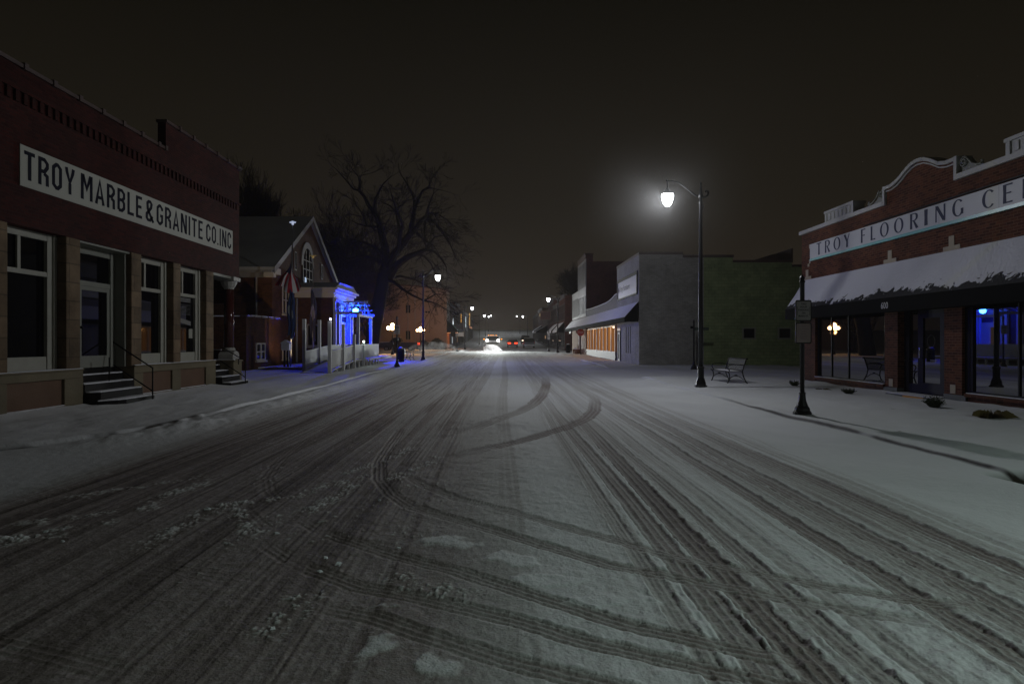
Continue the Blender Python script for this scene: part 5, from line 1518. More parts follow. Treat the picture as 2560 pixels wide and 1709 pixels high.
# chunks of snow kicked up on the road
CH = [(-1.18, 4.91, .028, 'larger snow lump with a rough top on the dark packed road, beside two others'), (-1.31, 5.06, .020, 'small snow lump just behind the larger lump on the packed road'),
      (-1.88, 5.69, .022, 'lone snow lump at the crossing of two tyre tracks'), (-2.81, 6.52, .030, 'snow lump at the end of the crumbled ridge, left lane'),
      (-1.27, 4.75, .020, 'snow lump nearest below the larger lump'), (-1.26, 4.14, .013, 'tiny snow lump in the lower row, second from the top'), (-1.28, 3.81, .017, 'small snow lump nearest the bottom of the picture'),
      (-3.52, 5.47, .018, 'small lump below the crumbs at the far left'), (-3.84, 5.75, .024, 'snow lump on the crumbs at the far left'), (-1.24, 6.9, .014, 'small lump beside the curved tread marks'), (-.8, 5.3, .016, 'small lump on the edge of the smooth snow patch')]
for x, y, r_, lab in CH:
    m = MB(); r_ *= .8; m.sphere((0, 0, 0), r_, 6, 5)
    m.v = [tuple(c * rs.uniform(.5, 1.45) for c in p) for p in m.v]; m.v = [(p[0] * 1.35 + x, p[1] + y, p[2] * .7 + g(y) + r_ * .3) for p in m.v]
    o = m.build('snow_chunk', mt['snow'], None, smooth=False); tag(o, lab, 'snow', 'lumps of snow lying on the road')
# ------------------------------------------------------------------ next block on the right
def far_window(parent, side, X, y0, y1, z0, z1, frame, lit=None):
    s = side
    f = MB(); f.box(X - s * .06, X - s * .001, y0 - .08, y1 + .08, z0 - .12, z0 - .001); f.box(X - s * .05, X - s * .001, y0 - .08, y0, z0, z1); f.box(X - s * .05, X - s * .001, y1, y1 + .08, z0, z1); f.box(X - s * .07, X - s * .001, y0 - .08, y1 + .08, z1, z1 + .14)
    f.box(X - s * .03, X - s * .001, y0, y1, (z0 + z1) / 2 - .03, (z0 + z1) / 2 + .03)
    o = f.build('window', frame, parent)
    box('pane', lit or mt['glass'], o, X - s * .012, X - s * .004, y0, y1, z0, z1)
    return o


def grey_furniture_block():
    X = 8.5
    t = thing('grey_brick_building', 'grey painted brick building with white framed sign above the long snowy awning', 'building', (X, 46, g(46)))
    m = MB(); m.box(X, 12.5, 42.3, 50.45, -.6, 7.0); m.build('wall', mt['block_g'], t)
    m = MB(); m.box(X - .03, X + .25, 42.26, 50.48, 7.0, 7.16)
    for x0, x1, z in ((X + .251, 11.2, 7.16), (11.2, 12.5, 6.98)): m.box(x0, x1, 42.26, 42.6, z - .16, z)
    x = X + .3
    while x < 12.4:
        m.box(x, x + .06, 42.25, 42.61, (7.16 if x < 11.2 else 6.98), (7.16 if x < 11.2 else 6.98) + .035); x += .6
    m.build('coping', mt['coping'], t)
    # sign
    m = MB(); m.box(X - .06, X - .001, 42.75, 50.0, 5.75 - .03, 7.0 - .0) if False else None
    fr = MB(); fr.box(X - .07, X - .001, 42.75, 49.95, 4.60, 4.70); fr.box(X - .07, X - .001, 42.75, 49.95, 5.86, 6.06); fr.box(X - .07, X - .001, 42.75, 42.85, 4.70, 5.86); fr.box(X - .07, X - .001, 49.85, 49.95, 4.70, 5.86)
    fo = fr.build('sign_frame', mt['iron'], t)
    box('sign_board', M_('pale sign', (.50, .50, .52), .5, var=.1), fo, X - .03, X - .002, 42.86, 49.84, 4.701, 5.859)
    font_text('Troy Furniture', 'lettering', M_('faded letters', (.15, .15, .16), .6), fo, (X - .036, 47.2, 5.28), (0, -1, 0), .52, 3.9, .012)
    m = MB(); m.sphere((X - .035, 49.45, 5.3), .16, 8, 6, (.05, 1, 1.2)); m.build('emblem', mt['ink'], fo)
    # slit windows and door
    for y in (45.2, 45.95, 46.7): box('slit_window', mt['dark'], t, X - .012, X - .001, y - .13, y + .13, .85, 2.62)
    d = MB(); d.box(X - .03, X - .001, 48.75, 49.95, .12, 2.5); do = d.build('door', mt['dark'], t)
    d = MB(); d.box(X - .06, X - .031, 49.0, 49.12, .15, 2.3); d.box(X - .06, X - .031, 49.6, 49.72, .15, 2.3); d.box(X - .06, X - .031, 49.12, 49.6, 2.15, 2.3); d.box(X - .06, X - .031, 48.75, 49.95, 2.42, 2.58); d.box(X - .06, X - .031, 49.12, 49.6, .15, .4); d.build('door_frame', mt['cream'], do)
    return t


grey_furniture_block()


def green_building():
    t = thing('green_block_building', 'long dark green painted block wall with two small square windows and stepped top', 'building', (17, 42.3, 0))
    m = MB(); m.box(12.51, 14.3, 42.3, 58, -.6, 6.83); m.box(14.301, 17.95, 42.3, 58, -.6, 6.52); m.box(17.951, 32, 42.3, 58, -.6, 6.25); m.build('wall', mt['block_gr'], t)
    m = MB(); m.box(12.51, 14.35, 42.25, 42.6, 6.831, 6.99); m.box(14.351, 18.0, 42.25, 42.6, 6.521, 6.67); m.box(18.001, 32, 42.25, 42.6, 6.251, 6.39); m.build('coping', mt['coping'], t)
    m = MB(); m.prism([(15.6, 6.67), (17.95, 6.67), (17.95, 7.35), (17.6, 7.3)], 'y', 44.5, 46); m.box(17.96, 18.05, 42.35, 46, 6.6, 7.4); m.build('roof_gable', mt['coping'], t)
    for x in (15.3, 17.5):
        f = MB(); f.box(x - .42, x + .42, 42.24, 42.299, 1.76, 1.85); f.box(x - .42, x + .42, 42.24, 42.299, 2.42, 2.50); f.box(x - .42, x - .34, 42.24, 42.299, 1.85, 2.42); f.box(x + .34, x + .42, 42.24, 42.299, 1.85, 2.42)
        o = f.build('window', M_('window trim', (.20, .21, .17), .7), t); box('pane', mt['glass'], o, x - .34, x + .34, 42.285, 42.295, 1.85, 2.42)
    m = MB(); m.box(12.52, 32, 42.1, 42.299, -.6, .17); m.build('footing', mt['block_gr'], t)


green_building()
fo = MB(); fo.box(8.9, 12.5, 42.12, 42.298, -.6, .10); o = fo.build('footing_kerb', mt['concrete'], None); tag(o, 'low dark concrete footing along the grey side wall', 'footing')


def lit_shop():
    X = 8.5; Y0, Y1 = 50.46, 69.0
    t = thing('lit_shop', 'low shop with glowing orange curtained windows between white mullions under the long awning', 'building', (X, 60, g(60)))
    top = [(Y0, 5.15), (51.4, 5.10), (52.6, 4.95), (54, 4.83), (56, 4.76), (60, 4.74), (65, 4.76), (Y1, 4.82)]
    poly = [(Y0, 4.05)] + top + [(Y1, 4.05)]
    m = MB(); m.prism(poly, 'x', X, X + .2); y = Y0 + .1
    while y < Y1:
        z = float(np.interp(y, [p[0] for p in top], [p[1] for p in top])); m.box(X - .03, X - .001, y, y + .06, 4.1, z - .02); y += .42
    fa = m.build('fascia', mt['siding'], t)
    m = MB()
    for (a, za), (b, zb) in zip(top[:-1], top[1:]): m.add([(X - .04, a, za), (X + .24, a, za), (X + .24, b, zb), (X - .04, b, zb), (X - .04, a, za + .045), (X + .24, a, za + .045), (X + .24, b, zb + .045), (X - .04, b, zb + .045)], [(0, 1, 2, 3), (4, 5, 6, 7), (0, 1, 5, 4), (1, 2, 6, 5), (2, 3, 7, 6), (3, 0, 4, 7)])
    m.build('snow_cap', mt['snow'], fa)
    m = MB(); m.box(X + .2, 24, Y0, Y1, -.2, 4.0); m.box(X, X + .199, 73 - 4.2, Y1, 0, 4.04); m.build('wall', mt['brick_f'], t)
    box('bulkhead', mt['siding'], t, X - .02, X + .199, 51.2, 68.79, -.1, .80)
    cur = bpy.data.materials.new('lit curtain'); cur.use_nodes = True; tt = cur.node_tree; N = tt.nodes.new
    for n_ in list(tt.nodes):
        if n_.type == 'BSDF_PRINCIPLED': tt.nodes.remove(n_)
    em = N('ShaderNodeEmission'); tcn = N('ShaderNodeTexCoord'); wv = N('ShaderNodeTexNoise'); mp = N('ShaderNodeMapping'); mp.inputs['Scale'].default_value = (0, 4.5, .12)
    tt.links.new(tcn.outputs['Object'], mp.inputs[0]); tt.links.new(mp.outputs[0], wv.inputs['Vector']); wv.inputs['Scale'].default_value = 1.0; wv.inputs['Detail'].default_value = 3
    rp = N('ShaderNodeValToRGB'); tt.links.new(wv.outputs['Fac'], rp.inputs[0]); e_ = rp.color_ramp.elements; e_[0].position = .35; e_[0].color = (.10, .036, .010, 1); e_[1].position = .7; e_[1].color = (.62, .26, .075, 1)
    tt.links.new(rp.outputs[0], em.inputs[0]); em.inputs[1].default_value = 0.75; tt.links.new(em.outputs[0], tt.nodes['Material Output'].inputs[0])
    ys_ = [51.2, 53.1, 55.1, 57.1, 59.1, 61.1, 63.1, 65.1, 67.0, 68.8]
    for i, (a, b) in enumerate(zip(ys_[:-1], ys_[1:])):
        w = MB(); w.box(X - .05, X + .02, a - .07, a + .07, .80, 2.85); w.box(X - .03, X + .02, a + .07, b - .07, .80, .88); w.box(X - .03, X + .02, a + .07, b - .07, 2.77, 2.85)
        o = w.build('shop_window', mt['cream'], t); box('lit_curtain', cur, o, X + .06, X + .07, a + .07, b - .07, .88, 2.77)
    for y, z in ((51.55, 2.7),):
        m = MB(); m.sphere((X - .08, y, z), .05, 8, 6); m.build('bare_bulb', emis('bare bulb', (1, .75, .45), 20), t)
    for y in (53, 58, 63, 67): light('POINT', 'soffit_light', (X - .35, y, 2.55), 16, (1, .48, .16), t, .1)
    light('POINT', 'bulb_light', (X - .25, 51.5, 2.55), 9, (1, .6, .3), t, .05)
    # tall front windows beyond
    return t


lit_shop()


def tower():
    X = 8.5; Y0, Y1 = 69.01, 76.0
    t = thing('tall_brick_building', 'tall dark three storey brick building with pale pilastered front, behind the long awning', 'building', (X, 72, g(72)))
    m = MB(); m.box(X + .7, 26, Y0, Y1, 0, 9.75); m.box(X + .05, X + .699, Y0, Y1, 0, 10.4); m.build('wall', mt['brick_d'], t)
    m = MB(); m.box(X - .12, X + .75, Y0 - .08, Y1 + .08, 10.4, 10.55); m.box(X - .06, X + .049, Y0, Y1, 10.0, 10.399); m.build('cornice', mt['brick_f'], t)
    fr = MB()
    n = 6; bay = (Y1 - Y0) / n
    for i in range(n + 1):
        y = Y0 + bay * i; fr.box(X - .05, X + .049, max(Y0, y - .22), min(Y1, y + .22), 4.2, 10.0)
    for z0, z1 in ((4.2, 4.5), (6.35, 7.25), (9.75, 10.0)):
        for i in range(n): fr.box(X - .02, X + .049, Y0 + bay * i + .22, Y0 + bay * (i + 1) - .22, z0, z1 - .001)
    fr.build('pilastered_front', mt['siding'], t)
    for z0, z1 in ((4.5, 6.349), (7.25, 9.749)):
        for i in range(n): box('window', mt['glass'], t, X + .02, X + .049, Y0 + bay * i + .22, Y0 + bay * (i + 1) - .22, z0, z1)
    fr = MB(); fr.box(X - .02, X + .049, Y0, Y1, 0, 2.9); fr.build('ground_floor', mt['tan'], t)
    for i in range(7):
        y = Y0 + .3 + i; box('shop_mullion', mt['white'], t, X - .05, X - .021, y, y + .12, .5, 2.8)
    light('POINT', 'soffit_light', (X - .35, 71.5, 2.55), 10, (1, .5, .2), t, .1)
    X2 = X
    t2 = thing('two_storey_building', 'narrow two storey building with slit windows between the tall brick building and the side street', 'building', (X, 79, g(79)))
    m = MB(); m.box(X + .05, 24, 76.01, 82.4, 0, 7.1); m.build('wall', mt['brick_f'], t2)
    m = MB(); m.box(X - .02, X + .049, 76.01, 82.4, 4.2, 4.4); m.box(X - .02, X + .049, 76.01, 82.4, 6.5, 7.1); m.box(X - .05, X + .3, 76.01, 82.45, 7.101, 7.25)
    for i in range(8):
        y = 76.01 + 6.39 * i / 7; m.box(X - .03, X + .049, max(76.01, y - .18), min(82.4, y + .18), 4.4, 6.5)
    m.build('pilastered_front', mt['siding'], t2)
    for i in range(7): box('window', mt['glass'], t2, X + .03, X + .049, 76.01 + 6.39 * i / 7 + .18, 76.01 + 6.39 * (i + 1) / 7 - .18, 4.4, 6.5)
    m = MB(); m.box(X - .02, X + .049, 76.01, 82.4, 0, 2.9); m.build('ground_floor', mt['tan'], t2)


tower()


def long_awning():
    X = 8.5; XE = 7.6
    t = thing('long_awning', 'long snow covered awning with dark valance running over several shop fronts, right side', 'awning', (X, 60, 3))
    m = MB(); n = 120
    vs = []; fs = []
    for i in range(n + 1):
        y = 42.32 + (82.2 - 42.32) * i / n
        for j in range(5):
            u = j / 4; vs.append((X - .052 - (X - .052 - XE) * u, y, 4.10 - .95 * u + .03 * math.sin(y * 1.7) * math.sin(math.pi * u)))
    for i in range(n):
        for j in range(4):
            k = i * 5 + j; fs.append((k, k + 1, k + 6, k + 5))
    m.add(vs, fs); m.build('canopy', mt['snow'], t, smooth=True)
    m = MB(); m.box(XE - .01, XE + .01, 42.32, 82.2, 2.85, 3.14)
    m.prism([(X - .06, 4.08), (XE, 3.13), (XE, 2.85), (X - .06, 2.85)], 'y', 42.28, 42.31); m.prism([(X - .06, 4.08), (XE, 3.13), (XE, 2.85), (X - .06, 2.85)], 'y', 82.21, 82.24)
    m.box(XE + .02, X - .06, 42.32, 82.2, 2.95, 2.97)
    m.build('valance', mt['darkaw'], t)
    m = MB(); m.box(XE + .25, XE + .27, 78.2, 79.6, 2.55, 2.84); m.build('hanging_sign', mt['siding'], t)


long_awning()
# potted planters on the right pavement
for y, lab in ((72.5, 'brown barrel planter behind the stop sign, nearer one'), (74.2, 'brown barrel planter behind the stop sign, farther one')):
    t = thing('planter', lab, 'planter', (8.0, y, g(y)), 'barrel planters by the shop wall')
    z = g(y) + .1
    m = MB(); m.lathe([(.25, z), (.32, z + .25), (.30, z + .5)], 8.0, y, 12); m.build('barrel', M_('barrel wood', (.16, .08, .04), .8), t)
    m = MB(); m.sphere((8.0, y, z + .52), .27, 10, 6, (1, 1, .5)); m.build('snow_cap', mt['snow'], t)


# ------------------------------------------------------------------ far blocks
def block(side, y0, y1, h, mat, label, fronts=2, awn=None, trim='fartrim', cols=3, shop=None, awn_m='snow', face=8.5, storeys=1, depth=16):
    X = side * face; s = side; b = g((y0 + y1) / 2)
    t = thing('shop_building', label, 'building', (X, (y0 + y1) / 2, b), 'old two storey shop buildings lining the main street')
    m = MB(); m.box(X, X + s * depth, y0, y1 - .02, b - .8, b + h); m.build('wall', mat, t)
    m = MB(); m.box(X - s * .22, X + s * .3, y0 - .02, y1 - .0, b + h, b + h + .16); m.box(X - s * .12, X - s * .001, y0, y1 - .02, b + h - .35, b + h - .001); m.build('cornice', mt[trim], t)
    bay = (y1 - y0) / cols
    zz = [(b + 4.4 + k * 3.0, b + 6.4 + k * 3.0) for k in range(storeys)] if h > 6 else []
    for z0, z1 in zz:
        for i in range(cols): far_window(t, s, X, y0 + bay * (i + .5) - .5, y0 + bay * (i + .5) + .5, z0, z1, mt[trim])
    m = MB(); m.box(X - s * .05, X - s * .001, y0 + .3, y1 - .3, b + .1, b + .6); m.box(X - s * .08, X - s * .001, y0 + .2, y1 - .22, b + 3.0, b + 3.4)
    n = max(2, int((y1 - y0) / 2.2))
    for i in range(n + 1):
        y = y0 + .3 + (y1 - y0 - .6) * i / n; m.box(X - s * .09, X - s * .001, y - .08, y + .08, b + .6, b + 3.0)
    sf = m.build('shop_front', mt[trim], t)
    box('pane', shop or mt['glass'], sf, X - s * .03, X - s * .002, y0 + .3, y1 - .3, b + .6, b + 3.0)
    if awn:
        a, c, pr = awn
        m = MB(); m.add([(X - s * .1, a, b + 4.0), (X - s * .1, c, b + 4.0), (X - s * pr, c, b + 2.9), (X - s * pr, a, b + 2.9)], [(0, 1, 2, 3)])
        m.add([(X - s * pr, a, b + 2.9), (X - s * pr, c, b + 2.9), (X - s * pr, c, b + 2.6), (X - s * pr, a, b + 2.6)], [(0, 1, 2, 3)])
        ao = m.build('awning', mt[awn_m], t)
        m = MB(); m.prism([(X - s * .1, b + 3.98), (X - s * pr, b + 2.88), (X - s * pr, b + 2.6), (X - s * .1, b + 2.6)], 'y', a - .03, a - .005); m.build('awning_side', mt['darkaw'], ao)
    return t


block(1, 92, 101, 7.6, mt['brick_d'], 'dark brick building with snowy awning just past the side street, right', cols=4, awn=(92.5, 100.5, 1.1))
block(1, 101, 112, 6.9, mt['brick_f'], 'second brick building past the side street on the right, lower roof', cols=4, awn=(101.5, 111, 1.2))
block(1, 112, 126, 8.0, mt['brick_d'], 'tall dark building with the square hanging sign, right side', cols=5)
block(1, 126, 142, 6.0, mt['brick_f'], 'low building with sloping snowy canopy in mid distance, right', cols=4, awn=(126.5, 141, 2.2))
block(1, 142, 160, 7.6, mt['brick_d'], 'dark building near the far right lamps', cols=5, awn=(143, 152, 1.8))
block(1, 160, 186, 6.5, mt['brick_f'], 'last dim building at the foot of the hill, right side', cols=5)
block(-1, 112.01, 124, 7.4, mt['brick_f'], 'brick building with dark front beyond the green awning, left', cols=4, face=8.6, trim='fartrim')
block(-1, 124, 138, 8.2, mt['brick_d'], 'tall dark brick building with heavy cornice, left side', cols=5, face=8.6)
block(-1, 138, 152, 6.6, mt['brick_f'], 'lower dark building with one amber lit window, left side', cols=4, face=8.6)
block(-1, 152, 172, 7.0, mt['siding'], 'pale fronted building lit by the third lamp, left side', cols=5, face=8.6, trim='siding')
block(-1, 172, 200, 6.0, mt['brick_f'], 'last small building with amber light at the foot of the hill, left', cols=5, face=8.6)
# lit strips and signs on far fronts
for (x0, x1, y0, y1, z0, z1, c, s_, nm, lab) in [
        (-8.50, -8.42, 141.0, 141.8, 4.8, 6.6, (1, .5, .12), .7, 'lit_window_sign', 'tall amber lit sign on the dark building far left'),
        (-8.50, -8.35, 158.0, 158.6, 3.8, 6.2, (.8, .95, 1), .55, 'lit_wall_panel', 'white lit vertical panel on the pale far building'),
        (-8.50, -8.3, 176, 177.5, 4.0, 7.2, (1, .6, .2), .45, 'lit_window_sign', 'amber lit column beside the last left building'),
        (-8.52, -8.3, 178, 190, 3.4, 3.8, (1, .5, .3), .30, 'lit_fascia', 'low pinkish lit fascia on the last left building'),
        (-8.50, -8.42, 118.0, 118.5, 4.0, 5.2, (.85, .95, 1), 1.4, 'lit_window_sign', 'small bright white hanging sign above the left pavement'),
        (-8.50, -8.42, 116.0, 116.6, .9, 3.0, (.85, .95, 1), .35, 'lit_doorway', 'narrow white lit doorway left of the second left lamp'),
        (-8.50, -8.42, 128.5, 129.3, .9, 3.1, (1, .6, .35), .22, 'lit_doorway', 'dim pink lit doorway on the tall dark left building'),
        (8.35, 8.43, 150, 151, 6.2, 6.8, (1, .75, .4), .5, 'lit_window_sign', 'small amber sign high on the dark building far right'),
        (8.35, 8.43, 131, 133, 1.6, 2.2, (1, .6, .35), .22, 'lit_window_sign', 'low amber sign on the low far right building')]:
    o = box(nm, emis(nm, c, s_), None, x0, x1, y0, y1, g(y0) + z0, g(y0) + z1); tag(o, lab, 'sign' if 'door' not in nm else 'doorway')
# square hanging sign
t = thing('hanging_sign', 'square framed sign hanging out from the dark building near the second right lamp', 'sign', (7, 113, 6))
m = MB(); m.box(6.35, 8.0, 112.9, 113.05, 5.35, 6.55); m.build('sign_board', M_('maroon board', (.12, .06, .06), .7), t)
m = MB(); m.box(6.30, 8.05, 112.86, 112.899, 5.28, 5.35); m.box(6.30, 8.05, 112.86, 112.899, 6.55, 6.62); m.box(6.30, 6.36, 112.86, 112.899, 5.35, 6.55); m.box(7.99, 8.05, 112.86, 112.899, 5.35, 6.55); m.tube([(8.5, 113, 6.8), (6.3, 113, 6.8)], .04, 5); m.build('frame', mt['tan'], t)


def orange_wall_building():
    X = -8.6; Y0, Y1 = 106.0, 112.0; b = g(106)
    t = thing('stucco_building', 'large tan stucco building glowing orange behind the globe lamps and pickup', 'building', (X, Y0, b))
    m = MB(); m.prism([(X, b - .3), (X, 9.6), (-13.5, 10.2), (-18, 10.4), (-31, 10.4), (-31, b - .3)], 'y', Y0, Y1); m.build('wall', mt['tan'], t)
    m = MB(); m.prism([(X + .1, 9.65), (-13.5, 10.25), (-18, 10.45), (-31, 10.45), (-31, 10.6), (-18, 10.6), (-13.5, 10.4), (X + .1, 9.8)], 'y', Y0 - .08, Y1); m.build('coping', mt['brick_d'], t)
    for x0, x1, z0, z1 in ((-14.9, -14.25, 6.1, 7.3), (-14.9, -14.25, 2.0, 3.3), (-11.9, -11.2, 6.1, 6.35)):
        f = MB(); f.box(x0 - .1, x1 + .1, Y0 - .06, Y0 - .001, z0 - .1, z0); f.box(x0 - .1, x1 + .1, Y0 - .06, Y0 - .001, z1, z1 + .1); f.box((x0 + x1) / 2 - .05, (x0 + x1) / 2 + .05, Y0 - .06, Y0 - .001, z0, z1)
        o = f.build('window', mt['tan'], t); box('pane', mt['glass'], o, x0, x1, Y0 - .03, Y0 - .002, z0, z1)
    m = MB()
    for x in (-14.6, -13.5): m.tube([(x, Y0 - .08, b), (x, Y0 - .08, 9.4)], .05, 5)
    m.build('downspout', mt['siding'], t)
    # street front with green awning and warm lit shop
    w = MB(); w.box(X + .001, X + .06, Y0 + .2, Y0 + 5.7, b + .1, b + .4); 
    for i in range(8): w.box(X + .001, X + .06, Y0 + .3 + i * .72, Y0 + .36 + i * .72, b + .4, b + 2.8)
    so = w.build('shop_front', mt['tan'], t); box('lit_pane', emis('warm shop', (1, .28, .08), .22), so, X + .002, X + .03, Y0 + .3, Y0 + 5.6, b + .4, b + 2.8)
    for i in range(5): far_window(t, -1, X, Y0 + .5 + i * 1.1, Y0 + 1.0 + i * 1.1, b + 4.8, b + 7.4, mt['siding'])
    m = MB(); m.add([(X + .02, Y0 + .05, b + 4.6), (X + .02, Y1 - .1, b + 4.6), (X + 1.9, Y1 - .1, b + 2.9), (X + 1.9, Y0 + .05, b + 2.9)], [(0, 1, 2, 3)])
    m.add([(X + 1.9, Y0 + .05, b + 2.9), (X + 1.9, Y1 - .1, b + 2.9), (X + 1.9, Y1 - .1, b + 2.7), (X + 1.9, Y0 + .05, b + 2.7)], [(0, 1, 2, 3)])
    ao = m.build('awning', mt['greenaw'], t)
    m = MB(); m.prism([(X + .02, b + 4.58), (X + 1.88, b + 2.9), (X + 1.88, b + 2.7), (X + .02, b + 2.7)], 'y', Y0 + .02, Y0 + .045); m.build('awning_side', mt['darkaw'], ao)
    m = MB()
    for i in range(9): m.sphere((X + .2 + i * .19, Y0 - .02, b + 2.66), .03, 6, 4)
    m.build('string_light', emis('string light', (1, .45, .2), 3), ao)
    light('POINT', 'shop_light', (X + .7, Y0 + 1.5, b + 2.4), 70, (1, .35, .12), t, .1)
    m = MB(); m.box(X + 1.5, X + 2.6, Y0 + .6, Y0 + .64, b + 2.1, b + 2.75); m.build('hanging_sign', mt['white'], t)


orange_wall_building()


def globe_lamp_proto():
    t = thing('globe_lamp', 'x', 'globe lamp', (0, 0, 0), 'orange globe cluster lamps')
    m = MB(); m.lathe([(.2, 0), (.2, .1), (.1, .5), (.06, .6), (.055, 2.7)], 0, 0, 10)
    m.build('pole', mt['iron'], t)
    m = MB()
    for a in range(4):
        c, s_ = math.cos(a * math.pi / 2), math.sin(a * math.pi / 2); m.tube([(0, 0, 2.6), (.25 * c, .25 * s_, 2.55), (.42 * c, .42 * s_, 2.62), (.42 * c, .42 * s_, 2.72)], .03, 5)
    m.build('arm', mt['iron'], t)
    gm = glow('amber globe', (1, .62, .30), 16)
    for x, y, z in ((0, 0, 3.2), (.42, 0, 2.9), (-.42, 0, 2.9), (0, .42, 2.9), (0, -.42, 2.9)):
        m = MB(); m.sphere((x, y, z), .19, 12, 8); m.build('globe', gm, t, smooth=True)
    light('POINT', 'globe_light', (0, 0, 3.2), 150, (1, .42, .13), t, .25)
    light('POINT', 'globe_light', (0, 0, 2.5), 110, (1, .42, .13), t, .25)
    return t


gl = globe_lamp_proto(); gl.location = (-11.15, 69.5, g(69.5) - .08); gl['label'] = 'larger amber cluster globe lamp, left of the purple lit sign'
g2 = copy_tree(gl); g2.location = (-11.6, 97, g(97) + .05); g2['label'] = 'smaller amber cluster globe lamp, behind the nearest left street lamp'

# hills behind the town are the terrain; dark bushes against the tan wall
rb = random.Random(5)


def bush(x, y, rx, ry, rz, n, label, name='bush'):
    m = MB(); z = g(y)
    for k in range(n):
        a = rb.uniform(0, 6.283); b = rb.uniform(-.1, 1.5); r_ = rb.uniform(.65, 1.05) ** .5
        px_, py_, pz_ = x + rx * r_ * math.cos(a) * math.cos(b), y + ry * r_ * math.sin(a) * math.cos(b), z + rz * r_ * abs(math.sin(b)) + .05
        d = rb.uniform(.06, .16)
        m.add([(px_, py_, pz_), (px_ + rb.uniform(-d, d), py_ + rb.uniform(-d, d), pz_ + rb.uniform(0, d)), (px_ + rb.uniform(-d, d), py_ + rb.uniform(-d, d), pz_ + rb.uniform(-d, d))], [(0, 1, 2)])
    m.sphere((x, y, z + rz * .4), 1, 10, 6, (rx * .75, ry * .75, rz * .5))
    o = m.build(name, M_('bush leaf', (.03, .028, .018), .9), None); tag(o, label, 'bush', 'dark bushes by the tan building')


bush(-10.0, 104.5, 1.3, .9, 1.7, 2200, 'wide dark hedge against the tan wall, right part')
bush(-12.0, 104.5, 1.1, .9, 1.4, 1800, 'wide dark hedge against the tan wall, left part')
bush(-11.9, 77.5, .60, .6, 1.35, 1500, 'round dark bush in front of the parked pickup')
# ------------------------------------------------------------------ vehicles
def wheel(t, x, y, z, r, w, axis='x'):
    m = MB(); n = 18
    for rr, ww, nm, mm in ((r, w, 'tyre', mt['rubber']),):
        vs = []
    def ring(rr, off):
        return [((x + off, y + rr * math.cos(a), z + rr * math.sin(a)) if axis == 'x' else (x + rr * math.cos(a), y + off, z + rr * math.sin(a))) for a in [6.283 * i / n for i in range(n)]]
    rs_ = [ring(r * .62, -w / 2), ring(r * .93, -w / 2), ring(r, -w / 2 + .03), ring(r, w / 2 - .03), ring(r * .93, w / 2), ring(r * .62, w / 2)]
    vs = [p for q in rs_ for p in q]
    fs = [(i * n + k, i * n + (k + 1) % n, (i + 1) * n + (k + 1) % n, (i + 1) * n + k) for i in range(5) for k in range(n)]
    m.add(vs, fs)
    o = m.build('wheel', mt['rubber'], t)
    m = MB(); vs = ring(r * .6, w * .3) + ring(r * .6, -w * .3); m.add(vs, [tuple(range(n)), tuple(range(n, 2 * n))[::-1]] + [(k, (k + 1) % n, n + (k + 1) % n, n + k) for k in range(n)])
    m.build('rim', mt['steel'], o)


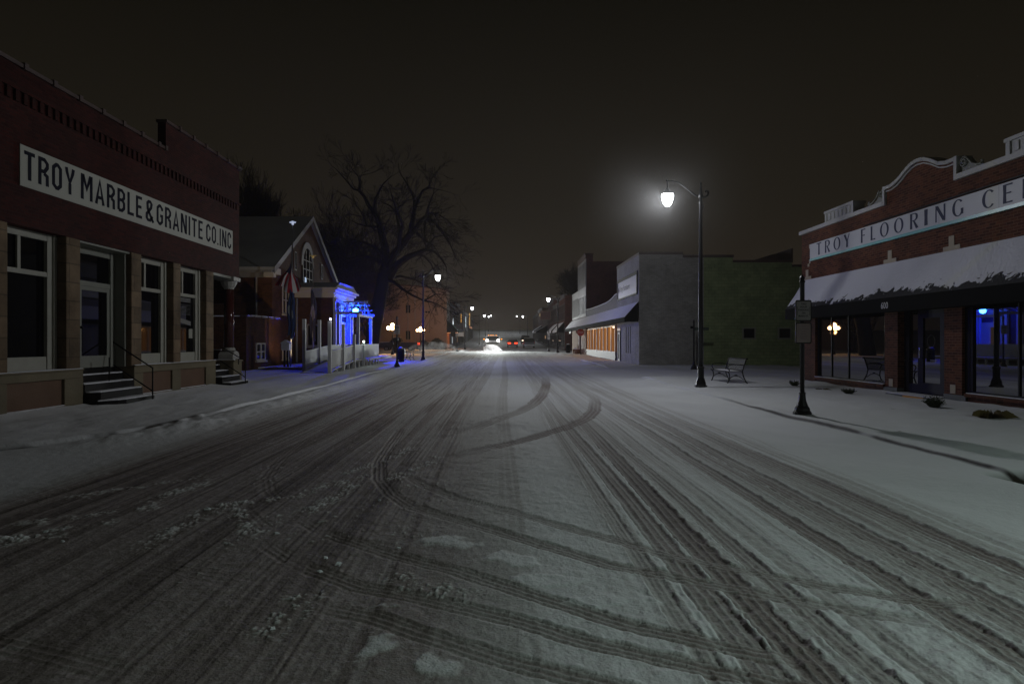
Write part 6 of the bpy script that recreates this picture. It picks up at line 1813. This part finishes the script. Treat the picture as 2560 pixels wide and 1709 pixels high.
def car(name, label, cat, x, y, z, yaw, L_, W_, H_, paint, style, group=None, tail=None, head=None, snow=False):
    """vehicle built round the origin, nose towards -y, then placed"""
    t = thing(name, label, cat, (0, 0, 0), group)
    h = H_; w = W_ / 2
    if style == 'sedan':
        prof = [(-L_ / 2, .32), (-L_ / 2, .62), (-L_ / 2 + .15, .74), (-L_ * .22, .88), (L_ * .34, .93), (L_ / 2 - .05, .92), (L_ / 2, .80), (L_ / 2, .34), (L_ * .36, .25), (-L_ * .36, .25)]
        cab = [(-L_ * .22, .88), (-L_ * .04, h), (L_ * .20, h), (L_ * .38, .93)]
    elif style == 'suv':
        prof = [(-L_ / 2, .38), (-L_ / 2, .85), (-L_ / 2 + .12, .98), (-L_ * .24, 1.08), (L_ / 2 - .03, 1.08), (L_ / 2, .95), (L_ / 2, .42), (L_ * .36, .32), (-L_ * .36, .32)]
        cab = [(-L_ * .24, 1.08), (-L_ * .10, h), (L_ * .44, h), (L_ * .49, 1.08)]
    else:
        prof = [(-L_ / 2, .45), (-L_ / 2, 1.0), (-L_ / 2 + .1, 1.15), (-L_ * .22, 1.22), (L_ * .08, 1.22), (L_ * .08, 1.18), (L_ / 2, 1.18), (L_ / 2, .55), (L_ * .36, .42), (-L_ * .36, .42)]
        cab = [(-L_ * .22, 1.22), (-L_ * .12, h), (L_ * .04, h), (L_ * .08, 1.22)]
    m = MB(); m.prism(prof, 'x', -w, w); body = m.build('body', paint, t, bevel=.05)
    m = MB(); k = .17; n = len(cab)
    vs = [(-w + .04, p[0], p[1]) if p[1] < h else (-w + k, p[0], p[1]) for p in cab] + [(w - .04, p[0], p[1]) if p[1] < h else (w - k, p[0], p[1]) for p in cab]
    m.add(vs, [tuple(range(n))[::-1], tuple(range(n, 2 * n))] + [(i, (i + 1) % n, n + (i + 1) % n, n + i) for i in range(n)])
    cb = m.build('cabin', mt['glass'], t, bevel=.03)
    ys_ = [p[0] for p in cab if p[1] == h]
    m = MB(); m.box(-w + k - .01, w - k + .01, ys_[0], ys_[-1], h + .001, h + .04); m.build('roof', mt['snow'] if snow else paint, t)
    for sx in (-1, 1):
        m = MB()
        for a, b in ((cab[0], cab[1]), (cab[-1], cab[-2])):
            m.tube([(sx * (w - .03), a[0], a[1]), (sx * (w - k + .01), b[0], b[1])], .035, 4)
        if len(cab) > 3: mid = (cab[1][0] + cab[2][0]) / 2; m.tube([(sx * (w - .03), mid, cab[0][1]), (sx * (w - k + .01), mid, h)], .03, 4)
        m.build('window_pillar', paint, t)
        m = MB(); m.sphere((sx * (w + .09), cab[0][0] + .15, cab[0][1] + .08), .11, 8, 6, (1, .5, .7)); m.build('mirror', paint, t)
    r = .33 if style == 'sedan' else .38
    for sx in (-1, 1):
        for yy in (-L_ * .30, L_ * .31): wheel(t, sx * (w - .09), yy, r, r, .22)
    for sx in (-1, 1):
        zz = .66 if style == 'sedan' else .85
        box('headlight', head or mt['plate'], t, sx * (w - .30) - .15, sx * (w - .30) + .15, -L_ / 2 - .02, -L_ / 2 + .02, zz - .07, zz + .07)
        if style == 'sedan': box('tail_light', tail or mt['stopred'], t, sx * (w - .34) - .26, sx * (w - .34) + .26, L_ / 2 - .01, L_ / 2 + .02, zz + .04, zz + .19)
        else: box('tail_light', tail or mt['stopred'], t, sx * (w - .10) - .07, sx * (w - .10) + .07, L_ / 2 - .01, L_ / 2 + .02, zz - .0, zz + .30)
    box('bumper', mt['steel'] if style != 'sedan' else paint, t, -w + .05, w - .05, L_ / 2 + .001, L_ / 2 + .08, .40, .58)
    box('number_plate', mt['plate'], t, -.26, .26, L_ / 2 + .021 if style == 'sedan' else L_ / 2 + .081, L_ / 2 + .03 if style == 'sedan' else L_ / 2 + .09, .60 if style == 'sedan' else .44, .75 if style == 'sedan' else .56)
    if snow:
        m = MB(); m.prism([(-L_ / 2 + .15, .985 if style == 'suv' else 1.16), (cab[0][0], cab[0][1] + .005), (cab[0][0], cab[0][1] + .04), (-L_ / 2 + .15, (1.02 if style == 'suv' else 1.2))], 'x', -w + .1, w - .1); m.build('snow_cap', mt['snow'], t)
    t.location = (x, y, z); t.rotation_euler = (0, 0, yaw)
    return t


tl = emis('lit tail lamp', (1, .06, .02), 5)
rc = car('red_car', 'red car driving away up the street with both tail lights lit', 'car', 1.96, 128, g(128) + .02, math.pi, 4.6, 1.9, 1.45, M_('red car paint', (.35, .01, .02), .3, spec=.6), 'sedan', tail=emis('tail red', (1, .035, .008), 7))
lt = light('POINT', 'tail_glow', (0, 2.75, .72), 40, (1, .04, .02), rc, .2); 
car('parked_suv', 'dark parked sports utility vehicle with pale snowy bumper, right side behind the red car', 'car', 4.75, 121, g(121) + .02, math.pi, 4.9, 1.95, 1.75, M_('grey car paint', (.07, .075, .08), .35), 'suv', 'vehicles parked along the right kerb', snow=True)
car('parked_suv', 'dark parked vehicle with one front lamp lit, farther behind the pale bumper one', 'car', 5.15, 150, g(150) + .02, 0, 4.9, 1.95, 1.95, M_('dark car paint', (.03, .03, .035), .35), 'suv', 'vehicles parked along the right kerb', head=emis('parking lamp', (1, .7, .5), 5))
car('pickup_truck', 'dark pickup truck parked by the globe lamps with red tail lamp glowing', 'pickup truck', -14.3, 95, g(95) + .05, -math.pi / 2, 5.4, 1.95, 1.85, M_('dark pickup paint', (.035, .03, .03), .35), 'pickup', tail=tl, head=emis('pickup lamp', (1, .85, .8), 6), snow=True)


def plough_truck(X, Y):
    z = g(Y) + .02
    t = thing('plough_truck', 'snow plough truck driving towards the viewer with blazing headlights and amber roof lamps', 'snow plough', (0, 0, 0))
    paint = M_('truck paint', (.30, .31, .33), .4)
    w = 1.02
    m = MB(); m.prism([(-2.7, .6), (-2.7, 1.25), (-2.6, 1.38), (-1.2, 1.48), (-1.2, 1.4), (2.8, 1.4), (2.8, .65), (2.0, .5), (-1.9, .5)], 'x', -w, w); m.build('body', paint, t, bevel=.05)
    m = MB(); k = .17
    cab = [(-1.3, 1.44), (-.65, 2.08), (.9, 2.1), (1.1, 1.4)]
    vs = [(-w + (.03 if p[1] < 2 else k), *p) for p in cab] + [(w - (.03 if p[1] < 2 else k), *p) for p in cab]
    m.add(vs, [(3, 2, 1, 0), (4, 5, 6, 7), (0, 1, 5, 4), (1, 2, 6, 5), (2, 3, 7, 6), (3, 0, 4, 7)]); m.build('cabin', mt['glass'], t, bevel=.03)
    m = MB(); m.box(-w + k - .02, w - k + .02, -.68, .92, 2.10, 2.16); m.build('roof', paint, t)
    m = MB(); m.prism([(-1.3, 1.44), (-.65, 2.1), (-.58, 2.1), (-1.2, 1.44)], 'x', -w + .02, -w + .14); m.prism([(-1.3, 1.44), (-.65, 2.1), (-.58, 2.1), (-1.2, 1.44)], 'x', w - .14, w - .02); m.build('window_pillar', paint, t)
    m = MB(); m.box(-.72, .72, -2.76, -2.701, .75, 1.22)
    m.build('grille', mt['iron'], t)
    am = emis('amber marker', (1, .30, .01), 2.5)
    for x in (-.62, -.26, -.07, .10, .50): m = MB(); m.sphere((x, -.55, 2.22), .075 if abs(x) > .2 else .05, 8, 6); m.build('roof_marker_lamp', am, t)
    for s_ in (-1, 1):
        m = MB(); m.box(s_ * (w + .02), s_ * (w + .14), -1.2, -1.15, 1.45, 1.5); m.box(s_ * (w + .12), s_ * (w + .36), -1.25, -1.12, 1.45, 1.85); mi_ = m.build('mirror', mt['iron'], t)
        m = MB(); m.sphere((s_ * (w + .24), -1.32, 1.66), .09, 8, 6, (1.2, .5, .8)); m.build('mirror_lamp', am, mi_)
        m = MB(); m.sphere((s_ * .78, -2.78, 1.47), .20, 12, 8, (1, .4, 1)); m.box(s_ * .78 - .03, s_ * .78 + .03, -2.74, -2.70, 1.2, 1.47); m.build('headlight', emis('plough headlight', (1, .97, .92), 90), t)
        l_ = light('SPOT', 'headlight_beam', (s_ * .78, -2.98, 1.47), 9500, (.93, 1, .97), t, .08, rot=(math.radians(84), 0, math.radians(180 + s_ * 12)), angle=math.radians(70), blend=.8)
    for s_ in (-1, 1):
        l_ = light('SPOT', 'heap_fill_spot', (s_ * .6, -3.0, 1.75), 2200, (1, .99, .95), t, .1, rot=(math.radians(38), 0, math.radians(180)), angle=math.radians(80), blend=.7)  # added spots without a fixture, only to brighten the snow heap
    for s_ in (-1, 1):
        for yy in (-1.75, 1.9): wheel(t, s_ * (w - .12), yy, .42, .42, .27)
    # plough blade, angled
    m = MB(); vs = []; fs = []
    for i in range(13):
        x = -1.25 + 2.5 * i / 12
        for j in range(7):
            a = math.radians(-35 + 70 * j / 6); vs.append((x, -3.55 + .32 * (1 - math.cos(a)) * -1 + .10 * x - .12, .10 + .85 * j / 6))
    for i in range(12):
        for j in range(6): k_ = i * 7 + j; fs.append((k_, k_ + 1, k_ + 8, k_ + 7))
    m.add(vs, fs); m.build('plough_blade', M_('scraped steel', (.55, .55, .5), .5), t, smooth=True)
    m = MB(); m.tube([(-.5, -2.7, .5), (-.5, -3.5, .4)], .05, 6); m.tube([(.5, -2.7, .5), (.5, -3.5, .4)], .05, 6); m.box(-.9, .9, -2.92, -2.84, .5, 1.28); m.build('plough_mount', mt['iron'], t)
    t.location = (X, Y, z)
    # snow rolling off the blade
    m = MB(); vs = []; fs = []; nx, ny = 26, 16
    for i in range(nx + 1):
        u = i / nx; x = -1.35 + 2.6 * u
        for j in range(ny + 1):
            v = j / ny
            top = 1.0 - .25 * u
            hh = top * (1 - v) ** 1.3 * math.sin(math.pi * min(1, max(0, u * .96 + .03))) ** .4
            vs.append((x + v * .2 + rb.uniform(-.03, .03), -3.95 - 1.9 * v + .10 * x, max(.02, hh + rb.uniform(-.02, .04))))
    for i in range(nx):
        for j in range(ny): k_ = i * (ny + 1) + j; fs.append((k_, k_ + 1, k_ + ny + 2, k_ + ny + 1))
    m.v = [(a + X, b + Y, c + z) for a, b, c in vs]; m.f = fs; m.mi = [0] * len(fs)
    o = m.build('ploughed_snow', mt['snow'], None); tag(o, 'bright heap of snow being pushed by the plough blade', 'snow heap')


plough_truck(-1.33, 100)


# ------------------------------------------------------------------ bare winter trees
def grow(m, p, d, r, L_, depth, rr, spread=.55, up=.10, seg=4, minr=.006, nb=(2, 3), droop=0.0, stop=0):
    pts = [p.copy()]; rs_ = [r]; q = p.copy(); dd = d.copy()
    r1 = r * rr.uniform(.45, .62)
    for i in range(seg):
        dd = (dd + Vector((rr.gauss(0, .16), rr.gauss(0, .16), rr.gauss(0, .12) + up - droop * (i / seg)))).normalized()
        q = q + dd * (L_ / seg); pts.append(q.copy()); rs_.append(max(minr, r + (r1 - r) * (i + 1) / seg))
    m.tube(pts, rs_, 5 if r > .06 else 3, cap=False)
    if depth <= stop: return
    n = rr.randint(*nb)
    for k in range(n + (1 if depth > 2 else 1)):
        i = seg if k < 2 else rr.randint(1, seg)
        b = pts[i]
        ax = Vector((rr.gauss(0, 1), rr.gauss(0, 1), rr.gauss(0, .6))).normalized()
        nd = (dd + ax * spread * rr.uniform(.6, 1.35)).normalized()
        grow(m, b, nd, rs_[i] * rr.uniform(.55, .8), L_ * rr.uniform(.60, .88), depth - 1, rr, spread, up, max(2, seg - 1) if depth < 3 else seg, minr, nb, droop, stop)


def limb_tree():
    """the big bare tree: trunk and main limbs laid out in space, twigs grown from them"""
    Y = 66.0; rr = random.Random(21)
    t = thing('bare_tree', 'largest bare tree with thick leaning trunk and wide drooping crown, beside the blue lit canopy', 'tree', (-12.6, Y, g(Y)))
    c = Y / 1707.0

    def P(pts, dy):
        n = len(pts)
        return [Vector(((x - 1255) * c * (1 + dy * (i / n) / Y), Y + dy * (i / n), EYE + (855 - y) * c * (1 + dy * (i / n) / Y))) for i, (x, y) in enumerate(pts)]
    m = MB()
    trunk = P([(926, 892), (930, 860), (936, 820), (946, 765), (955, 715), (964, 668)], 0)
    m.tube([trunk[0] + Vector((0, 0, -.3))] + trunk, [1.0, .78, .70, .66, .66, .64, .52], 12); m.build('trunk', mt['bark'], t, smooth=True)
    limbs = [([(964, 675), (966, 645), (964, 620), (953, 582), (947, 553), (938, 534), (922, 515), (911, 492), (896, 476), (884, 473), (861, 446), (838, 421)], .40, .03, 3),
             ([(897, 478), (899, 457), (896, 442), (882, 425), (873, 411)], .09, .02, 2), ([(900, 476), (903, 455), (899, 440), (915, 436)], .07, .02, 1),
             ([(938, 534), (937, 515), (940, 496), (949, 476), (959, 459), (980, 440)], .20, .03, -2),
             ([(968, 690), (975, 660), (980, 649), (995, 624), (1001, 582), (1007, 562), (995, 534), (984, 505), (976, 476)], .32, .03, -5),
             ([(991, 525), (993, 519), (1007, 511), (1014, 503), (1031, 499)], .08, .02, -6), ([(1001, 582), (996, 560), (990, 530), (975, 515), (950, 503)], .16, .03, 3),
             ([(970, 680), (984, 639), (1010, 607), (1026, 582), (1033, 543), (1037, 519), (1035, 496), (1018, 459), (1003, 438)], .42, .03, 3),
             ([(1037, 520), (1045, 499), (1056, 478), (1072, 467), (1079, 448), (1093, 427)], .17, .03, 5), ([(1056, 478), (1075, 470), (1100, 475), (1120, 480)], .08, .02, 2),
             ([(1010, 607), (1022, 590), (1039, 572), (1055, 550), (1064, 542), (1072, 515)], .34, .08, -6),
             ([(1062, 545), (1075, 548), (1087, 557), (1106, 582), (1125, 610), (1140, 645)], .20, .03, -8),
             ([(1064, 542), (1062, 575), (1062, 605)], .12, .03, -6), ([(1070, 535), (1090, 533), (1115, 548), (1140, 570)], .12, .02, 6),
             ([(975, 690), (991, 664), (1020, 643), (1049, 631), (1066, 624)], .40, .12, -4),
             ([(1064, 626), (1068, 616), (1087, 593), (1110, 589), (1125, 600)], .13, .02, -7), ([(1066, 624), (1087, 630), (1106, 649), (1116, 668), (1118, 690)], .15, .02, -2),
             ([(1035, 636), (1060, 640), (1078, 660), (1090, 690), (1093, 720)], .12, .02, 4), ([(1039, 580), (1060, 600), (1085, 615), (1100, 640)], .10, .02, 3),
             ([(955, 610), (947, 568), (919, 566), (907, 538), (896, 519)], .18, .03, 6), ([(919, 566), (895, 560), (875, 550)], .08, .02, 4),
             ([(958, 640), (940, 620), (915, 608), (890, 600), (868, 598)], .20, .03, 3), ([(960, 660), (930, 645), (900, 640), (870, 650), (845, 640)], .18, .03, -3),
             ([(965, 700), (985, 705), (1005, 722), (1030, 738), (1060, 752), (1085, 757), (1110, 770)], .17, .03, -4), ([(965, 700), (1000, 690), (1040, 700), (1075, 720), (1100, 745)], .14, .03, 5),
             ([(1060, 752), (1090, 735), (1120, 738)], .07, .02, -3), ([(960, 640), (952, 600), (965, 560), (975, 545)], .12, .03, 2)]
    m = MB()
    for pts, r0, r1, dy in limbs:
        V = P(pts, dy); n = len(V)
        rad = [1.25 * (r0 + (r1 - r0) * (i / (n - 1)) ** .7) for i in range(n)]
        m.tube(V, rad, 7, cap=False)
        for i in range(1, n):
            seg = V[i] - V[i - 1]; u = seg.normalized()
            k = max(1, int(seg.length / .55))
            for q in range(k):
                b = V[i - 1] + seg * ((q + rr.random()) / k)
                ax = Vector((rr.gauss(0, 1), rr.gauss(0, 1.1), rr.gauss(0, .8))).normalized()
                nd = (u * .6 + ax * .9).normalized()
                fr = i / n
                dr = .22 if b.x > -8.2 else .0
                grow(m, b, nd, min(.05, rad[i] * .5), rr.uniform(.7, 1.5) * (1.1 - .4 * fr), 3, rr, .55, .04, 3, .016, (1, 2), dr)
        if r1 < .1: grow(m, V[-1], (V[-1] - V[-2]).normalized(), r1, 1.3, 3, rr, .5, .05, 3, .011, (2, 2), .1)
    m.build('crown', mt['twig'], t)


limb_tree()


def generic_tree(x, y, h, r, seed, label, spread=.5, depth=6, up=.12, first=.30, nb=(2, 3), lean=(0, 0), Lf=.30, minr=.012):
    rr = random.Random(seed); z = g(y)
    t = thing('bare_tree', label, 'tree', (x, y, z))
    top = Vector((x + lean[0], y + lean[1], z + h * first))
    m = MB(); m.tube([(x, y, z - .4), (x, y, z + .4), tuple(top * .5 + Vector((x, y, z)) * .5), tuple(top)], [r * 1.3, r, r * .9, r * .75], 9); m.build('trunk', mt['bark'], t, smooth=True)
    m = MB()
    for k in range(5):
        a = k / 5 * 6.283 + rr.uniform(-.4, .4); d = Vector((math.cos(a) * spread * 1.1, math.sin(a) * spread * 1.1, 1)).normalized() if k else Vector((0, 0, 1))
        grow(m, top - Vector((0, 0, rr.uniform(0, h * .06))), d, r * rr.uniform(.42, .6), h * Lf * rr.uniform(.8, 1.1), depth, rr, spread, up, 4, minr, nb)
    m.build('crown', mt['twig'], t)


generic_tree(-19.5, 82, 16.5, .42, 5, 'dense bushy bare tree left of the largest tree, behind the brick house', .62, 6, .07, .20, (2, 3), Lf=.26, minr=.016)
generic_tree(-16.5, 74, 11.5, .30, 8, 'lower bare tree filling the gap between the gable and the large trunk', .7, 6, .05, .15, (2, 3), Lf=.27, minr=.014)
generic_tree(-23.4, 62, 13.6, .36, 13, 'fan shaped bare tree rising behind the marble works roof', .34, 6, .16, .22, (2, 3), Lf=.28, minr=.014)
generic_tree(-20.5, 104, 12, .3, 17, 'bare tree behind the pickup and globe lamps', .6, 5, .06, .2, (2, 3), Lf=.27, minr=.02)
generic_tree(14.0, 112, 15, .35, 23, 'bare tree above the dark roofs left of the tall brick building', .6, 6, .08, .3, (2, 3), Lf=.24, minr=.022)
generic_tree(19.0, 128, 14, .35, 29, 'second bare tree behind the right roofs, fainter', .6, 5, .08, .3, (2, 3), Lf=.25, minr=.025)


# ------------------------------------------------------------------ falling snow near the lamps, an added lamp halo, and the snowy air
def flakes():
    m = MB(); r_ = random.Random(4)
    vs = []; fs = []
    def fl(x, y, z, s_):
        n = len(vs)
        a = r_.uniform(0, 6.28); ux, uy = math.cos(a) * s_, math.sin(a) * s_
        vs.extend([(x - ux, y - uy, z - s_ * .6), (x + ux, y + uy, z - s_ * .6), (x, y, z + s_), (x + uy, y - ux, z)])
        fs.extend([(n, n + 1, n + 2), (n + 1, n + 3, n + 2), (n + 3, n, n + 2), (n, n + 3, n + 1)])
    for _ in range(1200):
        rad = abs(r_.gauss(0, 2.4)) + .7; a = r_.uniform(0, 6.283); b = math.asin(r_.uniform(-1, 1))
        fl(5.4 + rad * math.cos(a) * math.cos(b), 22.3 + rad * math.sin(a) * math.cos(b), 6.1 + rad * math.sin(b) * .95, r_.uniform(.0011, .0024))
    for _ in range(120):
        x = r_.uniform(-9, 9); y = r_.uniform(5, 26); fl(x, y, r_.uniform(.2, 9), r_.uniform(.0015, .003))
    me = bpy.data.meshes.new('falling_snow_and_halo'); me.from_pydata(vs, [], fs); me.materials.append(M_('snow flake', (.9, .9, .92), .8)); me.update()
    o = bpy.data.objects.new('falling_snow_and_halo', me); C.objects.link(o); tag(o, kind='stuff')


flakes()


def blown_snow(x, y, sx, sy, sz, dens, label):
    m = MB(); z = g(y); m.sphere((0, 0, 0), 1, 16, 10, (sx, sy, sz)); m.v = [(a + x, b + y, max(c, -sz * .2) + z + .25) for a, b, c in m.v]
    mm = bpy.data.materials.new('blown powder'); mm.use_nodes = True; t = mm.node_tree; t.nodes.remove(t.nodes['Principled BSDF'])
    v = t.nodes.new('ShaderNodeVolumePrincipled'); v.inputs['Color'].default_value = (.95, .95, .95, 1)
    tcn = t.nodes.new('ShaderNodeTexCoord'); no = t.nodes.new('ShaderNodeTexNoise'); no.inputs['Scale'].default_value = 1.1; no.inputs['Detail'].default_value = 3
    t.links.new(tcn.outputs['Object'], no.inputs['Vector']); mr = t.nodes.new('ShaderNodeMapRange'); mr.inputs['From Min'].default_value = .45; mr.inputs['From Max'].default_value = .75; mr.inputs['To Max'].default_value = dens
    t.links.new(no.outputs['Fac'], mr.inputs['Value']); t.links.new(mr.outputs['Result'], v.inputs['Density']); t.links.new(v.outputs[0], t.nodes['Material Output'].inputs['Volume'])
    o = m.build('blown_snow', mm, None, smooth=True); tag(o, label, 'snow cloud', kind='stuff')


blown_snow(-8.6, 84.5, 3.3, 2.0, 1.15, .5, 'pale cloud of blown powder left of the plough')



def lamp_halo(x, y, z, R, dens):
    """added ball of mist, densest at the nearest lamp, that makes its halo"""
    m = MB(); m.sphere((0, 0, 0), R, 20, 12); m.v = [(a + x, b + y, c + z) for a, b, c in m.v]
    mm = bpy.data.materials.new('lamp halo mist'); mm.use_nodes = True; t = mm.node_tree; t.nodes.remove(t.nodes['Principled BSDF']); N = t.nodes.new; L = t.links.new
    v = N('ShaderNodeVolumePrincipled'); v.inputs['Color'].default_value = (.95, .95, .95, 1)
    tcn = N('ShaderNodeTexCoord'); no = N('ShaderNodeTexNoise'); no.inputs['Scale'].default_value = 9; no.inputs['Detail'].default_value = 1; L(tcn.outputs['Object'], no.inputs['Vector'])
    vm = N('ShaderNodeVectorMath'); vm.operation = 'DISTANCE'; vm.inputs[1].default_value = (x, y, z); L(tcn.outputs['Object'], vm.inputs[0])
    mr = N('ShaderNodeMapRange'); mr.inputs['From Min'].default_value = 0.0; mr.inputs['From Max'].default_value = R; mr.inputs['To Min'].default_value = dens; mr.inputs['To Max'].default_value = 0; L(vm.outputs['Value'], mr.inputs['Value'])
    m2 = N('ShaderNodeMapRange'); m2.inputs['From Min'].default_value = .3; m2.inputs['From Max'].default_value = .7; m2.inputs['To Min'].default_value = .3; m2.inputs['To Max'].default_value = 1.7; L(no.outputs['Fac'], m2.inputs['Value'])
    mu = N('ShaderNodeMath'); mu.operation = 'MULTIPLY'; L(mr.outputs['Result'], mu.inputs[0]); L(m2.outputs['Result'], mu.inputs[1]); L(mu.outputs[0], v.inputs['Density'])
    L(v.outputs[0], t.nodes['Material Output'].inputs['Volume'])
    o = m.build('falling_snow_and_halo', mm, None, smooth=True); tag(o, kind='stuff')


lamp_halo(5.4, 22.3, 6.1, 2.9, .0065)  # mist put in round this lamp alone, to widen its glow
hz = MB().box(-70, 70, -20, 440, -1.6, 24).build('haze', None or M_('tmp', (1, 1, 1)), None)
hm = bpy.data.materials.new('snowy air'); hm.use_nodes = True; t = hm.node_tree; t.nodes.remove(t.nodes['Principled BSDF'])
v = t.nodes.new('ShaderNodeVolumePrincipled'); v.inputs['Color'].default_value = (.97, .92, .86, 1); v.inputs['Density'].default_value = HAZE_DENSITY; v.inputs['Anisotropy'].default_value = .3
t.links.new(v.outputs[0], t.nodes['Material Output'].inputs['Volume'])
hz.data.materials.clear(); hz.data.materials.append(hm); tag(hz, kind='stuff')
